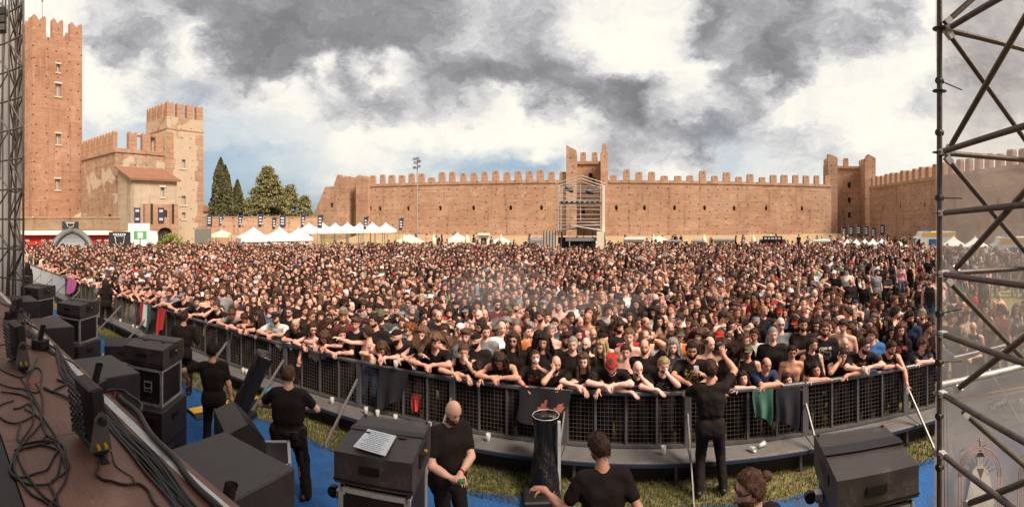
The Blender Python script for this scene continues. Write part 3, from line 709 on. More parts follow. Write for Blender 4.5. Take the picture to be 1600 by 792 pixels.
# red drinks bars along the low wall
for (x0, x1, lb) in ((36, 99, 'red drinks bar with white awning at the far left below the keep'), (126, 172, 'red drinks bar with white awning right of the inflatable arch'), (203, 241, 'short red drinks bar right of the black board')):
    p0, p1 = atd(x0, 40.5), atd(x1, 41); T, L, dd = frame_obj('drinks_bar', p0, p1, lb, 'bar')
    MB().b2(0, L, 0, 2, 0, 2.32).build('front', [REDP], T); MB().b2(-0.1, L + 0.1, -0.5, 2.1, 2.33, 2.62).build('awning', [WHITE], T)
    n = max(2, int(L / 0.62)); 
    for i in range(n):
        if i % 3 != 1:
            xx = (i + 0.5) * L / n; MB().b2(xx - 0.2, xx + 0.2, -0.012, -0.003, 1.75, 1.95).build('logo_strip', [WPAINT], T)
    MB().b2(0, L, -0.3, -0.013, 1.05, 1.12).build('counter', [WPAINT], T)
A = empty('inflatable_arch', atd(113, 37), at_face(113, 37), 'dark grey inflatable dome tent with four curved legs', 'inflatable tent')
GINF = plain('grey_inflatable', (0.13, 0.125, 0.125), 0.5, var=0.1)
for sx in (-1, 1):
    for sy in (-1, 1):
        pts = [(sx * 1.75 * cos(a), sy * 1.5 * cos(a), 2.75 * sin(a) ** 0.9) for a in [k * pi / 2 / 8 for k in range(9)]]
        MB().path(pts, 0.24, 8).build('tube', [GINF], A)
can = []; nn = 8
mb = MB(); vs = []
for i in range(nn + 1):
    a = i / nn * pi / 2
    for sx in (-1, 1): vs.append((sx * 1.65 * cos(a), -1.42 * cos(a), 2.6 * sin(a) ** 0.9))
mb.add(vs, [(2 * i, 2 * i + 1, 2 * i + 3, 2 * i + 2) for i in range(2, nn)]); mb.build('front_panel', [GINF], A)
for i in range(8): MB().b2(-0.6 + i * 0.15, -0.49 + i * 0.15, -1.16, -1.13, 1.30, 1.40 + 0.04 * (i % 2)).build('lettering', [WPAINT], A)
def board(x0, x1, y0, y1, d, label, name='sign_board', emblem=True):
    p0, p1 = atd(x0, d), atd(x1, d); T, L, dd = frame_obj(name, p0, p1, label, 'sign'); za, zb = zat(y1, d), zat(y0, d)
    MB().b2(0, L, 0, 0.06, za, zb).build('panel', [BLACKB], T)
    for s in (0.05, L - 0.05): MB().b2(s - 0.04, s + 0.04, 0.07, 0.13, 0, zb).build('post', [STEEL], T)
    if emblem:
        c = (za + zb) / 2; w = L * 0.22; h = (zb - za) * 0.28
        MB().path([(L / 2 - w, -0.015, c + h), (L / 2 + w, -0.015, c + h), (L / 2 + w * 0.8, -0.015, c - h * 0.3), (L / 2, -0.015, c - h), (L / 2 - w * 0.8, -0.015, c - h * 0.3), (L / 2 - w, -0.015, c + h)], 0.025, 4).build('shield_emblem', [WPAINT], T)
        for i in range(6): MB().b2(L * (0.2 + i * 0.1), L * (0.27 + i * 0.1), -0.012, -0.002, zb - (zb - za) * 0.16, zb - (zb - za) * 0.08).build('lettering', [WPAINT], T)
board(170, 204, 362.5, 392, 36.5, 'black printed board between two red bars'); board(97, 123, 346, 358.5, 41.5, 'black board with a shield emblem on the low wall')
Sg = empty('green_sign', atd(219, 37), at_face(219, 37), 'green and white sign with a white pictogram near the gate', 'sign')
MB().b2(-0.5, 0.5, 0, 0.05, 2.1, 2.75).build('panel', [plain('green_sign_paint', (0.10, 0.36, 0.10), 0.5)], Sg); MB().b2(-0.2, 0.2, -0.012, -0.002, 2.2, 2.65).build('pictogram', [WPAINT], Sg); MB().tube((0, 0.1, 0), (0, 0.1, 2.2), 0.04, 6).build('post', [STEEL], Sg)
Sg = empty('white_van', atd(217, 39.5), at_face(217, 39.5), 'white box van parked by the gate behind the red bar', 'van')
MB().b2(-0.9, 0.9, 0, 2.4, 0.5, 3.3).build('cargo_box', [WPAINT], Sg); MB().b2(0.9, 1.6, 0.2, 2.2, 0.5, 2.3).build('cab', [WPAINT], Sg)
for s in (-0.6, 1.2): MB().tube((s, -0.05, 0.35), (s, 0.25, 0.35), 0.35, 12).build('wheel', [BLACKB], Sg)
# banners hung on the gate house
for x, lb in ((214, 'dark blue vertical banner left of the gateway'), (247, 'dark blue vertical banner over the gateway arch')):
    t, dd = hit(x, gc, Vector(gr) - Vector(gc)); p = Vector(gc).to_3d() if False else Vector((gc[0], gc[1], 0)); dvg = (Vector((gr[0], gr[1], 0)) - p); q = p + dvg * t
    T = empty('wall_banner', (q.x, q.y, 0), atan2(dvg.y, dvg.x), lb, 'banner', 'banners on the gate house'); z0, z1 = zat(348, dd), zat(325, dd); y = -0.62 if x > 230 else -0.06
    MB().b2(-0.34, 0.34, y - 0.02, y, z0, z1).build('cloth', [NAVYF], T); MB().tube((-0.4, y, z1 + 0.03), (0.4, y, z1 + 0.03), 0.03, 6).build('rod', [STEEL], T)
    for k in range(2):
        for i in range(3): MB().b2(-0.2 + i * 0.14, -0.1 + i * 0.14, y - 0.03, y - 0.022, z0 + 0.25 + k * 0.85, z0 + 0.5 + k * 0.85).build('lettering', [WPAINT], T)
def flag(x, d, ytop, label, w=0.55, h=1.25, slack=0.0):
    z1 = zat(ytop, d); T = empty('banner_flag', atd(x, d), at_face(x, d), label, 'flag', 'dark blue flags on poles')
    MB().tube((0, 0, 0), (0, 0, z1 + 0.1), 0.03, 6).build('pole', [STEEL], T)
    mb = MB(); vs = []; nx, nz = 4, 6
    for j in range(nz + 1):
        for i in range(nx + 1):
            f = i / nx; s = j / nz; vs.append((0.04 + w * f * (1 - slack * s * f), 0.08 * sin(f * 5 + s * 3), z1 - h * s + slack * 0.3 * f * (1 - s)))
    mb.add(vs, [(j * 5 + i, j * 5 + i + 1, j * 5 + i + 6, j * 5 + i + 5) for j in range(nz) for i in range(nx)], 0, True); c = mb.build('cloth', [NAVYF], T)
    for k in range(3): MB().b2(0.12, 0.12 + w * 0.55 * (1 - slack * 0.5), -0.14, -0.12, z1 - h * (0.3 + 0.22 * k), z1 - h * (0.2 + 0.22 * k)).build('lettering', [WPAINT], c)
fl = [(323, 52, 336, 0), (342, 54, 336, 0.7), (372, 50, 337, 0.6), (403, 46, 335, 0.5), (425, 54, 341, 0.5), (437, 47, 336, 0), (470, 47, 336, 0.7), (496, 46, 336.5, 0.3), (568, 50, 340, 0.6), (623, 52, 342, 0.4)]
for i, (x, d, y, s) in enumerate(fl): flag(x, d, y, 'dark blue flag on a pole, %s counting from the gate' % ('first', 'second', 'third', 'fourth', 'fifth', 'sixth', 'seventh', 'eighth', 'ninth', 'tenth')[i], slack=s)
for i, (x, y) in enumerate(((1315, 355), (1326, 353), (1338, 352), (1350, 353), (1361, 356), (1375, 351))):
    flag(x, 63, y, 'narrow flag below the corner tower, %s from the left' % W9[i], 0.6, 1.35)

# mixing tower: two storeys of scaffold with a roof, and the low dark booth in front of it
Fd = 36.0; FO = empty('mixing_tower', atd(907.5, Fd), -az_of(907.5), 'tall pale scaffold mixing tower with a gabled truss roof', 'scaffold tower')
s_ = Fd / F
def fx(x): return (x - 907.5) * s_
def fz(y): return zat(y, Fd)
xl, xr, yb = fx(872), fx(945), 2.6
for x in (xl, xr):
    for y in (0, yb): 
        for o in ((0, 0), (0.22, 0), (0, 0.22), (0.22, 0.22)):
            MB().tube((x + (o[0] if x < 0 else -o[0]), y + o[1], 0), (x + (o[0] if x < 0 else -o[0]), y + o[1], fz(287)), 0.021, 5).build('standard', [PALEM], FO)
for k, yy in enumerate((291, 297, 305, 312, 316, 321, 327, 335, 342, 347, 352, 358)):
    for y in (0, yb): MB().tube((xl, y, fz(yy)), (xr, y, fz(yy)), 0.020, 5).build('ledger', [PALEM], FO)
    for x in (xl, xr): MB().tube((x, 0, fz(yy)), (x, yb, fz(yy)), 0.016, 5).build('transom', [PALEM], FO)
for i in range(6):
    za, zb_ = fz(287) - i * 0.8, fz(287) - (i + 1) * 0.8
    for x in (xl, xr): MB().tube((x, 0 if i % 2 else yb, za), (x, yb if i % 2 else 0, zb_), 0.014, 5).build('brace', [PALEM], FO)
    if i in (1, 3): MB().tube((xl, yb, za), (xr, yb, zb_), 0.014, 5).build('brace', [PALEM], FO)
MB().tube((fx(907), 0.1, fz(287)), (fx(907), 0.1, fz(345)), 0.03, 5).build('centre_pole', [PALEM], FO)
for y in (-0.1, yb + 0.1):
    for sx in (-1, 1):
        a = (fx(907.5), y, fz(274)); b_ = (sx * 1.92, y, fz(287)); MB().tube(a, b_, 0.03, 6).build('roof_truss', [PALEM], FO); MB().tube((a[0], a[1], a[2] - 0.24), (b_[0], b_[1], b_[2] - 0.24), 0.024, 6).build('roof_truss', [PALEM], FO)
MB().b2(xl + 0.1, xr - 0.1, 0.1, yb - 0.1, fz(316) - 0.08, fz(316)).build('deck', [GREYC], FO)
for x, y in ((889, 295), (922, 299)):           # hanging followspots
    L_ = empty('spotlight', (0, 0, 0)); L_.parent = FO
    L_.name = 'spotlight'; L_.location = (fx(x), 1.0, fz(y)); 
    MB().tube((-0.28, -0.1, 0.1), (0.28, 0.1, -0.1), 0.17, 8).build('lamp_body', [BLACKB], L_); MB().path([(-0.15, 0, 0.05), (-0.2, 0, 0.35), (0.2, 0, 0.35), (0.15, 0, 0.05)], 0.03, 5).build('yoke', [BLACKB], L_)
for i in range(8): MB().b2(fx(876 + i * 8), fx(880 + i * 8), -0.06, 0.06, fz(318) + 0.02, fz(314)).build('lamp', [BLACKB], FO)
# booth roof and side sheets
MB().add([(fx(892), -0.7, fz(352)), (fx(945), -0.7, fz(361)), (fx(945), 2.4, fz(361)), (fx(892), 2.4, fz(352))], [(0, 1, 2, 3)]).add([(fx(892), -0.7, fz(352) - 0.05), (fx(945), -0.7, fz(361) - 0.05), (fx(945), 2.4, fz(361) - 0.05), (fx(892), 2.4, fz(352) - 0.05)], [(0, 3, 2, 1)]).build('booth_roof', [WHITE], FO)
MB().add([(fx(868), -0.72, fz(362)), (fx(906), -0.72, fz(356)), (fx(906), 2.4, fz(356)), (fx(868), 2.4, fz(362))], [(0, 1, 2, 3)]).build('booth_roof', [plain('brown_tarp', (0.10, 0.055, 0.04), 0.7)], FO)
MB().b2(fx(941), fx(945), -0.2, -0.14, fz(361), fz(290)).build('column_sheet', [CREAM], FO)
MB().b2(fx(932), fx(943), -0.75, -0.6, 0, fz(361)).build('side_sheet', [CREAM], FO)
MB().b2(fx(849), fx(869), -0.6, -0.5, 0, fz(361)).build('side_sheet', [plain('grey_tarp', (0.40, 0.35, 0.28), 0.7)], FO)
for i in range(5): MB().tube((fx(849 + i * 5), -0.62, 0), (fx(851 + i * 4.5), -0.62, fz(359)), 0.02, 5).build('sheet_pole', [BLACKB], FO)
MB().b2(fx(870), fx(932), 1.6, 1.75, 0, fz(372)).build('booth_back', [BLACKB], FO)
MB().b2(fx(884), fx(932), -0.55, -0.3, fz(376), fz(371)).build('roof_beam', [GREYC], FO)
for x in (878, 890, 912, 926): MB().tube((fx(x), -0.5, 0), (fx(x), -0.5, fz(362)), 0.03, 5).build('booth_post', [PALEM if x == 890 else BLACKB], FO)
MB().b2(fx(893), fx(928), 0.0, 0.9, 0.95, 1.1).build('console_desk', [BLACKB], FO)

Lm = empty('light_mast', atd(652, 58), 0, 'tall thin mast carrying a cluster of floodlights', 'light mast')
zt = zat(262, 58); MB().tube((0, 0, 0), (0, 0, zt + 0.9), 0.09, 8, r1=0.06).build('pole', [SHUT], Lm)
for i, (x, z) in enumerate(((-0.3, 0.2), (0.25, 0.35), (-0.2, 0.8), (0.3, 0.95), (0.1, 1.3), (-0.3, 1.25))):
    MB().box((x, -0.2, zt + z - 0.2), (0.38, 0.2, 0.3), 0, 0.4 * (i % 3 - 1)).build('floodlight', [GREYC], Lm)
    MB().tube((0, 0, zt + z - 0.25), (x, -0.15, zt + z - 0.25), 0.03, 5).build('bracket', [SHUT], Lm)

def ambulance(x, d, rz, label):
    A = empty('ambulance', atd(x, d), rz, label, 'ambulance')
    prof = [(-2.3, 0.35), (2.55, 0.35), (2.6, 0.95), (1.9, 1.15), (1.35, 1.95), (1.0, 2.15), (0.9, 2.5), (-2.3, 2.5)]
    MB().prism(prof, -0.95, 0.95).build('body', [WPAINT], A)
    for ya, yb2 in ((-0.972, -0.955), (0.955, 0.972)):
        MB().b2(-2.302, 2.2, ya, yb2, 0.55, 1.05).build('stripe', [YELP], A); MB().b2(-2.302, 0.9, ya, yb2, 2.1, 2.45).build('stripe', [YELP], A)
        MB().b2(-0.6, 0.3, ya, yb2, 1.25, 1.85).build('side_window', [plain('blue_star', (0.03, 0.12, 0.35), 0.4) if 'blue_star' not in MATS else MATS['blue_star']], A); MB().prism([(1.1, 1.2), (1.75, 1.2), (1.3, 1.85), (1.1, 1.9)], ya, yb2).build('side_window', [GLASSD], A)
    MB().box((1.66, 0, 1.56), (0.03, 1.6, 0.85), 0, mat=Matrix.Rotation(-0.6, 3, 'Y')).build('windscreen', [GLASSD], A)
    for xx in (-1.5, 1.6):
        for s in (-1, 1): MB().tube((xx, s * 0.98, 0.35), (xx, s * 0.75, 0.35), 0.35, 12).build('wheel', [BLACKB], A)
    MB().b2(0.0, 0.6, -0.7, 0.7, 2.502, 2.62).build('light_bar', [plain('blue_lamp', (0.05, 0.15, 0.5), 0.3)], A); return A
ambulance(1452, 44, radians(180 - 35), 'white ambulance with yellow stripes parked behind the crowd near the scaffold')
ambulance(1580, 32, radians(180 - 50), 'white and yellow ambulance seen through the scaffold sheet')
bush(atd(341, 33), 0.55, 1, 'round bright green bush among the crowd'); bush(atd(392, 33), 0.4, 2, 'smaller bright green bush in front of the white tents'); bush(atd(267, 38), 1.3, 3, 'loose pale green tree beside the gateway arch')
# grey fence sheet left of the tents
Fs = frame_obj('site_fence', atd(305, 50), atd(330, 52), 'grey mesh sheeted site fence below the low wall', 'fence'); MB().b2(0, Fs[1], 0, 0.04, 0, 2.6).build('sheet', [FENCEG], Fs[0])
for i in range(3): MB().tube((i * Fs[1] / 2, 0.06, 0), (i * Fs[1] / 2, 0.06, 2.7), 0.03, 6).build('post', [STEEL], Fs[0])
# ------------------------------------------------------------------ stage, pit and barrier
BN, SN = az_of(1010), az_of(1050)          # which way the barrier and the stage edge face
def fr(n, u, p, z=0.0): return Vector((sin(n) * p + cos(n) * u, cos(n) * p - sin(n) * u, z))
def inv(n, P): return (cos(n) * P.x - sin(n) * P.y, sin(n) * P.x + cos(n) * P.y)
def bar(u, p, z=0.0): return fr(BN, u, p, z)
def stg(u, p, z=0.0): return fr(SN, u, p, z)
DECK = 2.15

def ply_mat(name, c, wear):
    m, t, b = new_mat(name); co = obj_co(t)
    n = t.noise(co, 2.2, 6, 0.65, 0.4); n2 = t.noise(t.scale(co, (1.5, 26, 1)), 2.0, 4, 0.7, 0.3); n3 = t.noise(co, 38, 3, 0.7)
    f = t.math('ADD', t.math('MULTIPLY', n, 0.6), t.math('MULTIPLY', n2, 0.4))
    cc = t.ramp(f, [(0.3, tuple(x * 0.65 for x in c)), (0.5, c), (0.7, tuple(x * 1.35 for x in c))])
    cc = t.mix(t.math('MULTIPLY', t.sstep(t.math('ADD', n, t.math('MULTIPLY', n3, 0.3)), 0.70, 0.82), 0.6), cc, wear)
    cc = t.mix(t.math('MULTIPLY', t.sstep(n3, 0.66, 0.72), 0.5), cc, tuple(min(1, x * 2.5) for x in c))
    t.l.new(cc, b.inputs['Base Color']); t.put(b.inputs['Roughness'], t.math('MULTIPLY_ADD', n, 0.5, 0.30)); bump(t, b, n3, 0.2, 0.01)
    return m
PLY = ply_mat('brown_stage_ply', (0.245, 0.118, 0.078), (0.36, 0.22, 0.16)); PLYB = ply_mat('black_stage_ply', (0.022, 0.015, 0.013), (0.06, 0.045, 0.04))
CASE = ply_mat('black_case_board', (0.024, 0.0175, 0.016), (0.09, 0.07, 0.062))
SPK = ply_mat('speaker_paint', (0.062, 0.046, 0.042), (0.15, 0.118, 0.108))
RUB = plain('black_rubber', (0.017, 0.0122, 0.0105), 0.5, var=0.3, scale=14, bmp=0.15)
STAYM = plain('stay_bar', (0.30, 0.27, 0.25), 0.5, 0.5, var=0.2, scale=12, dirt=(0.16, 0.13, 0.12))
ALU = plain('worn_aluminium', (0.62, 0.58, 0.54), 0.42, 0.25, var=0.2, scale=12, dirt=(0.22, 0.19, 0.17), bmp=0.1)
WIREM = plain('rusty_wire', (0.15, 0.115, 0.095), 0.6, 0.3, var=0.3)
BSTEEL = plain('barrier_steel', (0.165, 0.155, 0.155), 0.5, 0.55, var=0.3, scale=7, bmp=0.1)
PLATE = plain('step_plate', (0.215, 0.19, 0.175), 0.55, 0.35, var=0.25, scale=5, dirt=(0.12, 0.10, 0.09), bmp=0.5)
BLUEP = plain('blue_steel_edge', (0.030, 0.040, 0.066), 0.55, 0.2, var=0.25)
TAPE = plain('white_edge_tape', (0.82, 0.78, 0.72), 0.5, var=0.12, scale=9, dirt=(0.30, 0.25, 0.21))

def carpet_mat():
    m, t, b = new_mat('blue_carpet'); co = obj_co(t); n = t.noise(co, 3.0, 5, 0.6, 0.5); n2 = t.noise(co, 30, 3, 0.7)
    vo = t.new('ShaderNodeTexVoronoi'); t.l.new(co, vo.inputs['Vector']); vo.inputs['Scale'].default_value = 11
    c = t.ramp(t.math('ADD', t.math('MULTIPLY', n, 0.6), t.math('MULTIPLY', n2, 0.4)), [(0.3, (0.010, 0.062, 0.20)), (0.7, (0.018, 0.13, 0.36))])
    c = t.mix(t.math('MULTIPLY', t.sstep(vo.outputs['Distance'], 0.13, 0.06), t.sstep(n, 0.45, 0.6)), c, (0.12, 0.22, 0.36))
    mud = t.noise(t.vmath('ADD', co, (5, 9, 0)), 0.9, 6, 0.68, 0.6); c = t.mix(t.math('MULTIPLY', t.sstep(mud, 0.50, 0.68), 0.6), c, (0.060, 0.062, 0.060)); c = t.mix(t.math('MULTIPLY', t.sstep(t.noise(co, 19, 4, 0.7), 0.60, 0.68), 0.5), c, (0.13, 0.12, 0.08))
    t.l.new(c, b.inputs['Base Color']); b.inputs['Roughness'].default_value = 0.9; bump(t, b, t.math('ADD', n2, t.math('MULTIPLY', mud, 3.0)), 0.8, 0.03); return m
CARPET = carpet_mat()
mb = MB(); vs = []; n = 60; rr = random.Random(5)
for i in range(n + 1):
    u = -22 + i * 28 / n
    for j in range(7): vs.append(tuple(bar(u, 3.6 + (2.55 + 0.05 * sin(u * 3)) * j / 6, 0.012 + 0.012 * max(0, sin(u * 2.1 + j * 1.7)) * (0 < j < 6))))
mb.add(vs, [(i * 7 + j, (i + 1) * 7 + j, (i + 1) * 7 + j + 1, i * 7 + j + 1) for i in range(n) for j in range(6)], 0, True)
tag(mb.build('carpet', [CARPET]), 'blue carpet runner laid along the pit between stage and barrier', 'carpet')

# grass blades in the strip between carpet and barrier
def blades():
    rs = np.random.RandomState(2); n = 44000; u = rs.uniform(-16, 6.3, n); p = rs.uniform(6.0, 7.05, n) ; keep = (np.sin(u * 2.3) * 0.3 + rs.rand(n) > 0.12); u, p = u[keep], p[keep]; n = len(u)
    x = np.sin(BN) * p + np.cos(BN) * u; y = np.cos(BN) * p - np.sin(BN) * u; a = rs.rand(n) * 2 * pi; h = rs.uniform(0.03, 0.10, n); w = 0.006
    t = rs.rand(n) * 0.05; b = np.stack([x, y, np.full(n, 0.0)], 1); d = np.stack([np.cos(a), np.sin(a), 0 * a], 1); e = np.stack([np.sin(a), -np.cos(a), 0 * a], 1)
    V = np.stack([b - d * w, b + d * w, b + e * t[:, None] + np.stack([0 * h, 0 * h, h], 1)], 1).reshape(-1, 3)
    me = bpy.data.meshes.new('grass'); me.from_pydata(V.tolist(), [], np.arange(3 * n).reshape(n, 3).tolist())
    m, tt, bb = new_mat('grass_blade'); tt.l.new(tt.ramp(tt.noise(obj_co(tt), 1.7, 4), [(0.35, (0.040, 0.055, 0.010)), (0.65, (0.125, 0.115, 0.032))]), bb.inputs['Base Color']); bb.inputs['Roughness'].default_value = 0.8
    me.materials.append(m); tag(link(bpy.data.objects.new('grass', me)), 'short trampled grass in the pit below the barrier', 'grass', kind='stuff')
blades()

# -- the stage deck, panel by panel
ST = empty('stage', (0, 0, 0), -SN); STI = Matrix.Rotation(SN, 3, 'Z'); tag(ST, 'brown plywood stage deck strewn with cables', 'stage')
us = [-15.45 + 2 * k for k in range(10)]
for i in range(len(us) - 1):
    MB().bevbox(((us[i] + us[i + 1]) / 2, 1.105, DECK - 0.02), (1.995, 1.105, 0.04), 0.003).build('deck_panel', [PLY], ST)
    MB().bevbox(((us[i] + us[i + 1]) / 2, -0.455, DECK - 0.02), (1.995, 1.995, 0.04), 0.003).build('deck_panel', [PLYB], ST)
MB().b2(us[0], us[-1], -1.45, 1.655, DECK - 0.16, DECK - 0.045).build('deck_frame', [RUB], ST)
MB().b2(us[0], us[-1], 1.600, 1.66, 0, DECK - 0.165).build('front_skirt', [RUB], ST)
MB().b2(us[0], us[-1], 1.535, 1.605, DECK + 0.001, DECK + 0.005).build('edge_tape', [TAPE], ST)

# -- unseen roof, added to keep sky and sun off the deck and the pit
SR_ = empty('added_shade_roof', (0, 0, 0), -SN, 'unseen flat black canopy added above the stage deck to shade it', 'stage roof')
MB().b2(-7.6, 6.0, -6.0, 2.0, 9.6, 9.8).build('canopy', [RUB], SR_); MB().b2(-7.6, 6.0, 1.9, 2.0, 9.2, 9.598).build('fascia', [RUB], SR_); MB().b2(-7.6, 6.0, -6.2, -6.0, 0, 6.0).build('back_cloth', [RUB], SR_)
for x in (-7.2, 5.7):
    for y in (-5.7, -4.0): MB().tube((x, y, 0), (x, y, 9.598), 0.15, 8).build('tower_leg', [RUB], SR_)
for y in (-5, -2.5, 0, 1.8): MB().tube((-7.5, y, 9.4), (5.9, y, 9.4), 0.06, 6).build('roof_truss', [RUB], SR_)
# -- front fill stacks: sub, flight case, wedge shaped speaker
def edge_trim(mb, x0, x1, y0, y1, z0, z1, t=0.036, o=0.004):
    for x in (x0, x1):
        for y in (y0, y1): mb.box((x, y, (z0 + z1) / 2), (t, t, z1 - z0 + t))
    for z in (z0, z1):
        for y in (y0, y1): mb.box(((x0 + x1) / 2, y, z), (x1 - x0, t, t))
        for x in (x0, x1): mb.box((x, (y0 + y1) / 2, z), (t, y1 - y0, t))
def speaker(loc, rz, label, paper=False, strap=False, w=0.66, dp=0.73):
    """loc = middle of the top at z 1.9; lid in two leaves with a webbing groove between"""
    S = empty('front_fill_speaker', (loc[0], loc[1], 1.585), rz, label, 'loudspeaker', 'front fill loudspeakers along the stage')
    x, y = w / 2, dp / 2
    mb = MB(); prof = [(-y, 0.04), (-y + 0.06, 0.0), (y - 0.06, 0.0), (y, 0.05), (y, 0.305), (0.05, 0.315), (-y, 0.29)]
    n = len(prof); v0 = [(-x, a, b_) for a, b_ in prof]; v1 = [(x, a, b_) for a, b_ in prof]
    mb.add(v0 + v1, [tuple(range(n)), tuple(range(n, 2 * n))[::-1]] + [(i + n, (i + 1) % n + n, (i + 1) % n, i) for i in range(n)]); mb.build('cabinet', [SPK], S)
    # seam strips, handle and connector plate
    MB().box((0, 0.06, 0.318), (w + 0.012, 0.085, 0.008)).build('lid_groove', [RUB], S)
    MB().b2(-x - 0.006, x + 0.006, -y - 0.006, -y, 0.06, 0.075).build('bottom_rail', [RUB], S)
    h = MB().b2(x - 0.002, x + 0.012, -0.12, 0.12, 0.12, 0.24).build('connector_plate', [RUB], S); MB().tube((x + 0.012, 0.04, 0.2), (x + 0.035, 0.04, 0.2), 0.014, 8).build('plug', [YELP], h); MB().tube((x + 0.012, -0.04, 0.2), (x + 0.03, -0.04, 0.2), 0.014, 8).build('plug', [BLUEP], h)
    MB().b2(-x - 0.01, -x + 0.002, -0.14, 0.10, 0.14, 0.22).build('side_handle', [RUB], S)
    MB().b2(-0.10, 0.06, -y - 0.012, -y - 0.002, 0.15, 0.21).build('badge', [RUB], S)
    for sx in (-1, 1): MB().tube((sx * (x - 0.03), y - 0.03, 0.306), (sx * (x - 0.03), y - 0.03, 0.322), 0.012, 6).build('corner_bolt', [RUB], S)
    for sx in (-1, 1): MB().bevbox((sx * 0.16, -0.02, 0.318), (0.07, 0.035, 0.012), 0.003).build('latch', [RUB], S)
    if strap: MB().box((0, 0.0, 0.326), (w + 0.02, 0.10, 0.006)).build('strap', [RUB], S)
    return S
def flight_case(loc, rz, label, z0=1.03, h=0.535, w=0.60, dp=0.66):
    S = empty('flight_case', (loc[0], loc[1], z0), rz, label, 'flight case', 'flight cases under the front fill speakers'); x, y = w / 2, dp / 2
    MB().b2(-x + 0.012, x - 0.012, -y + 0.012, y - 0.012, 0.01, h - 0.01).build('panels', [CASE], S)
    mb = MB(); edge_trim(mb, -x + 0.014, x - 0.014, -y + 0.014, y - 0.014, 0.014, h - 0.014); mb.build('aluminium_edges', [ALU], S)
    for sx in (-1, 1):
        for sz in (0.03, h - 0.03): MB().bevbox((sx * (x - 0.02), -y + 0.012, sz), (0.06, 0.03, 0.06), 0.008).build('corner_brace', [ALU], S)
    f = MB().b2(0.0, 0.13, -y - 0.002, -y + 0.013, h * 0.36, h * 0.66).build('handle_dish', [ALU], S); MB().b2(0.015, 0.115, -y - 0.006, -y - 0.001, h * 0.40, h * 0.62).build('dish_recess', [RUB], f); MB().path([(0.02, -y - 0.014, h * 0.50), (0.065, -y - 0.03, h * 0.47), (0.11, -y - 0.014, h * 0.50)], 0.008, 6).build('grip', [ALU], f)
    for k, zz in enumerate((0.10, h - 0.12)):                 # the case lies on its side, its casters stick out
        for yy in (-y + 0.12, y - 0.12):
            c = MB().box((-x - 0.03, yy, zz), (0.06, 0.08, 0.07)).build('caster', [ALU], S); MB().tube((-x - 0.10, yy - 0.022, zz), (-x - 0.10, yy + 0.022, zz), 0.05, 12).build('wheel', [RUB], c); MB().tube((-x - 0.10, yy - 0.024, zz), (-x - 0.10, yy + 0.024, zz), 0.022, 8).build('hub', [BLUEP], c)
    return S
def sub(loc, rz, label, top=1.9, w=0.85, dp=0.62, base=0.0, group='black subwoofers along the stage front'):
    S = empty('subwoofer', (loc[0], loc[1], base), rz, label, 'subwoofer', group); h = top - base
    MB().bevbox((0, 0, h / 2), (w, dp, h), 0.012).build('cabinet', [SPK], S)
    n = 2
    for k in range(n):
        z = h * (k + 0.5) / n
        hd = MB().bevbox((w * 0.22, -dp / 2 - 0.004, z + 0.1), (0.22, 0.02, 0.11), 0.006).build('side_handle', [RUB], S)
        hd = MB().bevbox((w / 2 + 0.004, 0.0, z + 0.1), (0.02, 0.2, 0.10), 0.006).build('side_handle', [RUB], S)
    MB().b2(-w / 2 - 0.004, w / 2 + 0.004, -dp / 2 - 0.004, dp / 2 + 0.004, h * 0.5 - 0.008, h * 0.5 + 0.008).build('cabinet_joint', [RUB], S)
    MB().b2(-0.25, -0.05, -dp / 2 - 0.006, -dp / 2 + 0.002, h * 0.78, h * 0.88).build('connector_plate', [RUB], S)
    for sx in (-0.17, -0.12): MB().tube((sx, -dp / 2 - 0.03, h * 0.83), (sx, -dp / 2, h * 0.83), 0.013, 8).build('plug', [ALU], S)
    return S
stacks = [((-1.095, 3.995), -0.03, 'with a paper sheet on its lid'), ((2.636, 2.877), -0.403, 'beside the right-hand scaffold, strap across its lid'),
          ((-5.01, 5.33), 0.255, 'beside the two security men by the barrier'), ((-8.57, 6.58), 0.25, 'third from the left scaffold'), ((-11.16, 7.16), 0.25, 'second from the left scaffold'), ((-13.35, 7.77), 0.25, 'next to the left scaffold')]
for i, (c, rz, lb) in enumerate(stacks):
    speaker(c, rz, 'black front fill loudspeaker ' + lb, strap=(i == 1))
    flight_case(c, rz, 'metal edged flight case under the loudspeaker ' + lb)
    k = Matrix.Rotation(rz, 3, 'Z') @ Vector((-0.05, -0.05, 0)); sub((c[0] + k.x, c[1] + k.y), rz, 'black subwoofer at the bottom of the stack ' + lb, 1.02, 0.85, 0.85)
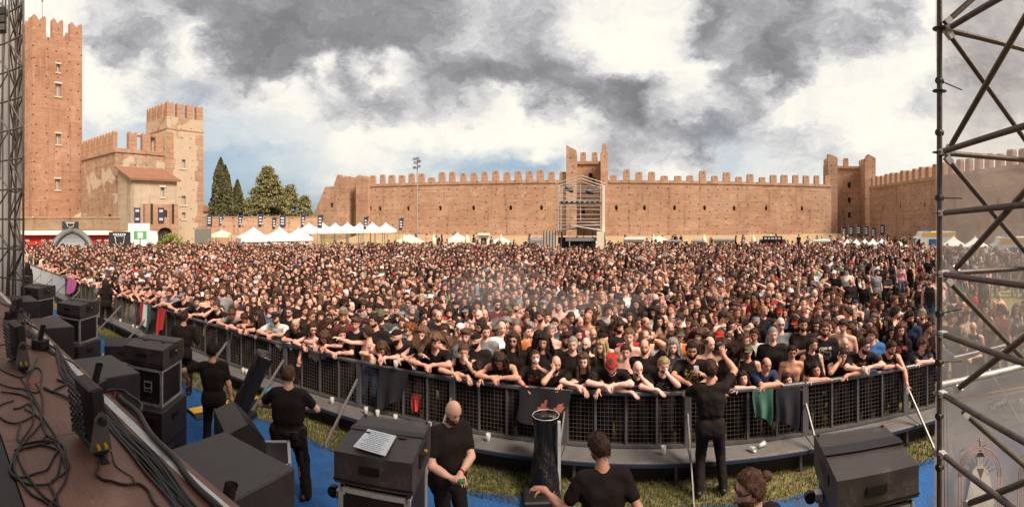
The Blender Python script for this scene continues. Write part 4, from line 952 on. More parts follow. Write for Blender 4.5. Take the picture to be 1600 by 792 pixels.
# the sheet of paper on the lid
p_ = [at(540, 699, 1.9), at(569, 674, 1.9), at(617, 683, 1.9), at(602, 714, 1.9)]
pc = [at(x, y, 1.9) for x, y in ((551.7, 699), (575, 671.5), (619.5, 682.5), (602, 714))]
PAP = MB(); PAP.add([(v.x, v.y, 1.909) for v in pc] + [(v.x, v.y, 1.906) for v in pc], [(0, 3, 2, 1), (4, 5, 6, 7), (0, 1, 5, 4), (1, 2, 6, 5), (2, 3, 7, 6), (3, 0, 4, 7)])
po = PAP.build('paper_sheet', [plain('white_paper', (0.72, 0.74, 0.78), 0.6, var=0.04)]); tag(po, 'white printed paper sheet taped to the loudspeaker lid', 'paper')
rr = random.Random(9); INK = plain('ink', (0.05, 0.05, 0.06), 0.7)
A_, B_, C_, D_ = pc
for k in range(11):
    s = 0.08 + 0.84 * k / 10; a = B_.lerp(A_, s); b_ = C_.lerp(D_, s); f0 = 0.10 + rr.random() * 0.15; f1 = 0.75 + rr.random() * 0.17
    w_ = f0
    line = MB()
    while w_ < f1:
        e = min(f1, w_ + rr.uniform(0.04, 0.12)); q = [a.lerp(b_, w_), a.lerp(b_, e)]; dn = (A_ - B_).normalized() * 0.008
        line.add([(q[0].x, q[0].y, 1.9098), (q[1].x, q[1].y, 1.9098), (q[1].x + dn.x, q[1].y + dn.y, 1.9098), (q[0].x + dn.x, q[0].y + dn.y, 1.9098)], [(0, 1, 2, 3)]); w_ = e + 0.02
    tag(line.build('text_line', [INK], po), kind='stuff')
for u, lb in ((-2.98, 'large black subwoofer with a flat top at the stage edge in front'), (-5.65, 'flat topped black subwoofer at the stage edge behind the lamp'), (-8.3, 'flat topped black subwoofer, third along the stage edge'), (-10.9, 'flat topped black subwoofer, farthest along the stage edge')):
    q = stg(u, 2.19); sub(q, -SN + 0.05, lb)
# monitor wedges lying behind the subs, on a case
def wedge(loc, rz, label):
    S = empty('stage_monitor', loc, rz, label, 'stage monitor', 'stage monitor wedges in the pit')
    prof = [(-0.24, 0), (0.26, 0), (0.26, 0.14), (0.02, 0.40), (-0.24, 0.30)]; mb = MB(); n = len(prof)
    v0 = [(-0.38, a, b_) for a, b_ in prof]; v1 = [(0.38, a, b_) for a, b_ in prof]
    mb.add(v0 + v1, [tuple(range(n)), tuple(range(n, 2 * n))[::-1]] + [(i + n, (i + 1) % n + n, (i + 1) % n, i) for i in range(n)]); mb.build('cabinet', [SPK], S)
    MB().box((0, 0.145, 0.275), (0.70, 0.012, 0.30), 0, mat=Matrix.Rotation(radians(42.7), 3, 'X')).build('grille', [RUB], S); MB().b2(-0.1, 0.1, -0.25, -0.238, 0.12, 0.2).build('rear_handle', [RUB], S); return S
def low_case(loc, rz, h, label):
    S = empty('flight_case', (loc[0], loc[1], 0), rz, label, 'flight case', 'flat flight cases standing in the pit'); MB().b2(-0.48, 0.48, -0.3, 0.3, 0.1, h - 0.01).build('panels', [CASE], S)
    mb = MB(); edge_trim(mb, -0.47, 0.47, -0.29, 0.29, 0.115, h - 0.014); mb.build('aluminium_edges', [ALU], S); MB().b2(-0.484, 0.484, -0.304, 0.304, h * 0.7, h * 0.7 + 0.03).build('lid_rim', [ALU], S)
    for sx in (-1, 1):
        l = MB().b2(sx * 0.25 - 0.06, sx * 0.25 + 0.06, -0.31, -0.298, h * 0.62, h * 0.76).build('butterfly_latch', [ALU], S)
        for sy in (-1, 1): MB().tube((sx * 0.4, sy * 0.22 - 0.02, 0.05), (sx * 0.4, sy * 0.22 + 0.02, 0.05), 0.05, 10).build('caster', [RUB], S)
q = at(392, 690, 1.05); low_case((q.x, q.y), 0.5, 0.92, 'flat black flight case with silver edges below the monitor wedge'); q2 = at(372, 676, 1.06); wedge((q2.x, q2.y, 0.922), -0.75, 'black monitor wedge lying on a flight case beside the man in a black T-shirt')
q = at(195, 560, 1.0); low_case((q.x, q.y), 0.7, 1.0, 'flat flight case half hidden behind the stage edge'); wedge((q.x - 0.02, q.y, 1.002), 0.8, 'black monitor wedge behind the flat topped subwoofer')

# -- barrier
def barrier():
    W = 1.85; me = {}
    def M(k, mb, mat): me[k] = mb.mesh(k, mat)
    M('post', MB().bevbox((0, 0, 0.62), (0.10, 0.06, 1.10), 0.008), [BSTEEL]); M('top_rail', MB().bevbox((W / 2, 0, 1.165), (W - 0.004, 0.075, 0.06), 0.012), [BSTEEL]); M('bottom_rail', MB().b2(0.051, W - 0.051, -0.03, 0.03, 0.355, 0.40), [BSTEEL])
    M('upright', MB().bevbox((0, 0, 0.765), (0.035, 0.03, 0.73), 0.004), [BSTEEL])
    mb = MB(); nx, nz = 30, 12
    for i in range(nx): x = 0.06 + (W - 0.12) * i / (nx - 1); mb.b2(x - 0.002, x + 0.002, 0.006, 0.011, 0.40, 1.135)
    for j in range(nz): z = 0.42 + 0.70 * j / (nz - 1); mb.b2(0.05, W - 0.05, 0.0112, 0.0162, z - 0.002, z + 0.002)
    M('wire_mesh', mb, [WIREM])
    M('step_plate', MB().bevbox((W / 2, -0.235, 0.335), (W - 0.012, 0.42, 0.02), 0.004), [PLATE]); M('step_edge', MB().bevbox((W / 2, -0.455, 0.312), (W - 0.008, 0.022, 0.06), 0.006), [BLUEP])
    M('step_leg', MB().b2(-0.02, 0.02, -0.40, -0.36, 0.0, 0.322), [BSTEEL]); M('base_beam', MB().b2(0.0, W, -0.30, -0.26, 0.02, 0.24), [RUB])
    mb = MB(); a, b_ = Vector((0.0, -0.05, 0.86)), Vector((0.0, -0.98, 0.02)); w = (b_ - a).normalized()
    mb.box((a + b_) / 2, (0.05, 0.018, (b_ - a).length), 0, mat=w.to_track_quat('Z', 'X').to_matrix() @ Matrix.Rotation(0, 3, 'Z')); M('stay', mb, [STAYM]); M('stay_foot', MB().box((0, -0.98, 0.012), (0.14, 0.10, 0.02)), [STAYM])
    k0, k1 = -15, 4
    for k in range(k0, k1 + 1):
        u = 0.62 + W * k; P = bar(u, 7.1)
        nm = ('behind the camera operator' if k == -1 else 'below the man in a sleeveless black shirt' if k == 1 else 'beneath the red capped man' if k == 0 else None)
        B = empty('crowd_barrier', P, -BN, ('sheeted grey' if k <= -12 else 'grey wire mesh') + ' crowd barrier panel, %s counted from the right-hand end' % nth(k1 - k + 1), 'barrier', 'crowd barrier panels')
        inst('post', me['post'], B); inst('top_rail', me['top_rail'], B); inst('bottom_rail', me['bottom_rail'], B); tag(inst('wire_mesh', me['wire_mesh'], B), kind='stuff')
        for j in range(1, 4): inst('upright', me['upright'], B, (W * j / 4, 0, 0))
        inst('step_plate', me['step_plate'], B); inst('step_edge', me['step_edge'], B); inst('base_beam', me['base_beam'], B)
        for x in (0.2, W - 0.2): inst('step_leg', me['step_leg'], B, (x, 0, 0))
        if k < 4: inst('stay', me['stay'], B); inst('stay_foot', me['stay_foot'], B)
        if k <= -12:                      # sheeted panels far along
            MB().b2(0.02, W - 0.02, -0.05, -0.044, 0.36, 1.12).build('cover_sheet', [plain('pale_sheet', (0.50, 0.51, 0.52), 0.6, var=0.12, scale=3) if 'pale_sheet' not in MATS else MATS['pale_sheet']], B)
barrier()

# -- plastic cups on the step
def cup_mat():
    m, t, b = new_mat('clear_plastic'); b.inputs['Base Color'].default_value = (0.75, 0.72, 0.68, 1); b.inputs['Roughness'].default_value = 0.25; b.inputs['Alpha'].default_value = 0.55; return m
CUP = cup_mat()
cupme = MB().lathe([(0.0, 0.0), (0.028, 0.0), (0.031, 0.05), (0.039, 0.125), (0.036, 0.125), (0.029, 0.05), (0.0, 0.006)], 12).mesh('plastic_cup', [CUP])
def cup(p, lb, lie=None, rz=0, sc=1.0):
    o = inst('plastic_cup', cupme, None, p, rz, (sc,) * 3); tag(o, lb, 'cup', 'plastic cups left on the barrier step')
    if lie is not None: o.rotation_euler = (pi / 2 * 0.97, 0, lie)
    return o
for i, (x, y) in enumerate(((519, 625), (572, 634), (590, 640), (618, 650), (671, 668), (763, 684), (1037, 698), (380, 573), (385, 575), (208, 500), (214, 505), (188, 490))):
    a = az_of(x) - BN; d = 6.90 / cos(a); q = atd(x, d, 0.346)
    cup(q, ('empty plastic cup standing on the step, ' + ('left of the bald security man', 'behind the paper topped speaker, leftmost of three', 'behind the paper topped speaker, middle of three', 'behind the paper topped speaker, rightmost of three', 'just left of the bald bearded man', 'right of the bald bearded man', 'left of the stay beside the camera operator', 'by the pit crew at left', 'touching another cup by the pit crew', 'far left, by the white lump', 'far left, second of the group', 'far left, first of the group')[i]))
for x, rz, lb in ((1170, 0.4, 'crushed cup lying on the step beside the camera operator'), (1186, 1.9, 'second cup lying on the step right of the camera operator')):
    a = az_of(x) - BN; cup(atd(x, 6.87 / cos(a), 0.386), lb, rz)

# -- things standing in the pit
def wrap_mat():
    m, t, b = new_mat('black_plastic_wrap'); co = t.scale(obj_co(t), (16, 16, 3.2)); n = t.noise(co, 1.0, 3, 0.55, 1.2); b.inputs['Base Color'].default_value = (0.013, 0.011, 0.011, 1); b.inputs['Roughness'].default_value = 0.2; bump(t, b, n, 0.55, 0.05); return m
BAGP = wrap_mat()
def wrap(prof, axis_from, axis_to, name, label, seed, tag_='confetti blower'):
    a, b_ = Vector(axis_from), Vector(axis_to); rs = random.Random(seed); T = empty(name, (a.x, a.y, 0), 0, label, tag_)
    n, k = 60, 26; w = (b_ - a); wn = w.normalized(); u = wn.orthogonal().normalized(); v = wn.cross(u); vs = []
    ph = [rs.uniform(0, 6) for _ in range(6)]
    for j in range(k + 1):
        s = j / k; r = np.interp(s, [q[0] for q in prof], [q[1] for q in prof]); c = a + w * s
        for i in range(n):
            t_ = 2 * pi * i / n; q = r * (1 + 0.06 * sin(t_ * 5 + ph[0] + s * 4) + 0.05 * abs(sin(t_ * 11 + ph[1] - s * 5)) + 0.03 * sin(s * 22 + ph[2] + t_ * 5) + rs.uniform(-0.008, 0.008)); vs.append(c + u * (q * cos(t_)) + v * (q * sin(t_)))
    fs = [(j * n + i, j * n + (i + 1) % n, (j + 1) * n + (i + 1) % n, (j + 1) * n + i) for j in range(k) for i in range(n)] + [tuple(range(n))[::-1], tuple(range(k * n, (k + 1) * n))]
    mb = MB(); mb.add([p - Vector((a.x, a.y, 0)) for p in vs], fs, 0, True); mb.build('plastic_wrap', [BAGP], T)
    return T, a, b_
q = at(853, 768); T, a, b_ = wrap([(0, 0.20), (0.25, 0.19), (0.6, 0.15), (0.9, 0.185), (1, 0.19)], (q.x - 0.02, q.y - 0.1, 0.02), (q.x + 0.02, q.y + 0.12, 1.04), 'wrapped_blower', 'upright blower wrapped in crumpled black plastic before the barrier', 4)
MB().path([(0.19 * cos(t_ / 10 * 2 * pi) + 0.02, 0.19 * sin(t_ / 10 * 2 * pi) + 0.12, 1.055) for t_ in range(11)], 0.005, 5).build('rim', [ALU], T)
MB().b2(0.17, 0.21, -0.06, 0.0, 0.0, 1.02).build('support_bar', [ALU], T); MB().bevbox((-0.05, -0.15, 0.06), (0.5, 0.4, 0.12), 0.02).build('foot', [RUB], T)
for (xb, yb_, xt, yt, zt_, dd, lb, sd) in ((372, 640, 416, 552, 1.25, 9.2, 'leaning black blower tube near the bald security man', 5), (226, 527, 262, 480, 1.15, 14.0, 'leaning black blower tube beyond the long haired stagehand', 6)):
    q = at(xb, yb_ + 5, 0.1); e = atd(xt, hypot(q.x, q.y) * 0.985, zt_); T, a, b_ = wrap([(0, 0.17), (0.5, 0.15), (1, 0.17)], (q.x, q.y, 0.12), e, 'leaning_blower', lb, sd)
    MB().bevbox((0, 0, 0.06), (0.6, 0.45, 0.12), 0.02).build('foot', [RUB], T)
# yellow cable ramp across the carpet
q0, q1 = at(298, 650), at(418, 621); R_ = empty('cable_ramp', ((q0 + q1) / 2)[:], atan2((q1 - q0).y, (q1 - q0).x), 'black and yellow cable ramp laid across the pit', 'cable ramp')
L = (q1 - q0).length; nseg = 3
for k in range(nseg):
    x0, x1 = -L / 2 + L * k / nseg, -L / 2 + L * (k + 1) / nseg - 0.01; mb = MB(); pr = [(-0.27, 0.03), (0.27, 0.03), (0.13, 0.085), (-0.13, 0.085)]
    mb.add([(x0, a, b_) for a, b_ in pr] + [(x1, a, b_) for a, b_ in pr], [(0, 3, 2, 1), (4, 5, 6, 7), (0, 1, 5, 4), (1, 2, 6, 5), (2, 3, 7, 6), (3, 0, 4, 7)]); mb.build('ramp_section', [RUB], R_); MB().b2(x0 + 0.01, x1 - 0.01, -0.125, 0.125, 0.086, 0.094).build('yellow_lid', [YELP], R_)
q = at(424, 617, 0.25); o = MB().ball((0, 0, 0), (0.13, 0.13, 0.15), 14, 10).add([], []).build('balloon', [plain('light_blue_latex', (0.06, 0.36, 0.48), 0.25, var=0.06)], None, q); tag(o, 'light blue balloon lying by the barrier', 'balloon')
MB().tube((0, 0, -0.15), (0.01, 0, -0.18), 0.016, 6).build('knot', [MATS['light_blue_latex']], o)
q = at(202, 512, 0.1); rb = random.Random(1); mb = MB(); mb.ball((0, 0, 0.12), (0.24, 0.17, 0.16), 12, 7); mb.v = [(x * rb.uniform(0.9, 1.1), y * rb.uniform(0.9, 1.1), z * rb.uniform(0.92, 1.05)) for x, y, z in mb.v]; o = mb.build('white_sack', [plain('white_sack_cloth', (0.5, 0.47, 0.44), 0.8)], None, (q.x, q.y, -0.01)); tag(o, 'crumpled white sack on the grass in the pit', 'sack')

# -- cloths and flags hung over the barrier
def drape(x0, x1, p, z1, z0, mats, label, name='draped_flag', fold=5, split=None):
    a0, a1 = az_of(x0) - BN, az_of(x1) - BN; u0, u1 = p * tan(a0), p * tan(a1); n, k = 18, 10; O = bar(u0, p); mb = MB(); vs = []
    rs = random.Random(int(x0))
    ph = rs.uniform(0, 5)
    for j in range(k + 1):
        for i in range(n + 1):
            f, s = i / n, j / k; w = (u1 - u0) * (1 - 0.25 * s * s); vs.append((f * w + 0.02 * sin(s * 4 + ph), -0.06 - 0.035 * s * (1 + sin(f * fold * 2 + ph)) - 0.01, z1 + (z0 - z1) * s * (0.85 + 0.15 * sin(f * 3.1 + ph))))
    for j in range(k):
        for i in range(n): mb.add([], [[0]]) if False else None
    fs = [(j * (n + 1) + i, j * (n + 1) + i + 1, (j + 1) * (n + 1) + i + 1, (j + 1) * (n + 1) + i) for j in range(k) for i in range(n)]; mb.add(vs, fs, 0, True)
    if split: mb.m = [split((i % n) / n, (i // n) / k) for i in range(len(fs))]
    o = mb.build(name, mats, None, O, -BN); tag(o, label, 'flag' if 'flag' in name else 'cloth'); return o
GREENF = plain('green_cloth', (0.05, 0.13, 0.085), 0.8); REDC = plain('red_cloth', (0.5, 0.03, 0.025), 0.8); PINKC = plain('pink_cloth', (0.55, 0.12, 0.30), 0.8); SALM = plain('salmon_print', (0.45, 0.13, 0.08), 0.8)
drape(1176, 1208, 7.05, 1.20, 0.62, [GREENF], 'dark green flag hanging over the rail below the man in a blue T-shirt')
drape(1212, 1250, 7.05, 1.18, 0.45, [BLACKB], 'black jacket hung over the rail below the girl resting her head', 'hung_jacket')
drape(812, 892, 7.05, 1.22, 0.66, [BLACKB, SALM], 'black flag with salmon red print hanging over the rail', split=lambda f, s: 1 if (0.35 < f < 0.62 and s > 0.25 + abs(f - 0.48) * 2) or (0.72 < f < 0.93 and s > 0.3 + abs(f - 0.82) * 2) else 0)
drape(596, 640, 7.06, 1.20, 0.42, [BLACKB], 'black sweatshirt hung over the rail left of the woman with the cup', 'hung_jacket')
drape(648, 662, 7.20, 0.80, 0.40, [REDC], 'red bag hanging behind the barrier mesh', 'red_bag')
drape(250, 262, 7.02, 1.25, 0.4, [REDC], 'red flag hanging from the barrier at the left'); drape(222, 240, 7.02, 1.2, 0.35, [REDC, WPAINT, GREENF], 'Italian coloured flag draped over the barrier at the left', split=lambda f, s: 0 if f < 0.33 else (1 if f < 0.66 else 2))
drape(108, 122, 7.02, 1.25, 0.55, [PINKC], 'pink cloth hung over the sheeted barrier')

# -- on the deck: LED floods, tubes, boxes, cables
YOKE = plain('grey_yoke_steel', (0.15, 0.13, 0.115), 0.5, 0.4, var=0.2)
def flood(loc, rz, label, sc=1.0):
    S = empty('stage_flood_light', loc, rz, label, 'stage light', 'LED flood lights on the stage edge'); S.scale = (sc,) * 3
    b0 = MB().bevbox((0, 0, 0.30), (0.36, 0.11, 0.42), 0.015, mat=Matrix.Rotation(0.12, 3, 'X')).build('housing', [RUB], S)
    mb = MB()
    for i in range(6):
        for j in range(8): mb.tube((-0.13 + i * 0.052, -0.052, 0.13 + j * 0.048), (-0.13 + i * 0.052, -0.066, 0.13 + j * 0.048), 0.018, 8)
    tag(mb.build('lens', [GLASSD], S), kind='stuff'); S.children[-1].rotation_euler = (0.12, 0, 0); S.children[-1].location = (0, -0.03, 0.0)
    for s in (-1, 1):
        MB().prism([(-0.09, 0.05), (0.09, 0.05), (0.05, 0.30), (0.02, 0.34), (-0.02, 0.34), (-0.05, 0.30)], s * 0.195 - 0.008, s * 0.195 + 0.008).build('yoke_plate', [YOKE], S); c = S.children[-1]; c.rotation_euler = (0, 0, pi / 2); c.location = (0, 0, 0)
        MB().tube((s * 0.20, 0, 0.28), (s * 0.25, 0, 0.28), 0.028, 10).build('clamp_knob', [RUB], S)
    MB().bevbox((0, 0.02, 0.03), (0.36, 0.12, 0.045), 0.008).build('base', [RUB], S)
    MB().b2(-0.30, 0.30, -0.03, 0.03, 0.0, 0.008).build('foot_bar', [RUB], S)
    for k in (-0.03, 0.03): MB().tube((0.20, k, 0.10), (0.245, k, 0.09), 0.014, 8).build('connector', [YELP], S)
    return S
q = at(142, 697, DECK); flood((q.x, q.y, DECK), -0.30, 'nearest LED flood light with yellow plugs on the stage deck', 0.92)
q = at(28, 572, DECK); flood((q.x, q.y, DECK), -0.25, 'LED flood light with yellow plugs farther along the deck', 0.95)
q = at(30, 505, DECK); flood((q.x, q.y, DECK), -0.35, 'farthest LED flood light on the deck, near the cable tangle', 0.8)
def tube_unit(x, y, z, h, r, tilt, label, box=True):
    q = at(x, y, z); S = empty('flame_tube', (q.x, q.y, z), 0.3, label, 'effect tube', 'black effect tubes along the stage edge')
    z0 = 0.0
    if box: MB().bevbox((0, 0, 0.06), (0.16, 0.18, 0.12), 0.008).build('base_box', [RUB], S); z0 = 0.12
    e = Vector((tilt, 0.02, z0 + h)); MB().tube((0, 0, z0), e, r, 14, cap=False).build('tube', [RUB], S); MB().tube((0, 0, z0), e, r * 0.86, 14, cap=False).build('inner_tube', [DARK], S); MB().tube(e - Vector((0, 0, 0.02)), e + Vector((tilt * 0.05, 0, 0.002)), r * 1.06, 14, cap=False).build('collar', [RUB], S)
tube_unit(149, 614, DECK, 0.15, 0.035, 0.03, 'black effect tube behind the nearest flood light'); tube_unit(63, 545, DECK, 0.17, 0.035, 0.03, 'black effect tube in the middle of the stage edge'); tube_unit(18, 498, DECK, 0.17, 0.035, 0.03, 'black effect tube farthest along the stage edge')
tube_unit(352, 800, 2.0, 0.16, 0.040, 0.03, 'black effect tube beside the large subwoofer', False)
CABM = plain('black_cable', (0.009, 0.007, 0.006), 0.45, var=0.3, scale=9)
def cable(pts, r, label, group=None, z=DECK, seed=0, wob=0.012, name='cable', mat=None):
    rs = random.Random(seed); P = [at(x, y, z + r) for x, y in pts]; out = []
    for i in range(len(P) - 1):
        a, b_, c, d_ = P[max(i - 1, 0)], P[i], P[i + 1], P[min(i + 2, len(P) - 1)]
        for k in range(8):
            t_ = k / 8; out.append(0.5 * ((2 * b_) + (-a + c) * t_ + (2 * a - 5 * b_ + 4 * c - d_) * t_ ** 2 + (-a + 3 * b_ - 3 * c + d_) * t_ ** 3))
    out.append(P[-1]); ph = rs.uniform(0, 6)
    out = [p + Vector((wob * sin(i * 0.7 + ph), wob * cos(i * 0.53 + ph), abs(0.3 * wob * sin(i * 0.4 + ph)))) for i, p in enumerate(out)]
    o = MB().path(out, r, 6).build(name, [mat or CABM]); return tag(o, label, 'cable', group)
for k in range(12):
    dx = (k - 5) * 2.6; cable([(88 + dx * 0.25, 540), (105 + dx * 0.5, 585), (150 + dx * 0.7, 632), (185 + dx, 672), (232 + dx * 1.2, 722), (292 + dx * 1.4, 800), (300 + dx * 1.5, 830)], 0.0075 + 0.003 * (k % 3 == 0), 'black cable in the thick bundle by the white stage edge, %s from the edge' % nth(12 - k), 'bundle of cables along the stage edge', seed=k, wob=0.014)
loops = [[(55, 600), (70, 640), (40, 690), (20, 730), (50, 770), (85, 800), (100, 830)], [(0, 612), (40, 620), (75, 660), (95, 720), (70, 760), (20, 740), (30, 700), (80, 690), (105, 740), (70, 800)], [(30, 590), (55, 640), (30, 700), (60, 770), (110, 800), (140, 840)],
         [(20, 640), (48, 632), (45, 655), (10, 660), (-5, 640), (20, 625)], [(25, 705), (60, 695), (88, 705), (70, 735), (30, 745), (15, 725), (40, 700), (90, 690)], [(0, 575), (30, 590), (60, 575), (62, 610), (30, 608), (0, 600)], [(40, 640), (72, 665), (60, 690), (28, 688), (32, 660)],
         [(60, 560), (45, 590), (60, 640), (75, 680), (100, 700), (105, 730), (80, 760), (95, 800)], [(10, 565), (35, 560), (45, 545), (75, 548), (100, 560), (125, 575)], [(0, 540), (30, 536), (60, 545), (90, 556)]]
lab = ['coming down from the flood light', 'in a wide double loop', 'running towards the bottom edge', 'coiled small at the picture edge', 'in an oval coil near the dark deck', 'doubled back near the far flood light', 'in a tight oval', 'winding through the middle of the tangle', 'crossing towards the effect tube', 'lying straightest at the back']
for k, (pts, l) in enumerate(zip(loops, lab)): cable(pts, 0.0075, 'black cable in the tangle on the deck, ' + l, 'tangled cables on the deck', seed=20 + k)
cable([(90, 592), (100, 600), (82, 612), (70, 606), (108, 625), (125, 645), (140, 655)], 0.011, 'thick black cable snaking past the orange paint mark', seed=41)
cable([(152, 700), (152, 735), (165, 752), (200, 756), (230, 765), (250, 800)], 0.009, 'black cable leading from the nearest flood light', seed=42); cable([(170, 705), (190, 735), (215, 756)], 0.004, 'thin black wire beside the nearest flood light', seed=43)
cable([(188, 620), (215, 648), (260, 705), (300, 752), (345, 800)], 0.022, 'thick black multicore cable along the very stage edge', seed=44)
cable([(150, 615), (185, 610), (215, 625), (222, 645)], 0.012, 'grey braided cable looping to the flight case', seed=45); cable([(166, 612), (180, 622), (176, 608), (190, 618)], 0.004, 'thin red wire by the effect tube', seed=46, mat=REDC)
for k in range(8): cable([(0 + 6 * k, 470 + 3 * k), (20 + 5 * k, 485 + 4 * k), (10 + 9 * k, 505 + 4 * k), (50 + 6 * k, 525 + 4 * k)], 0.010, 'black cable in the far tangle near the left scaffold, %s from the back' % nth(k + 1), 'far tangle of cables on the deck', seed=60 + k, wob=0.04)
# orange paint arrow on the deck
mb = MB()
for (a, b_, c, d_) in (((45, 600), (66, 592), (67, 594), (46, 602)), ((45, 600), (50, 592), (52, 593), (46, 602)), ((44, 601), (58, 607), (58, 609), (45, 603))): mb.add([STI @ at(x, y, DECK + 0.004) for x, y in (a, b_, c, d_)], [(0, 1, 2, 3)])
tag(mb.build('paint_arrow', [plain('orange_spray', (0.55, 0.10, 0.03), 0.7)], ST), 'faded orange spray paint arrow')
# ------------------------------------------------------------------ scaffolds at both edges of the stage
TUBE = plain('scaffold_tube', (0.13, 0.10, 0.085), 0.5, 0.55, var=0.35, scale=11, dirt=(0.07, 0.05, 0.04), bmp=0.2)
def px_z(y, d): return zat(y, d)
RS = empty('stage_scaffold', atd(1468, 4.0), 0, 'ring lock scaffold tower of brown steel tubes at the edge of the stage', 'scaffold')
O = atd(1468, 4.0); cA, cB = atd(1600, 3.17), atd(1600, 4.49)
def rel(p): return Vector(p) - Vector((O.x, O.y, 0))
def plane_pt(pl, x, y):
    """point of the bay plane A (towards the stage) or B (along the barrier) seen at column x, row y"""
    c = cA if pl == 'A' else cB; dv = (c - O); t, d = hit(x, (O.x, O.y), (dv.x, dv.y)); q = O + dv * t
    return Vector((q.x, q.y, zat(y, d)))
SR = 0.0242
MB().tube(rel((O.x, O.y, 0)), rel((O.x, O.y, 7.5)), SR, 14).build('standard', [TUBE], RS)
dA, dB = (cA - O).normalized(), (cB - O).normalized(); LA = LB = 2.07
for q in (O + dA * LA, O + dB * LB, O + dA * LA + dB * LB): MB().tube(rel((q.x, q.y, 0)), rel((q.x, q.y, 7.5)), SR, 12).build('standard', [TUBE], RS)
zn = [zat(y, 4.0) for y in (45, 238, 333, 428, 521, 614, 708)]
ros = MB().lathe([(0.026, -0.004), (0.062, -0.004), (0.062, 0.004), (0.026, 0.004)], 12).mesh('rosette', [TUBE])
for z in zn + [zat(142, 4.0)]: inst('rosette', ros, RS, (0, 0, z))
def seg(pl, x0, y0, x1, y1, nm, ext=True, off=0.0, r=SR):
    a, b_ = plane_pt(pl, x0, y0), plane_pt(pl, x1, y1); dv = (cA if pl == 'A' else cB) - O; L = LA
    full = ((b_ - a).xy.length); 
    if ext: b_ = a + (b_ - a) * ((L - (a - O).xy.length) / full)
    sd = Vector((-dv.y, dv.x, 0)).normalized() * off; e = MB().tube(rel(a + sd), rel(b_ + sd), r, 12).build(nm, [TUBE], RS)
    w = (b_ - a).normalized()
    for p, s in ((a, 1), (b_, -1)):
        if ext or s == 1: MB().box(rel(p + sd) + w * s * 0.035, (0.05, 0.05, 0.07), 0, mat=w.to_track_quat('Z', 'Y').to_matrix()).build('wedge_head', [ALU], RS)
for (x0, y0, x1, y1) in ((1470, 428, 1600, 446), (1470, 521, 1600, 567), (1470, 614, 1600, 690), (1470, 708, 1600, 806), (1470, 333, 1600, 320), (1470, 238, 1600, 197)): seg('A', x0, y0, x1, y1, 'ledger')
for (x0, y0, x1, y1) in ((1471, 45, 1600, 77), (1471, 239, 1600, 250), (1471, 427, 1600, 419)): seg('B', x0, y0, x1, y1, 'ledger')
for (pl, x0, y0, x1, y1) in (('A', 1472, 43, 1545, -2), ('B', 1472, 40, 1519, -2), ('B', 1475, 52, 1600, 225), ('A', 1472, 236, 1600, 10), ('B', 1473, 246, 1600, 397), ('A', 1480, 426, 1600, 290), ('B', 1474, 434, 1600, 565), ('A', 1485, 612, 1600, 522), ('B', 1500, 640, 1600, 728), ('A', 1500, 792, 1600, 755)):
    seg(pl, x0, y0, x1, y1, 'diagonal_brace', True, 0.055 if pl == 'A' else -0.055)
for (y, ang) in ((126, 0.25), (207, 0), (309, 0.0), (490, -0.1), (566, 0.12), (650, 0.1), (730, 0.1)):
    z = zat(y, 4.0); MB().tube((-0.026, 0.0, z), (0.026, 0.0, z), 0.031, 10).build('cable_tie', [RUB], RS)
    if y in (126, 309, 490, 566): MB().tube((0.02, 0.0, z), rel(O + dB * 0.22) + Vector((0, 0, z - ang * 0.2)), 0.006, 5).build('tie_rod', [RUB], RS)
# sheets lashed behind the tubes
def sheet_mat(name, col, alpha, rough=0.45):
    m, t, b = new_mat(name); co = obj_co(t); n = t.noise(co, 3.5, 5, 0.6, 0.8)
    t.l.new(t.ramp(n, [(0.3, tuple(x * 0.85 for x in col)), (0.7, tuple(min(1, x * 1.1) for x in col))]), b.inputs['Base Color']); b.inputs['Roughness'].default_value = rough
    t.put(b.inputs['Alpha'], t.math('MULTIPLY_ADD', n, 0.25, alpha - 0.12)); bump(t, b, n, 0.4, 0.05)
    # thin cloth lets light through from behind
    tr = t.new('ShaderNodeBsdfTranslucent'); tr.inputs['Color'].default_value = tuple(min(1, x * 1.1) for x in col) + (1,); tp = t.new('ShaderNodeBsdfTransparent'); mx = t.new('ShaderNodeMixShader'); mx2 = t.new('ShaderNodeMixShader')
    al = t.math('MULTIPLY_ADD', n, 0.25, alpha - 0.12); b.inputs['Alpha'].default_value = 1.0
    for lk in list(b.inputs['Alpha'].links): m.node_tree.links.remove(lk)
    mx.inputs[0].default_value = 0.5; t.l.new(b.outputs[0], mx.inputs[1]); t.l.new(tr.outputs[0], mx.inputs[2]); t.put(mx2.inputs[0], al); t.l.new(tp.outputs[0], mx2.inputs[1]); t.l.new(mx.outputs[0], mx2.inputs[2])
    t.l.new(mx2.outputs[0], m.node_tree.nodes['Material Output'].inputs['Surface']); return m
CLEAR = sheet_mat('clear_rain_sheet', (0.80, 0.73, 0.66), 0.38, 0.3); BANM = sheet_mat('grey_banner_mesh', (0.60, 0.55, 0.53), 0.93, 0.7)
Nb = Vector((dB.y, -dB.x, 0)); Nb = Nb if Nb.dot(O) > 0 else -Nb       # away from the eye
def bp(s, z, off=0.16): q = O + dB * s + Nb * off; return Vector((q.x, q.y, z))
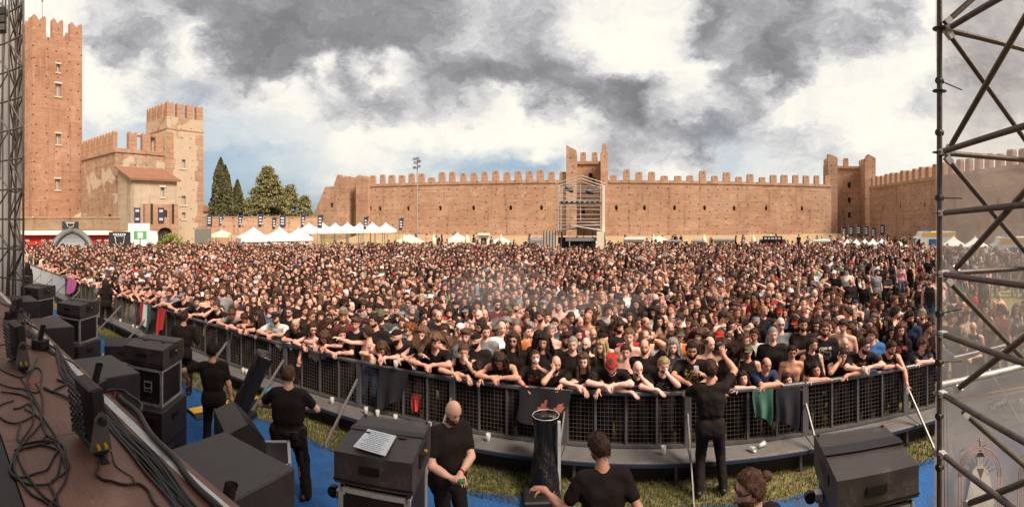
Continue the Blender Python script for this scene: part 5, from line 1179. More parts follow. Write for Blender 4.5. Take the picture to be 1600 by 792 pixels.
def sheet(name, mat, s0, s1, z0, z1, off, label, cat):
    mb = MB(); n, k = 16, 24; vs = []
    for j in range(k + 1):
        for i in range(n + 1): s = s0 + (s1 - s0) * i / n; z = z0 + (z1 - z0) * j / k; vs.append(bp(s, z, off + 0.018 * sin(s * 6 + z * 2.3) + 0.012 * sin(z * 5 - s * 3)))
    mb.add(vs, [(j * (n + 1) + i, j * (n + 1) + i + 1, (j + 1) * (n + 1) + i + 1, (j + 1) * (n + 1) + i) for j in range(k) for i in range(n)], 0, True)
    o = mb.build(name, [mat]); tag(o, label, cat); return o
zb = zat(606, 4.1)
sheet('rain_sheet', CLEAR, 0.05, 2.1, zb + 0.02, 6.9, 0.16, 'clear plastic rain sheet stretched behind the scaffold tubes', 'plastic sheet')
BN_ = sheet('printed_banner', BANM, 0.05, 2.1, 0.1, zb, 0.20, 'grey printed festival banner seen from behind, lashed to the scaffold', 'banner')
a, b_ = bp(0.03, zb + 0.01, 0.12), bp(2.1, zb + 0.03, 0.12); o = MB().tube(a, b_, 0.03, 10).build('banner_pole', [ALU]); tag(o, 'pale horizontal pole along the top of the grey banner', 'pole')
# printed outlines on the banner: border, arched frames, crown crosses, a plain robed figure, lettering seen from behind
INKO = plain('faded_orange_print', (0.50, 0.27, 0.18), 0.8, var=0.15); INKW = plain('faded_white_print', (0.75, 0.70, 0.66), 0.8, var=0.15); INKP = plain('faded_purple_print', (0.15, 0.12, 0.16), 0.8, var=0.15)
def ban(x, y, off=0.145):
    t, d = hit(x, tuple((O + Nb * off).xy), (dB.x, dB.y)); q = O + Nb * off + dB * t; return Vector((q.x, q.y, zat(y, d)))
def stroke(pts, r, m, nm='print_line'): MB().path([ban(x, y) for x, y in pts], r, 4).build(nm, [m], BN_)
stroke([(1476, 792), (1474, 625), (1600, 604)], 0.004, INKO); stroke([(1481, 792), (1479, 631), (1600, 611)], 0.0025, INKO)
def arch_frame(cx, by, w, h):
    for k, (g_, r_) in enumerate(((1.0, 0.005), (0.92, 0.003), (0.84, 0.004))):
        stroke([(cx + w * g_ * cos(pi - pi * i / 14) , by - h * g_ * (max(0, sin(pi * i / 14)) ** 0.8)) for i in range(15)], r_, INKO)
        for s in (-1, 1): stroke([(cx + s * w * g_, by), (cx + s * w * g_ * 1.02, by + 60), (cx + s * w * g_ * 0.9, by + 110)], r_, INKO)
    for i in range(9): a_ = pi * (0.12 + 0.76 * i / 8); stroke([(cx + w * 0.45 * cos(a_), by - h * 0.45 * sin(a_)), (cx + w * 0.75 * cos(a_), by - h * 0.75 * sin(a_))], 0.0025, INKP)
    stroke([(cx, by - h - 2), (cx, by - h - 16)], 0.006, INKO); stroke([(cx - 4.5, by - h - 11), (cx + 4.5, by - h - 11)], 0.006, INKO)
    for s in (-1, 1): stroke([(cx + s * 4, by - h - 1), (cx + s * 14, by - h - 7), (cx + s * 22, by - h + 1), (cx + s * 30, by - h + 6)], 0.004, INKO)
arch_frame(1531, 745, 33, 46); arch_frame(1624, 755, 33, 46)
def patch(pts, m, nm='print_shape'):
    P = [ban(x, y, 0.155) for x, y in pts]; mb = MB(); n = len(P); mb.add(P + [p + Nb * 0.003 for p in P], [tuple(range(n)), tuple(range(n, 2 * n))[::-1]] + [(i, (i + 1) % n, (i + 1) % n + n, i + n) for i in range(n)]); mb.build(nm, [m], BN_)
patch([(1520, 735), (1528, 728), (1536, 728), (1544, 735), (1556, 792), (1508, 792)], INKW); patch([(1526, 732), (1532, 750), (1538, 732)], INKO); patch([(1527, 716), (1537, 716), (1538, 724), (1532, 730), (1526, 724)], INKW); patch([(1525, 714), (1532, 702), (1539, 714)], INKP)
def lettering(txt, x0, y0, x1, y1, size):
    # read from the stage side, so the letters run backwards
    n = len(txt)
    for i, ch in enumerate(txt[::-1]):
        if ch == ' ': continue
        cu = bpy.data.curves.new('letter', 'FONT'); cu.body = ch; cu.size = size * (0.6 if ch.islower() else 1.0); cu.extrude = 0.001; cu.align_x = 'CENTER'
        tmp = bpy.data.objects.new('letter', cu); COL.objects.link(tmp); me = bpy.data.meshes.new_from_object(tmp.evaluated_get(bpy.context.evaluated_depsgraph_get())); bpy.data.objects.remove(tmp)
        f = i / (n - 1); q = ban(x0 + (x1 - x0) * f, y0 + (y1 - y0) * f - 9 * sin(pi * f), 0.15); me.materials.append(INKW)
        o = bpy.data.objects.new('print_letter', me); link(o, BN_); X = -dB; Zv = Vector((0, 0, 1)); Yv = Zv.cross(X)
        o.matrix_world = Matrix(((X.x, 0, Yv.x, q.x), (X.y, 0, Yv.y, q.y), (0, 1, 0, q.z), (0, 0, 0, 1)))
lettering('ROCK the CASTLE', 1549, 641, 1606, 632, 0.055)

# left scaffold with a grey backing sheet
LS = empty('side_scaffold', (0, 0, 0), 0, 'tall scaffold tower backed with grey sheeting at the far end of the stage', 'scaffold')
D0 = 12.0; pA, pB, pC, pD = atd(36.5, D0), atd(14, D0 + 0.5), atd(-16, D0 + 1.0), atd(24, D0 + 2.2)
for q in (pA, pB, pC, pD, atd(4, D0 + 2.4)): MB().tube((q.x, q.y, 0), (q.x, q.y, 10.5), 0.03, 8).build('standard', [TUBE], LS)
cyc = [pA, pB, pC]
for j in range(11):
    z = 2.2 + j * 0.78
    for a, b_ in ((pA, pB), (pB, pC), (pA, pD), (pB, pD)): MB().tube((a.x, a.y, z), (b_.x, b_.y, z), 0.026, 6).build('ledger', [TUBE], LS)
    s = j % 2
    for a, b_ in ((pA, pB), (pB, pC), (pA, pD), (pD, pB)):
        q0, q1 = (a, b_) if s else (b_, a); MB().tube((q0.x, q0.y, z), (q1.x, q1.y, z + 0.78), 0.022, 6).build('diagonal_brace', [TUBE], LS)
for (x0, x1) in ((8, 30), (-10, 10), (18, 34)):
    a, b_ = atd(x0, D0 + 1.2), atd(x1, D0 + 1.0); MB().tube((a.x, a.y, 0.5), (b_.x, b_.y, 10.4), 0.03, 6).build('raking_tube', [TUBE], LS)
a, b_ = atd(-30, D0 + 3.2), atd(34.5, D0 + 2.7); mb = MB(); vs = []; n, k = 14, 20
for j in range(k + 1):
    for i in range(n + 1): q = a.lerp(b_, i / n); vs.append((q.x, q.y + 0.06 * sin(i * 1.9 + j * 0.5), 0.3 + 10.2 * j / k))
mb.add(vs, [(j * (n + 1) + i, j * (n + 1) + i + 1, (j + 1) * (n + 1) + i + 1, (j + 1) * (n + 1) + i) for j in range(k) for i in range(n)], 0, True); mb.build('backing_sheet', [plain('grey_backing_sheet', (0.30, 0.275, 0.26), 0.7, var=0.15, scale=1.2)], LS)
SPa = empty('hung_speaker', atd(1, 11.2, zat(58, 11.2)), 0.9, 'black loudspeaker hung high on the left scaffold', 'loudspeaker')
for j in range(3): MB().bevbox((0, 0, 0.2 + j * 0.2), (0.26, 0.22, 0.18), 0.02, mat=Matrix.Rotation(0.08 * j, 3, 'X')).build('cabinet', [RUB], SPa)
# ------------------------------------------------------------------ people: one smooth skin grown round a posed skeleton

def sdf_grid(prims, h, k=0.03, pad=0.06, wob=0.0, seed=0):
    P = np.array([p[0] for p in prims] + [p[1] for p in prims]); R = max(max(p[2], p[3]) for p in prims)
    lo = P.min(0) - R - pad; n = np.ceil((P.max(0) + R + pad - lo) / h).astype(int) + 1
    gx, gy, gz = [lo[i] + h * np.arange(n[i]) for i in range(3)]
    D = np.full(n, 1.0)
    for (a, b, ra, rb) in prims:
        rr = max(ra, rb) + 0.09
        s = []
        for ax, g in enumerate((gx, gy, gz)):
            i0 = int(np.searchsorted(g, min(a[ax], b[ax]) - rr)); i1 = int(np.searchsorted(g, max(a[ax], b[ax]) + rr)); s.append(slice(max(0, i0 - 1), i1 + 1))
        X, Y, Z = np.meshgrid(gx[s[0]], gy[s[1]], gz[s[2]], indexing='ij', sparse=True)
        w = b - a; L2 = max(1e-9, w @ w)
        t = np.clip(((X - a[0]) * w[0] + (Y - a[1]) * w[1] + (Z - a[2]) * w[2]) / L2, 0, 1)
        d = np.sqrt((X - a[0] - t * w[0]) ** 2 + (Y - a[1] - t * w[1]) ** 2 + (Z - a[2] - t * w[2]) ** 2) - (ra + (rb - ra) * t)
        sub = D[s[0], s[1], s[2]]
        hh = np.clip(0.5 + 0.5 * (sub - d) / k, 0, 1)
        D[s[0], s[1], s[2]] = sub * (1 - hh) + d * hh - k * hh * (1 - hh)
    if wob:
        X, Y, Z = np.meshgrid(gx, gy, gz, indexing='ij', sparse=True)
        D = D + wob * (np.sin(X * 37 + Z * 23 + seed) * np.sin(Z * 41 - Y * 31 + seed * 2) + 0.6 * np.sin(X * 71 - Y * 63 + Z * 17 + seed))
    return D, lo, h

def surf(D, lo, h):
    ins = D < 0
    nx, ny, nz = D.shape
    c = np.zeros((nx - 1, ny - 1, nz - 1), int)
    for i in (0, 1):
        for j in (0, 1):
            for k in (0, 1): c += ins[i:nx - 1 + i, j:ny - 1 + j, k:nz - 1 + k]
    act = (c > 0) & (c < 8)
    idx = -np.ones(act.shape, int); ids = np.argwhere(act); idx[act] = np.arange(len(ids))
    acc = np.zeros((len(ids), 3)); cnt = np.zeros(len(ids))
    corners = [(i, j, k) for i in (0, 1) for j in (0, 1) for k in (0, 1)]
    for a in corners:
        for ax in range(3):
            if a[ax]: continue
            b = list(a); b[ax] = 1
            da = D[ids[:, 0] + a[0], ids[:, 1] + a[1], ids[:, 2] + a[2]]; db = D[ids[:, 0] + b[0], ids[:, 1] + b[1], ids[:, 2] + b[2]]
            x = (da < 0) != (db < 0); t = np.where(x, da / np.where(x, da - db, 1), 0)
            p = np.array(a, float) + np.outer(t, np.eye(3)[ax]); acc[x] += p[x]; cnt[x] += 1
    V = lo + h * (ids + acc / cnt[:, None])
    Q = []
    for ax in range(3):
        o1, o2 = (ax + 1) % 3, (ax + 2) % 3
        sl0 = [slice(None)] * 3; sl1 = [slice(None)] * 3
        sl0[ax] = slice(0, -1); sl1[ax] = slice(1, None)
        ch = ins[tuple(sl0)] != ins[tuple(sl1)]; up = ins[tuple(sl0)]
        e = np.argwhere(ch); e = e[(e[:, o1] > 0) & (e[:, o2] > 0) & (e[:, o1] < D.shape[o1] - 1) & (e[:, o2] < D.shape[o2] - 1)]
        if not len(e): continue
        def g(d1, d2):
            q = e.copy(); q[:, o1] += d1; q[:, o2] += d2
            return idx[q[:, 0], q[:, 1], q[:, 2]]
        q = np.stack([g(-1, -1), g(0, -1), g(0, 0), g(-1, 0)], 1)
        fl = ~up[e[:, 0], e[:, 1], e[:, 2]]; q[fl] = q[fl][:, ::-1]
        Q.append(q)
    return V, np.concatenate(Q)

class Geo:
    def __init__(s): s.v = []; s.f = []; s.m = []; s.n = 0
    def add(s, V, Fs, m=0):
        s.v.append(np.asarray(V, float)); Fs = [tuple(int(i) + s.n for i in f) for f in Fs]; s.f += Fs
        s.m += [m] * len(Fs) if isinstance(m, int) else list(m); s.n += len(V)
        return s
    def V(s): return np.concatenate(s.v)
    def mesh(s, name, mats, tco=None):
        me = bpy.data.meshes.new(name); me.from_pydata(s.V().tolist(), [], s.f)
        for m in mats: me.materials.append(m)
        me.polygons.foreach_set('material_index', s.m); smooth(me)
        if tco is not None:
            at_ = me.attributes.new('tco', 'FLOAT_VECTOR', 'POINT'); at_.data.foreach_set('vector', np.asarray(tco, float).ravel())
        me.update()
        return me
def sdf_geo(prims, h, k=0.03, wob=0.0, m=0, seed=0):
    V, Q = surf(*sdf_grid(prims, h, k, wob=wob, seed=seed)); g = Geo(); g.add(V, Q.tolist(), m); return g

# -- heads ---------------------------------------------------------------------------------------------------------
def sph(n, k):
    th = np.linspace(-pi / 2, pi / 2, k + 1)[:, None]; ph = np.linspace(0, 2 * pi, n, endpoint=False)[None, :]
    D = np.stack([np.cos(th) * np.sin(ph), np.cos(th) * np.cos(ph), np.sin(th) + 0 * ph], -1).reshape(-1, 3)
    f = []
    for j in range(k):
        for i in range(n):
            a, b, c, d = j * n + i, j * n + (i + 1) % n, (j + 1) * n + (i + 1) % n, (j + 1) * n + i
            f.append((a, d, c, b))
    return D, f
def head_shape(D, fem=0.0):
    x, y, z = D[:, 0], D[:, 1], D[:, 2]
    t = np.clip(-z, 0, 1); fr = np.clip(y, 0, 1)
    px = x * 0.076 * (1 - (0.24 + 0.08 * fem) * t ** 1.6); py = y * 0.096; pz = z * 0.118
    py = np.where(y > 0, py * (1 - 0.10 * np.clip(1 - np.abs(z) * 1.2, 0, 1)) + 0.014 * t * fr, py * (1 - 0.35 * t))
    G = lambda a, s: np.exp(-(a / s) ** 2)
    front = fr ** 0.5
    py = py + front * (0.024 * G(x, 0.17) * G(z + 0.16, 0.20) * (z < 0.12) - 0.015 * G(np.abs(x) - 0.40, 0.2) * G(z - 0.07, 0.12)
                       + 0.006 * G(z - 0.26, 0.12) + 0.006 * G(x, 0.3) * G(z + 0.52, 0.1) + 0.008 * G(x, 0.3) * G(z + 0.86, 0.12))
    px = px + np.sign(x) * 0.012 * G(y + 0.08, 0.14) * G(z - 0.02, 0.2) * (np.abs(x) > 0.8)      # ears
    return np.stack([px, py, pz], 1)
def sm(a, b, x):
    t = np.clip((x - a) / (b - a), 0, 1); return t * t * (3 - 2 * t)
def hairline(D, front=0.52, side=0.08, back=-0.6):
    y = D[:, 1]
    return np.where(y > 0.25, side + (front - side) * sm(0.25, 0.75, y), side + (back - side) * sm(0.25, -0.7, y))
def shell(n, k, maskf, th, seed, rough=0.35, fem=0.0):
    D, f = sph(n, k); P = head_shape(D, fem); r = np.random.RandomState(seed)
    D2 = D.copy(); D2[:, 2] += 0.07 * r.randn(len(D)) * (np.abs(D[:, 2]) < 0.9); m = maskf(D2); nz = 1 + rough * (r.rand(len(D)) - 0.5) * 2
    nz = nz * (1 + 0.25 * np.sin(D[:, 0] * 9 + seed) * np.sin(D[:, 1] * 8 + seed * 2 + D[:, 2] * 5))
    P = P + D * (th * nz * m - 0.007 * (1 - m))[:, None]
    return P, f
HAIRS = {}
def long_prims(length, spread, back, seed, n=16):
    r = np.random.RandomState(seed); pr = []
    for i in range(n):
        a = pi * (0.62 + 0.76 * (i / (n - 1))) if i % 2 else pi * (0.55 + 0.9 * r.rand())
        # a runs round the back of the head: pi = straight back
        px, py = sin(a) * 0.082, cos(a) * 0.085
        L = length * (0.8 + 0.35 * r.rand())
        p0 = V3(px * 0.95, py * 0.9, 0.03); p1 = V3(px * (1.05 + spread), py * (1.0 + back) - 0.01, -0.13); p2 = V3(px * (1.15 + spread * 1.6) + 0.02 * (r.rand() - 0.5), py * (1.1 + back) - 0.02, -0.13 - L)
        pr += [(p0, p1, 0.030, 0.030), (p1, p2, 0.030, 0.016 + 0.008 * r.rand())]
    for sg in (-1, 1):                                   # locks that frame the face
        p0 = V3(sg * 0.07, 0.035, 0.05); p1 = V3(sg * 0.088, 0.05, -0.09); p2 = V3(sg * (0.095 + 0.03 * spread), 0.07, -0.10 - length * 0.8)
        pr += [(p0, p1, 0.022, 0.022), (p1, p2, 0.024, 0.012)]
    return pr
def make_hairs():
    base = lambda fr=0.52, sd=0.08, bk=-0.6, w=0.16: (lambda D: sm(0, w, D[:, 2] - hairline(D, fr, sd, bk)))
    def H(name, *parts):
        g = Geo()
        for P, f in parts: g.add(P, f)
        HAIRS[name] = g
    H('cropped', shell(28, 22, base(), 0.009, 1, 0.5))
    H('short', shell(32, 24, base(0.48), 0.017, 2, 0.6))
    H('messy', shell(34, 26, base(0.42, 0.0, -0.7), 0.027, 3, 0.6))
    H('curly', shell(36, 28, base(0.36, -0.05, -0.72), 0.038, 4, 0.6))
    H('quiff', shell(24, 18, lambda D: sm(0, 0.14, D[:, 2] - hairline(D, 0.42, 0.2, -0.3)) * (0.35 + 0.9 * sm(-0.2, 0.7, D[:, 1]) * sm(0.3, 0.8, D[:, 2])), 0.05, 5, 0.35))
    H('balding', shell(22, 16, lambda D: sm(0, 0.12, D[:, 2] - hairline(D, 0.9, 0.1, -0.6)) * sm(0.75, 0.5, D[:, 2]), 0.010, 6, 0.3))
    def lh(name, L, sp, bk, seed, th=0.022):
        g = sdf_geo(long_prims(L, sp, bk, seed), 0.016, 0.018, wob=0.004, seed=seed)
        P, f = shell(30, 22, base(0.50, 0.12, -0.7), th, seed, 0.6); g.add(P, f); HAIRS[name] = g
    lh('long', 0.22, 0.15, 0.05, 11); lh('long_straight', 0.30, 0.02, 0.0, 12); lh('bob', 0.03, 0.2, 0.1, 13, 0.028); lh('frizzy', 0.16, 0.6, 0.3, 14, 0.036)
    g = Geo(); P, f = shell(30, 22, base(0.5, 0.1, -0.6), 0.013, 8, 0.7); g.add(P, f)
    D, f = sph(10, 8); g.add(D * V3(0.035, 0.04, 0.035) + V3(0, -0.115, 0.06), f); HAIRS['bun'] = g
    g = sdf_geo([(V3(0, -0.10, 0.03), V3(0, -0.14, -0.02), 0.025, 0.028), (V3(0, -0.14, -0.02), V3(0.01, -0.13, -0.24), 0.03, 0.014)], 0.016, 0.02, wob=0.003)
    P, f = shell(22, 16, base(0.5, 0.1, -0.6), 0.012, 9, 0.2); g.add(P, f); HAIRS['ponytail'] = g
    # beards
    bm = lambda lo: (lambda D: sm(0.05, 0.35, D[:, 1] + 0.2) * sm(-0.22, -0.42, D[:, 2] + 0.18 * (1 - np.abs(D[:, 0])) * (D[:, 2] > -0.45)) * (1 - 0.9 * np.exp(-((D[:, 0]) / 0.26) ** 2 - ((D[:, 2] + 0.52) / 0.07) ** 2)))
    H('beard_short', shell(28, 24, bm(0), 0.005, 21, 0.9)); H('beard_full', shell(28, 24, bm(0), 0.018, 22, 0.7))
    g = Geo(); P, f = shell(24, 20, bm(0), 0.026, 23, 0.4); P = P + np.outer(sm(-0.06, -0.12, P[:, 2]), V3(0, 0.012, -0.06)); g.add(P, f); HAIRS['beard_long'] = g
    # hats
    def hat(name, band, th, brim, back=False):
        g = Geo(); D, f = sph(22, 14); P = head_shape(D); m = sm(0, 0.1, D[:, 2] - band)
        P = P + D * (th * m - 0.012 * (1 - m))[:, None]; P[:, 2] = np.where(P[:, 2] > 0.07, 0.07 + (P[:, 2] - 0.07) * 0.72, P[:, 2]); g.add(P, f)
        if brim:
            D, f = sph(14, 6); B = D * V3(0.075, 0.075, 0.007); s = -1 if back else 1
            B[:, 2] -= 0.16 * np.abs(B[:, 0]) ** 1.5; g.add(B * V3(1, s, 1) + V3(0, s * 0.115, 0.05), f if not back else [q[::-1] for q in f])
        HAIRS[name] = g
    hat('cap', 0.30, 0.020, True); hat('cap_back', 0.28, 0.020, True, True); hat('bandana', 0.34, 0.012, False); hat('beanie', 0.22, 0.026, False)
    g = Geo(); D, f = sph(22, 14); P = head_shape(D); m = sm(0, 0.1, D[:, 2] - 0.3); P = P + D * (0.03 * m - 0.012 * (1 - m))[:, None]; g.add(P, f)
    D, f = sph(20, 4); B = D * V3(0.2, 0.21, 0.012); B[:, 2] += 1.2 * B[:, 0] ** 2; g.add(B + V3(0, 0, 0.04), f); HAIRS['brim_hat'] = g
    # glasses
    g = Geo()
    for sg in (-1, 1):
        D, f = sph(10, 6); g.add(D * V3(0.023, 0.006, 0.015) + V3(sg * 0.030, 0.089, 0.010), f)
        D, f = sph(6, 4); g.add(D * V3(0.004, 0.05, 0.004) + V3(sg * 0.070, 0.045, 0.016), f)
    D, f = sph(6, 4); g.add(D * V3(0.03, 0.004, 0.004) + V3(0, 0.097, 0.016), f); HAIRS['glasses'] = g
make_hairs()
STRANDS = {}
def strands(style, n, ln, width, seed, fr=0.5, sd=0.08, bk=-0.6, lift=0.5, fall=0.0, curl=0.0):
    """thin ribbons of hair rooted on the scalp"""
    rs = np.random.RandomState(seed); D = rs.randn(n * 3, 3); D /= np.linalg.norm(D, axis=1)[:, None]; D = D[(D[:, 2] - hairline(D, fr, sd, bk)) > 0.03][:n]; m = len(D)
    root = head_shape(D) + D * 0.004; tang = np.stack([D[:, 0] * 0.6, -0.5 + 0 * D[:, 0], -0.25 + 0 * D[:, 0]], 1); tang += 0.5 * rs.randn(m, 3); tang -= D * (tang * D).sum(1)[:, None]; tang /= np.linalg.norm(tang, axis=1)[:, None]
    L = ln * (0.6 + 0.8 * rs.rand(m, 1)); pts = [root]; d = D * lift + tang
    if fall:                                              # long hair: parted, then hanging round the back and sides
        sx = np.sign(D[:, 0] + 1e-6); hx = np.where(D[:, 1] > 0.1, sx * np.maximum(np.abs(D[:, 0]), 0.75), D[:, 0]); hy = np.minimum(D[:, 1], 0.12)
        hn = np.sqrt(hx ** 2 + hy ** 2) + 1e-6; hx, hy = hx / hn, hy / hn; z0 = root[:, 2]
        for k, (rad, zf) in enumerate(((0.086, None), (0.098, -0.11), (0.104, None))):
            rad = rad * (1 + curl * (1.0 + k)) * (1 + 0.06 * rs.randn(m)); z = (z0 * 0.6 - 0.005) if k == 0 else (np.full(m, -0.11) if k == 1 else -0.11 - (L[:, 0] - 0.2))
            pts.append(np.stack([hx * rad + 0.006 * rs.randn(m), hy * rad * 1.12 + 0.006 * rs.randn(m), z + 0.01 * rs.randn(m)], 1))
    for k in range(0 if fall else 3):
        d = d + np.array([0, 0, -1.0]) * fall * (0.35 + 0.45 * k) + D * (0.15 if fall else 0) + curl * rs.randn(m, 3); d /= np.linalg.norm(d, axis=1)[:, None]
        q = pts[-1] + d * L / 3
        rr = np.sqrt((q[:, 0] / 0.082) ** 2 + (q[:, 1] / 0.100) ** 2 + (np.minimum(q[:, 2], 0) / 0.4) ** 2); push = np.where((rr < 1.0) & (q[:, 2] < 0.06), 1.0 / np.maximum(rr, 0.3), 1.0)
        q[:, 0] *= push; q[:, 1] *= push; pts.append(q)
    sd_ = np.cross(D, tang) + 0.3 * rs.randn(m, 3); sd_ /= np.linalg.norm(sd_, axis=1)[:, None]; V = []; f = []
    for k, p in enumerate(pts): w = width * (1, 1, 0.8, 0.15)[k]; V.append(p - sd_ * w); V.append(p + sd_ * w)
    for k in range(3):
        a = np.arange(m); f += np.stack([2 * k * m + a, (2 * k + 1) * m + a, (2 * k + 3) * m + a, (2 * k + 2) * m + a], 1).tolist()
    STRANDS[style] = (np.concatenate(V), f)
strands('short', 700, 0.030, 0.0022, 1, 0.46); strands('messy', 800, 0.055, 0.0025, 2, 0.40, 0.0, -0.7, 0.7, 0.0, 0.35); strands('curly', 900, 0.07, 0.003, 3, 0.36, -0.05, -0.72, 0.9, 0.1, 0.8)
strands('quiff', 500, 0.045, 0.0022, 4, 0.42, 0.2, -0.3, 0.8); strands('cropped', 500, 0.012, 0.0018, 5); strands('bun', 400, 0.045, 0.002, 6, 0.5, 0.1, -0.6, 0.15); strands('ponytail', 400, 0.045, 0.002, 7, 0.5, 0.1, -0.6, 0.15)
strands('long', 900, 0.40, 0.004, 8, 0.5, 0.1, -0.7, 0.4, 0.9, 0.10); strands('long_straight', 900, 0.48, 0.004, 9, 0.5, 0.1, -0.7, 0.25, 1.1, 0.03); strands('bob', 800, 0.22, 0.004, 10, 0.5, 0.1, -0.7, 0.5, 0.8, 0.1); strands('frizzy', 1000, 0.34, 0.004, 11, 0.45, 0.0, -0.7, 0.8, 0.6, 0.30)

def head_geo(fine, fem):
    g = Geo(); D, f = sph(26, 20) if fine else sph(16, 12); g.add(head_shape(D, fem), f, 0)
    for sg in (-1, 1):
        D, f = sph(8, 4)
        g.add(D * V3(0.0130, 0.006, 0.0058) + V3(sg * 0.030, 0.0782, 0.008), f, 1)          # eyes
        g.add(D * V3(0.018, 0.005, 0.0036) + V3(sg * 0.031, 0.0870, 0.0265), f, 2)            # brows
    D, f = sph(8, 4); g.add(D * V3(0.022, 0.007, 0.0065) + V3(0, 0.0925, -0.058), f, 3)       # lips
    return g

# -- skeletons -----------------------------------------------------------------------------------------------------
def rot(axis, a):
    return np.array(Matrix.Rotation(a, 3, axis))
def ik(a, t, l0, l1, hint):
    d = t - a; L = np.linalg.norm(d); m = l0 + l1 - 0.004
    if L > m: t = a + d * (m / L); L = m; d = t - a
    w = d / L; x = (l0 * l0 - l1 * l1 + L * L) / (2 * L); y = sqrt(max(0, l0 * l0 - x * x))
    hp = hint - w * (hint @ w); hp = nrm(hp)
    return a + w * x + hp * y, t
def skeleton(hip=(0, 0, 0.93), lean=4, twist=0, side=0, hp=0, hy=0, hr=0, L=None, R=None, Le=None, Re=None, Lf=(-0.12, 0.0, 0.08), Rf=(0.12, 0.03, 0.08),
             Lh=None, Rh=None, sw=0.185, kneeL=(0, 1, 0.1), kneeR=(0, 1, 0.1), toe=(0, 1, 0), curve=0, curl=0.5):
    S = {}
    P = V3(*hip); B = rot('Y', radians(side)) @ rot('Z', radians(twist)) @ rot('X', -radians(lean))
    B2 = rot('Y', radians(side)) @ rot('Z', radians(twist)) @ rot('X', -radians(lean + curve))
    up, up2 = B @ V3(0, 0, 1), B2 @ V3(0, 0, 1); rx, fw = B2 @ V3(1, 0, 0), B2 @ V3(0, 1, 0)
    S.update(P=P, up=up, rx=rx, fw=fw, W=P + 0.17 * up, C=P + 0.20 * up + 0.13 * up2, SH=P + 0.22 * up + 0.235 * up2, N=P + 0.22 * up + 0.30 * up2)
    hb = rot('Z', radians(twist + hy)) @ rot('X', radians(hp)) @ rot('Y', radians(hr))
    nd = nrm(up2 + 0.8 * (hb @ V3(0, 0, 1)))
    S['H'] = S['N'] + nd * 0.115 + hb @ V3(0, 0.018, 0.055); S['HB'] = hb; S['nd'] = nd
    for k, sg, T, E, Hd in (('L', -1, L, Le, Lh), ('R', 1, R, Re, Rh)):
        s = S['SH'] + rx * (sg * sw)
        T = s + V3(sg * 0.06, 0.05, -0.53) if T is None else V3(*T)
        E = V3(sg * 0.5, -1, -0.2) if E is None else V3(*E)
        e, w = ik(s, T, 0.29, 0.255, E)
        S[k + 's'], S[k + 'e'], S[k + 'w'] = s, e, w
        S[k + 'h'] = nrm(V3(*Hd)) if Hd is not None else nrm(w - e)
    for k, sg, T, kn in (('L', -1, Lf, kneeL), ('R', 1, Rf, kneeR)):
        h = P + V3(sg * 0.09, 0, -0.02)
        kk, a = ik(h, V3(*T), 0.44, 0.43, V3(*kn))
        S[k + 'hip'], S[k + 'k'], S[k + 'a'] = h, kk, a; S[k + 't'] = a + nrm(V3(*toe)) * 0.15 + V3(0, 0, -0.035)
    S['sw'] = sw; S['curl'] = curl
    return S
def torso_prims(S, b, inf=0.0):
    P, W, C, SH, N, rx, fw, up = [S[k] for k in ('P', 'W', 'C', 'SH', 'N', 'rx', 'fw', 'up')]
    g = b.get('girth', 0.0); fem = b.get('fem', 0)
    pr = [(P - rx * 0.08, P + rx * 0.08, 0.098 + g * 0.6 + inf + 0.012 * fem, 0.098 + g * 0.6 + inf + 0.012 * fem),
          (W - rx * 0.066, W + rx * 0.066, 0.096 + g + inf - 0.012 * fem, 0.096 + g + inf - 0.012 * fem),
          ((W + C) / 2 - rx * 0.072, (W + C) / 2 + rx * 0.072, 0.098 + g * 0.9 + inf - 0.013 * fem, 0.098 + g * 0.9 + inf - 0.013 * fem),
          (C - rx * 0.080, C + rx * 0.080, 0.108 + g * 0.7 + inf - 0.012 * fem, 0.108 + g * 0.7 + inf - 0.012 * fem),
          (SH - rx * S['sw'] * 0.72, SH + rx * S['sw'] * 0.72, 0.060 + g * 0.2 + inf, 0.060 + g * 0.2 + inf),
          (SH - up * 0.05, N, 0.085 + inf, 0.056 + inf * 0.6)]
    if g > 0.02: pr.append((W + fw * 0.03, W + fw * 0.05 - up * 0.04, 0.10 + g + inf, 0.10 + g + inf))
    if fem:
        for s in (-1, 1): c = C + fw * 0.075 + rx * s * 0.072 - up * 0.01; pr.append((c, c - up * 0.01, 0.056 + inf, 0.058 + inf))
    return pr
def limb_prims(S, k, inf=0.0, part='all'):
    s, e, w = S[k + 's'], S[k + 'e'], S[k + 'w']; pr = []
    if part == 'sleeve': m = s + (e - s) * 0.62; return [(s, m, 0.060 + inf, 0.054 + inf)]
    pr += [(s, e, 0.052 + inf, 0.040 + inf), (e, w, 0.040 + inf, 0.027 + inf)]
    if part == 'all':
        q = e + (w - e) * 0.3; pr.append((q, q + (w - e) * 0.2, 0.041 + inf, 0.036 + inf))
    return pr
def leg_prims(S, k, inf=0.0, stop=1.0):
    h, n, a = S[k + 'hip'], S[k + 'k'], S[k + 'a']
    pr = [(h, n, 0.088 + inf, 0.058 + inf)]
    if stop >= 1: pr += [(n, a, 0.056 + inf, 0.040 + inf * 1.6)]
    elif stop > 0: pr += [(n, n + (a - n) * stop, 0.062 + inf, 0.062 + inf)]
    return pr
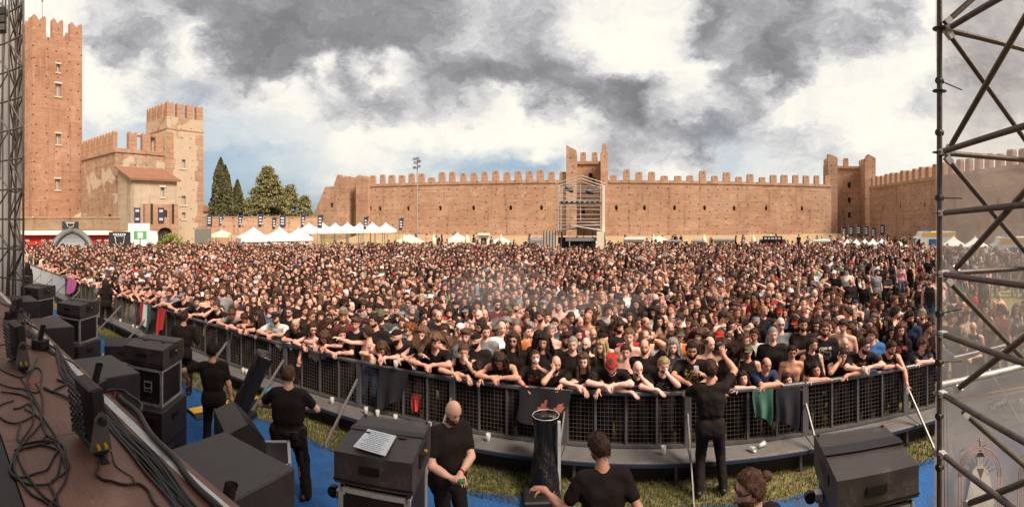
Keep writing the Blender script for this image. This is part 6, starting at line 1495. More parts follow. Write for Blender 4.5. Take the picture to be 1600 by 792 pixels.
def hand_fingers(g, S, k, sg):
    w, d = S[k + 'w'], S[k + 'h']; side = nrm(np.cross(d, V3(0, 0, 1))) if abs(d[2]) < 0.9 else nrm(np.cross(d, S['fw']))
    nn = nrm(np.cross(side, d)); nn = -nn if nn[2] > 0 and abs(d[2]) < 0.9 else nn        # palm looks down / inwards
    kn = w + d * 0.085; c = S['curl']
    def finger(p, dirv, ln, r):
        pts = [p, p + dirv * ln * 0.45]; d2 = nrm(dirv * cos(c) + nn * sin(c)); pts.append(pts[-1] + d2 * ln * 0.33); d3 = nrm(dirv * cos(2 * c) + nn * sin(2 * c)); pts.append(pts[-1] + d3 * ln * 0.25)
        vs = []; fs = []; n = 6
        for i, q in enumerate(pts):
            ax = nrm(pts[min(i + 1, 3)] - pts[max(i - 1, 0)]); u = nrm(np.cross(ax, side + 0.01)); v = np.cross(ax, u); rr = r * (1 - 0.12 * i)
            for j in range(n): a = 2 * pi * j / n; vs.append(q + u * rr * cos(a) + v * rr * sin(a))
        for i in range(3):
            for j in range(n): fs.append((i * n + j, i * n + (j + 1) % n, (i + 1) * n + (j + 1) % n, (i + 1) * n + j))
        fs.append(tuple(3 * n + j for j in range(n))); g.add(vs, fs, 0)
    for i, (o, ln) in enumerate(((-0.030, 0.075), (-0.010, 0.085), (0.010, 0.08), (0.029, 0.062))):
        finger(kn + side * o - d * 0.012, nrm(d + side * o * 3), ln, 0.0095)
    finger(w + d * 0.03 + side * (-0.03), nrm(d * 0.7 - side * 0.7 + nn * 0.3), 0.072, 0.011)
def body_geo(S, b, h, hands=True, fine=True):
    fem = b.get('fem', 0); sl = 0.88 if fem else 1.0
    pr = torso_prims(S, b) + [(S['N'] - S['nd'] * 0.02, S['H'] - S['HB'] @ V3(0, 0.022, 0.02), 0.056 * sl, 0.052 * sl)]
    for k in 'LR':
        pr += [(a, e, r0 * sl, r1 * sl) for a, e, r0, r1 in limb_prims(S, k)] + leg_prims(S, k)
        w, d = S[k + 'w'], S[k + 'h']; side = nrm(np.cross(d, V3(0, 0, 1) if abs(d[2]) < 0.9 else S['fw']))
        for o in (-0.017, 0.017): pr.append((w, w + d * 0.075 + side * o, 0.023, 0.021))
        pr.append((S[k + 'a'] - (S[k + 't'] - S[k + 'a']) * 0.25 + V3(0, 0, -0.03), S[k + 't'], 0.042, 0.036))
    V, Q = surf(*sdf_grid(pr, h, 0.03)); g = Geo()
    foot = np.zeros(len(V), bool)
    for k in 'LR':
        c = (S[k + 'a'] + S[k + 't']) / 2; ax = nrm(S[k + 't'] - S[k + 'a']); d = V - S[k + 'a']; t = d @ ax
        foot |= (np.linalg.norm(d - np.outer(np.clip(t, -0.05, 0.19), ax), axis=1) < 0.075)
    g.add(V, Q.tolist(), [4 if foot[q].all() else 0 for q in Q])
    if hands:
        hand_fingers(g, S, 'L', -1); hand_fingers(g, S, 'R', 1)
    hg = head_geo(fine, fem); g.add(hg.V() @ S['HB'].T + S['H'], hg.f, hg.m)
    return g
def shirt_geo(S, b, kind, h, seed=0):
    inf = b.get('loose', 0.014)
    pr = torso_prims(S, b, inf); up = S['up']
    pr[5] = (S['SH'] - up * 0.05, S['SH'] + up * 0.02, 0.085 + inf, 0.06 + inf)
    pr.append((S['P'] - S['rx'] * 0.085 - up * 0.07, S['P'] + S['rx'] * 0.085 - up * 0.07, 0.103 + b.get('girth', 0) * 0.5 + inf, 0.103 + b.get('girth', 0) * 0.5 + inf))
    if kind == 'tank':
        pr[4] = (S['SH'] - S['rx'] * S['sw'] * 0.55, S['SH'] + S['rx'] * S['sw'] * 0.55, 0.060 + inf * 0.8, 0.060 + inf * 0.8)
    for k in 'LR':
        if kind == 'tee': pr += limb_prims(S, k, 0.008, 'sleeve')
        if kind == 'long': pr += limb_prims(S, k, 0.019, 'long')
    g = sdf_geo(pr, h, 0.028, wob=0.0045, seed=seed)
    V = g.V() - S['P']; tco = np.stack([V @ S['rx'], V @ S['fw'], V @ S['up']], 1)
    return g, tco
def trousers_geo(S, b, h, stop=1.0, seed=0):
    g_ = b.get('girth', 0); fem = b.get('fem', 0)
    pr = [(S['P'] - S['rx'] * 0.082, S['P'] + S['rx'] * 0.082, 0.106 + g_ * 0.5 + 0.012 * fem, 0.106 + g_ * 0.5 + 0.012 * fem)]
    for k in 'LR': pr += leg_prims(S, k, 0.012, stop)
    return sdf_geo(pr, h, 0.03, wob=0.004, seed=seed)

# -- materials for people ------------------------------------------------------------------------------------------
def skin_mat(name, col):
    m, t, b = new_mat(name); co = obj_co(t)
    n = t.noise(co, 9, 4, 0.6); c = t.ramp(n, [(0.3, tuple(x * 0.82 for x in col)), (0.7, tuple(min(1, x * 1.1) for x in col))])
    t.l.new(c, b.inputs['Base Color']); b.inputs['Roughness'].default_value = 0.5; b.inputs['Specular IOR Level'].default_value = 0.4
    return m
SKINS = [skin_mat('skin_%d' % i, c) for i, c in enumerate([(0.68, 0.345, 0.24), (0.60, 0.285, 0.185), (0.75, 0.405, 0.295), (0.50, 0.23, 0.145), (0.78, 0.46, 0.355)])]
def hair_mat(name, col):
    m, t, b = new_mat(name); co = t.scale(obj_co(t), (60, 60, 9))
    n = t.noise(co, 1.0, 3, 0.6, 0.6); c = t.ramp(n, [(0.35, tuple(x * 0.5 for x in col)), (0.7, tuple(min(1, x * 1.5) for x in col))])
    t.l.new(c, b.inputs['Base Color']); b.inputs['Roughness'].default_value = 0.62; b.inputs['Specular IOR Level'].default_value = 0.22; bump(t, b, n, 0.9, 0.012)
    return m
HM = {k: hair_mat('hair_' + k, c) for k, c in dict(black=(0.024, 0.0125, 0.0095), dark=(0.052, 0.024, 0.0155), brown=(0.10, 0.045, 0.027), light=(0.17, 0.088, 0.05), blond=(0.38, 0.25, 0.12), grey=(0.26, 0.23, 0.20), red=(0.20, 0.065, 0.024)).items()}
def cloth_mat(name, col, prt=None, scale=22.0, rough=0.85):
    """woven cloth with soft folds; prt = colour of a chest print"""
    m, t, b = new_mat(name); co = obj_co(t)
    n = t.noise(co, 7, 4, 0.6, 0.5); n2 = t.noise(co, 45, 2, 0.6)
    c = t.ramp(n, [(0.25, tuple(x * 0.7 for x in col)), (0.75, tuple(min(1, x * 1.3) for x in col))])
    if prt:
        a = t.new('ShaderNodeAttribute', attribute_name='tco'); v = a.outputs['Vector']
        sp = t.new('ShaderNodeSeparateXYZ'); t.l.new(v, sp.inputs[0])
        win = t.math('MULTIPLY', t.sstep(t.math('ABSOLUTE', sp.outputs[0]), 0.115, 0.10), t.sstep(t.math('ABSOLUTE', t.math('SUBTRACT', sp.outputs[2], 0.30)), 0.115, 0.10))
        win = t.math('MULTIPLY', win, t.sstep(sp.outputs[1], 0.02, 0.04))
        art = t.sstep(t.noise(t.vmath('ADD', v, (scale, scale * 2, 0)), scale, 3, 0.6, 1.2), 0.50, 0.56)
        c = t.mix(t.math('MULTIPLY', t.math('MULTIPLY', win, art), 0.85), c, prt)
    t.l.new(c, b.inputs['Base Color']); b.inputs['Roughness'].default_value = rough; b.inputs['Specular IOR Level'].default_value = 0.2
    bump(t, b, t.math('ADD', n, t.math('MULTIPLY', n2, 0.2)), 0.5, 0.02)
    return m
BLK = (0.0145, 0.0085, 0.0070)
CL = {'black': cloth_mat('cloth_black', BLK), 'black_white_print': cloth_mat('cloth_black_white_print', BLK, (0.55, 0.52, 0.48), 24),
      'black_red_print': cloth_mat('cloth_black_red_print', BLK, (0.42, 0.10, 0.06), 20), 'black_gold_print': cloth_mat('cloth_black_gold_print', BLK, (0.5, 0.33, 0.12), 28),
      'faded_black': cloth_mat('cloth_faded_black', (0.028, 0.024, 0.025)), 'charcoal': cloth_mat('cloth_charcoal', (0.055, 0.053, 0.056), (0.3, 0.3, 0.3), 30),
      'grey': cloth_mat('cloth_grey', (0.20, 0.195, 0.20)), 'white': cloth_mat('cloth_white', (0.66, 0.63, 0.60)), 'white_print': cloth_mat('cloth_white_print', (0.62, 0.60, 0.58), (0.05, 0.05, 0.05), 18),
      'navy': cloth_mat('cloth_navy', (0.022, 0.034, 0.07)), 'blue': cloth_mat('cloth_blue', (0.05, 0.13, 0.30)), 'red': cloth_mat('cloth_red', (0.42, 0.025, 0.02)), 'maroon': cloth_mat('cloth_maroon', (0.12, 0.025, 0.025)),
      'olive': cloth_mat('cloth_olive', (0.11, 0.10, 0.055)), 'green': cloth_mat('cloth_green', (0.05, 0.20, 0.10)), 'beige': cloth_mat('cloth_beige', (0.42, 0.34, 0.24)), 'pink': cloth_mat('cloth_pink', (0.55, 0.25, 0.30)),
      'yellow': cloth_mat('cloth_yellow', (0.60, 0.42, 0.06)), 'denim': cloth_mat('cloth_denim', (0.06, 0.085, 0.13)), 'orange': cloth_mat('cloth_orange', (0.5, 0.16, 0.04)), 'turquoise': cloth_mat('cloth_turquoise', (0.03, 0.32, 0.38))}
EYE = plain('eye_dark', (0.05, 0.03, 0.02), 0.25, var=0.1); LIP = plain('lips', (0.26, 0.095, 0.075), 0.5, var=0.15); SHOE = plain('shoe_leather', (0.018, 0.015, 0.014), 0.55)
SUNG = plain('glasses_dark', (0.006, 0.006, 0.007), 0.12, var=0.0)

def put_mat(o, i, m):
    s = o.material_slots[i]; s.link = 'OBJECT'; s.material = m
def mat4(R, p):
    M = Matrix.Identity(4)
    for i in range(3):
        for j in range(3): M[i][j] = R[i][j]
        M[i][3] = p[i]
    return M
HEADME = {}
def headwear_mesh(style):
    if style not in HEADME:
        g = HAIRS[style]
        if style in STRANDS: h = Geo(); h.add(g.V(), g.f); h.add(*STRANDS[style]); g = h
        HEADME[style] = g.mesh(style, [HM['dark']])
    return HEADME[style]
class Proto:
    """a posed figure: body, shirt and trousers meshes and the place of its head"""
    def __init__(s, pose, build=None, h=0.026, kinds=('tee', 'tank', 'long', 'none'), stop=1.0, seed=0, hands=True, fine=True):
        s.b = build or {}; s.S = skeleton(**pose); s.h = h; s.seed = seed; s.fine = fine
        s.body_g = body_geo(s.S, s.b, h, hands, fine); s.tr_g = trousers_geo(s.S, s.b, h * 1.15, stop, seed); s.shirts = {}; s.stop = stop
        s.M = mat4(s.S['HB'], s.S['H']); s._b = s._t = None
    def shirt_g(s, kind):
        if kind not in s.shirts: s.shirts[kind] = [*shirt_geo(s.S, s.b, kind, s.h * 1.1, s.seed), None]
        return s.shirts[kind]
    def body(s):
        if s._b is None: s._b = s.body_g.mesh('person_body', [SKINS[0], EYE, HM['dark'], LIP, SHOE])
        return s._b
    def trousers(s):
        if s._t is None: s._t = s.tr_g.mesh('trousers', [CL['black']])
        return s._t
    def shirt(s, kind):
        q = s.shirt_g(kind)
        if q[2] is None: q[2] = q[0].mesh('shirt', [CL['black']], q[1])
        return q[2]
BEARDS = ('beard_short', 'beard_full', 'beard_long'); HATS = ('cap', 'cap_back', 'bandana', 'beanie', 'brim_hat')
BANDR = random.Random(4); BANDM = []
def band_mesh():
    if not BANDM: BANDM.append(MB().lathe([(0.030, -0.012), (0.034, -0.012), (0.034, 0.012), (0.030, 0.012)], 12).mesh('wristband', [CL['black']]))
    return BANDM[0]
def person(pr, loc, rz, look, label, group=None, scale=1.0):
    """look: skin, hair, haircol, beard, hat, hatcol, glasses, top, kind, legs"""
    o = bpy.data.objects.new('person', pr.body()); link(o); o.location = loc; o.rotation_euler = (0, 0, rz); o.scale = (scale,) * 3
    put_mat(o, 0, SKINS[look.get('skin', 0)]); hc = HM[look.get('haircol', 'dark')]; put_mat(o, 2, hc)
    tag(o, label, 'person', group)
    if look.get('kind', 'tee') != 'none':
        c = inst({'tee': 't_shirt', 'tank': 'tank_top', 'long': 'long_sleeved_top'}[look.get('kind', 'tee')], pr.shirt(look.get('kind', 'tee')), o); put_mat(c, 0, CL[look.get('top', 'black')])
    c = inst('shorts' if pr.stop < 1 else 'trousers', pr.trousers(), o); put_mat(c, 0, CL[look.get('legs', 'black')])
    def headthing(name, style, m):
        c = inst(name, headwear_mesh(style), o); c.matrix_local = pr.M; put_mat(c, 0, m); return c
    if look.get('hair'): headthing('hair', look['hair'], hc)
    if look.get('beard'): headthing('beard', look['beard'], HM[look.get('beardcol', look.get('haircol', 'dark'))])
    if look.get('hat'): headthing('cap' if 'cap' in look['hat'] else ('hat' if look['hat'] == 'brim_hat' else look['hat']), look['hat'], CL[look.get('hatcol', 'black')])
    if look.get('glasses'): headthing('glasses', 'glasses', SUNG)
    for k in 'LR':
        if BANDR.random() < 0.22:
            e, w = Vector(pr.S[k + 'e']), Vector(pr.S[k + 'w']); ax = (w - e).normalized(); c = inst('wristband', band_mesh(), o); c.matrix_local = Matrix.Translation(w - ax * 0.03) @ ax.to_track_quat('Z', 'Y').to_matrix().to_4x4(); put_mat(c, 0, BANDR.choice([CL['black'], CL['black'], CL['white'], CL['red'], CL['yellow']]))
    return o
# ------------------------------------------------------------------ poses (a figure looks along +y; the rail is at y 0.32, z 1.19)
RL, RRt = (-0.10, 0.47, 1.25), (0.13, 0.45, 1.25)
LEAN = dict(hip=(0, -0.06, 0.93), lean=18, curve=16, hp=-6, L=(-0.03, 0.43, 1.25), R=(0.08, 0.45, 1.24), Le=(-1, -0.1, 0.05), Re=(1, -0.1, 0.05), Lh=(0.75, 0.5, -0.3), Rh=(-0.7, 0.5, -0.4), curl=0.8)
def v(base, **k): d = dict(base); d.update(k); return d
POSES = {
    'lean': LEAN,
    'lean_cross': v(LEAN, L=(0.13, 0.42, 1.25), R=(-0.11, 0.40, 1.265), Lh=(0.9, 0.4, -0.1), Rh=(-0.9, 0.4, -0.1), hp=-10),
    'lean_left': v(LEAN, hy=38, hp=-8), 'lean_right': v(LEAN, hy=-36, hp=-4, L=RL, Lh=(0.3, 0.6, -0.6), R=(0.25, 0.38, 1.25), Rh=(-0.3, 0.7, -0.4)), 'lean_down': v(LEAN, hp=-42, curve=22),
    'lean_face': v(LEAN, R=(0.06, 0.33, 1.47), Re=(0.9, 0.3, -0.8), Rh=(-0.2, -0.2, 1), hp=-14, curl=0.25),
    'lean_face_left': v(LEAN, L=(-0.05, 0.32, 1.45), Le=(-0.9, 0.3, -0.8), Lh=(0.2, -0.2, 1), hp=-12, hy=20, curl=0.25),
    'lean_low': dict(hip=(0, -0.24, 0.90), lean=44, curve=14, hp=8, hr=10, L=(0.12, 0.40, 1.25), R=(-0.10, 0.36, 1.26), Le=(-1, -0.1, 0), Re=(1, -0.1, 0), Lh=(0.9, 0.3, 0), Rh=(-0.9, 0.3, 0)),
    'lean_low_down': dict(hip=(0, -0.22, 0.90), lean=40, curve=16, hp=-40, L=RL, R=RRt, Le=(-1, -0.1, 0), Re=(1, -0.1, 0), Lh=(0.4, 0.5, -0.6), Rh=(-0.4, 0.5, -0.6)),
    'hang_right': v(LEAN, L=(0.10, 0.40, 1.25), R=(0.2, 0.56, 0.95), Re=(0.7, 0.4, 0.4), Rh=(0, 0.2, -1), hp=-14, lean=20),
    'hang_left': v(LEAN, R=(-0.08, 0.40, 1.25), L=(-0.22, 0.55, 0.92), Le=(-0.7, 0.4, 0.4), Lh=(0, 0.2, -1), hp=-16, lean=20, hy=20),
    'cup': v(LEAN, lean=8, curve=8, L=(-0.10, 0.30, 1.32), Le=(-1, -0.3, -0.5), Lh=(0.5, 0.6, 0.5), curl=0.9),
    'cup_right': v(LEAN, lean=8, curve=8, R=(0.08, 0.32, 1.30), Re=(1, -0.3, -0.5), Rh=(-0.5, 0.6, 0.5), curl=0.9),
    'drink': v(LEAN, lean=6, curve=4, L=(-0.07, 0.20, 1.50), Le=(-1, 0.2, -0.5), Lh=(0.4, 0.0, 0.8), hy=18, hp=4, curl=0.9),
    'stand': dict(hp=-4), 'stand_right': dict(hp=-4, hy=-32, L=(-0.25, 0.1, 0.85)), 'stand_left': dict(hp=-6, hy=34, R=(0.26, 0.08, 0.88)),
    'crossed': dict(hp=-3, L=(0.12, 0.24, 1.17), R=(-0.10, 0.26, 1.22), Le=(-1, -0.1, -0.5), Re=(1, -0.1, -0.5), Lh=(0.9, 0.1, 0.2), Rh=(-0.9, 0.1, 0.2)),
    'chin': dict(hp=-6, R=(0.03, 0.21, 1.43), Re=(0.8, 0.2, -1), Rh=(-0.2, -0.1, 1), L=(0.10, 0.22, 1.16), Le=(-1, -0.1, -0.5), curl=0.7),
    'clap': dict(L=(-0.03, 0.30, 1.42), R=(0.05, 0.30, 1.42), Le=(-1, -0.2, -0.8), Re=(1, -0.2, -0.8), Lh=(0.2, 0.5, 0.9), Rh=(-0.2, 0.5, 0.9), hp=2),
    'phone': dict(R=(0.06, 0.33, 1.63), L=(-0.07, 0.32, 1.60), Le=(-1, 0, -0.6), Re=(1, 0, -0.6), Lh=(0.3, 0.2, 1), Rh=(-0.3, 0.2, 1), hp=2),
    'raise': dict(R=(0.24, 0.20, 1.92), Re=(1, -0.2, 0), Rh=(0, 0.1, 1), hp=6, curl=1.2), 'point': dict(L=(-0.45, 0.30, 1.72), Le=(-0.5, -0.3, -1), Lh=(-0.6, 0.4, 0.4), hy=24, curl=0.6),
    'head_scratch': dict(L=(-0.12, 0.02, 1.74), Le=(-1, 0.2, 0.3), Lh=(0.8, -0.3, 0.3), hp=-4),
    'hold_cup': dict(R=(0.12, 0.30, 1.22), Re=(1, -0.4, -0.8), Rh=(-0.3, 0.9, 0.2), hp=-2, hy=12, curl=0.9), 'pockets': dict(L=(-0.22, 0.08, 0.93), R=(0.22, 0.08, 0.93), Le=(-1, -0.7, 0), Re=(1, -0.7, 0), hp=-2),
    'shout': dict(hp=8, hy=-14, L=(-0.02, 0.24, 1.52), Le=(-1, 0, -0.7), Lh=(0.2, 0.1, 1)),
    'arms_out': dict(hy=-55, twist=-40, R=(0.50, 0.30, 1.52), Re=(0.2, -0.3, -1), L=(-0.18, 0.50, 1.42), Le=(-0.3, -0.2, -1), Rh=(0.8, 0.4, 0.3)),
    'sit': dict(hip=(0, 0, 0.13), lean=22, curve=10, Lf=(-0.28, 0.42, 0.08), Rf=(0.24, 0.45, 0.08), kneeL=(-0.4, 0.2, 1), kneeR=(0.4, 0.2, 1), L=(-0.2, 0.42, 0.42), R=(0.16, 0.44, 0.42), hp=-4),
    'sit_back': dict(hip=(0, 0, 0.13), lean=-14, Lf=(-0.16, 0.78, 0.08), Rf=(0.12, 0.74, 0.08), kneeL=(0, 0.1, 1), kneeR=(0, 0.1, 1), L=(-0.28, -0.34, 0.05), R=(0.28, -0.34, 0.05), Le=(-0.6, -1, 0.2), Re=(0.6, -1, 0.2)),
    'crouch': dict(hip=(0, -0.05, 0.36), lean=30, Lf=(-0.16, 0.12, 0.08), Rf=(0.16, 0.16, 0.08), L=(-0.1, 0.40, 0.5), R=(0.1, 0.40, 0.5)),
}
FEM = dict(fem=1); BIG = dict(girth=0.035); MAN = {}; SLIM = dict(girth=-0.006)
PCACHE = {}
def proto(pose, build='man', h=0.027, stop=1.0, coarse=False):
    k = (pose, build, h, stop, coarse)
    if k not in PCACHE:
        p = dict(POSES[pose]); b = {'man': MAN, 'big': BIG, 'woman': FEM, 'slim': SLIM}[build]
        if build == 'woman': p['sw'] = 0.163
        if build == 'big': p['sw'] = 0.205
        PCACHE[k] = Proto(p, b, h, stop=stop, seed=len(PCACHE), hands=not coarse, fine=not coarse)
    return PCACHE[k]

# ------------------------------------------------------------------ how people look
def short_label(s):
    for a, b_ in ((' and glasses', ''), (' in the second line', ', second line'), ('long-sleeved', 'long-sleeved'), (' both ', ' '), (' the ', ' ')):
        if len(s.split()) <= 16: return s
        s = s.replace(a, b_)
    return s
def clothes_words(l):
    kn = l.get('kind', 'tee'); tp = l.get('top', 'black')
    c = {'black_white_print': 'black', 'black_red_print': 'black', 'black_gold_print': 'black', 'white_print': 'white'}.get(tp, tp.replace('_', ' '))
    w = {'tee': c + ' T-shirt', 'tank': 'sleeveless ' + c + ' top', 'long': c + ' long-sleeved top', 'none': 'no shirt'}[kn]
    if kn != 'none' and tp.endswith('print'): w = ({'black_white_print': 'white printed ', 'black_red_print': 'red printed ', 'black_gold_print': 'gold printed ', 'white_print': 'dark printed '}[tp]) + w
    e = []
    if l.get('hat'): e.append(l.get('hatcol', 'black') + ' ' + {'cap': 'cap', 'cap_back': 'backward cap', 'bandana': 'bandana', 'beanie': 'beanie', 'brim_hat': 'brimmed hat'}[l['hat']])
    if l.get('glasses'): e.append('glasses')
    return w + (' and ' + ' and '.join(e) if e else '')
TOPS = ['black'] * 13 + ['black_white_print'] * 9 + ['black_red_print'] * 4 + ['black_gold_print'] * 3 + ['faded_black'] * 6 + ['charcoal'] * 5 + ['grey'] * 3 + ['white'] * 3 + ['white_print'] * 2 + ['navy'] * 2 + ['red'] * 2 + ['maroon'] * 3 + ['olive', 'green', 'beige', 'blue', 'denim', 'pink', 'orange', 'maroon']
def random_look(r, build):
    w = build == 'woman'; l = dict(skin=r.choice([0, 0, 1, 2, 2, 3, 4, 0, 2]), haircol=r.choice(['black', 'black', 'dark', 'dark', 'dark', 'dark', 'brown', 'brown', 'light', 'red' if r.random() < 0.3 else 'dark'] + (['blond'] if w else ['grey'])))
    l['hair'] = r.choice(['long', 'long', 'long_straight', 'bob', 'ponytail', 'frizzy', 'bun'] if w else ['cropped', 'cropped', 'cropped', 'short', 'short', 'short', 'short', 'messy', 'messy', 'quiff', 'curly', 'long', 'balding', 'bun', None, 'short', 'long' if r.random() < 0.5 else 'short', 'short'])
    if not w: l['beard'] = r.choice([None, None, None, 'beard_short', 'beard_short', 'beard_full', 'beard_long' if r.random() < 0.4 else None])
    if r.random() < (0.05 if w else 0.12):
        l['hat'] = r.choice(['cap', 'cap', 'cap_back', 'bandana', 'beanie', 'brim_hat' if r.random() < 0.25 else 'cap']); l['hatcol'] = r.choice(['black', 'black', 'black', 'red', 'olive', 'navy', 'grey', 'beige', 'white'])
        if l['hair'] in ('curly', 'messy', 'quiff', 'frizzy'): l['hair'] = 'cropped'
    if r.random() < 0.10: l['glasses'] = 1
    l['top'] = r.choice(TOPS); l['kind'] = r.choice(['tee'] * 6 + ['tank'] * (8 if w else 2) + ([] if w else ['none', 'none', 'long'])); l['legs'] = r.choice(['black', 'black', 'denim', 'denim', 'olive', 'charcoal', 'beige'])
    return l

# ------------------------------------------------------------------ the front row, person by person
def fp(x, p): a = az_of(x); d = p / cos(a - BN); return Vector((d * sin(a), d * cos(a), 0)), d
USED = []
def row_person(x, y, p, pose, build, look, what, turn=0.0, group='crowd along the barrier', limit=(0.86, 1.10)):
    pr = proto(pose, build, 0.026); q, d = fp(x, p); zh = CAMZ - (y - YH) / F * d
    zh0 = pr.S['H'][2]; sc = max(limit[0], min(limit[1], zh / zh0))
    rz = pi - BN * 0.6 - az_of(x) * 0.4 + radians(turn)
    # keep the head in its column: shift along the barrier
    off = Matrix.Rotation(rz, 3, 'Z') @ Vector(pr.S['H']) * sc; s = off.x * cos(BN) - off.y * sin(BN)
    q = q - Vector((cos(BN), -sin(BN), 0)) * s; USED.append(inv(BN, q))
    o = person(pr, q, rz, look, short_label('person in ' + clothes_words(look) + what), group, sc); return o, pr, sc, rz
B0, B1, B2, B3 = 7.47, 7.52, 7.85, 8.15
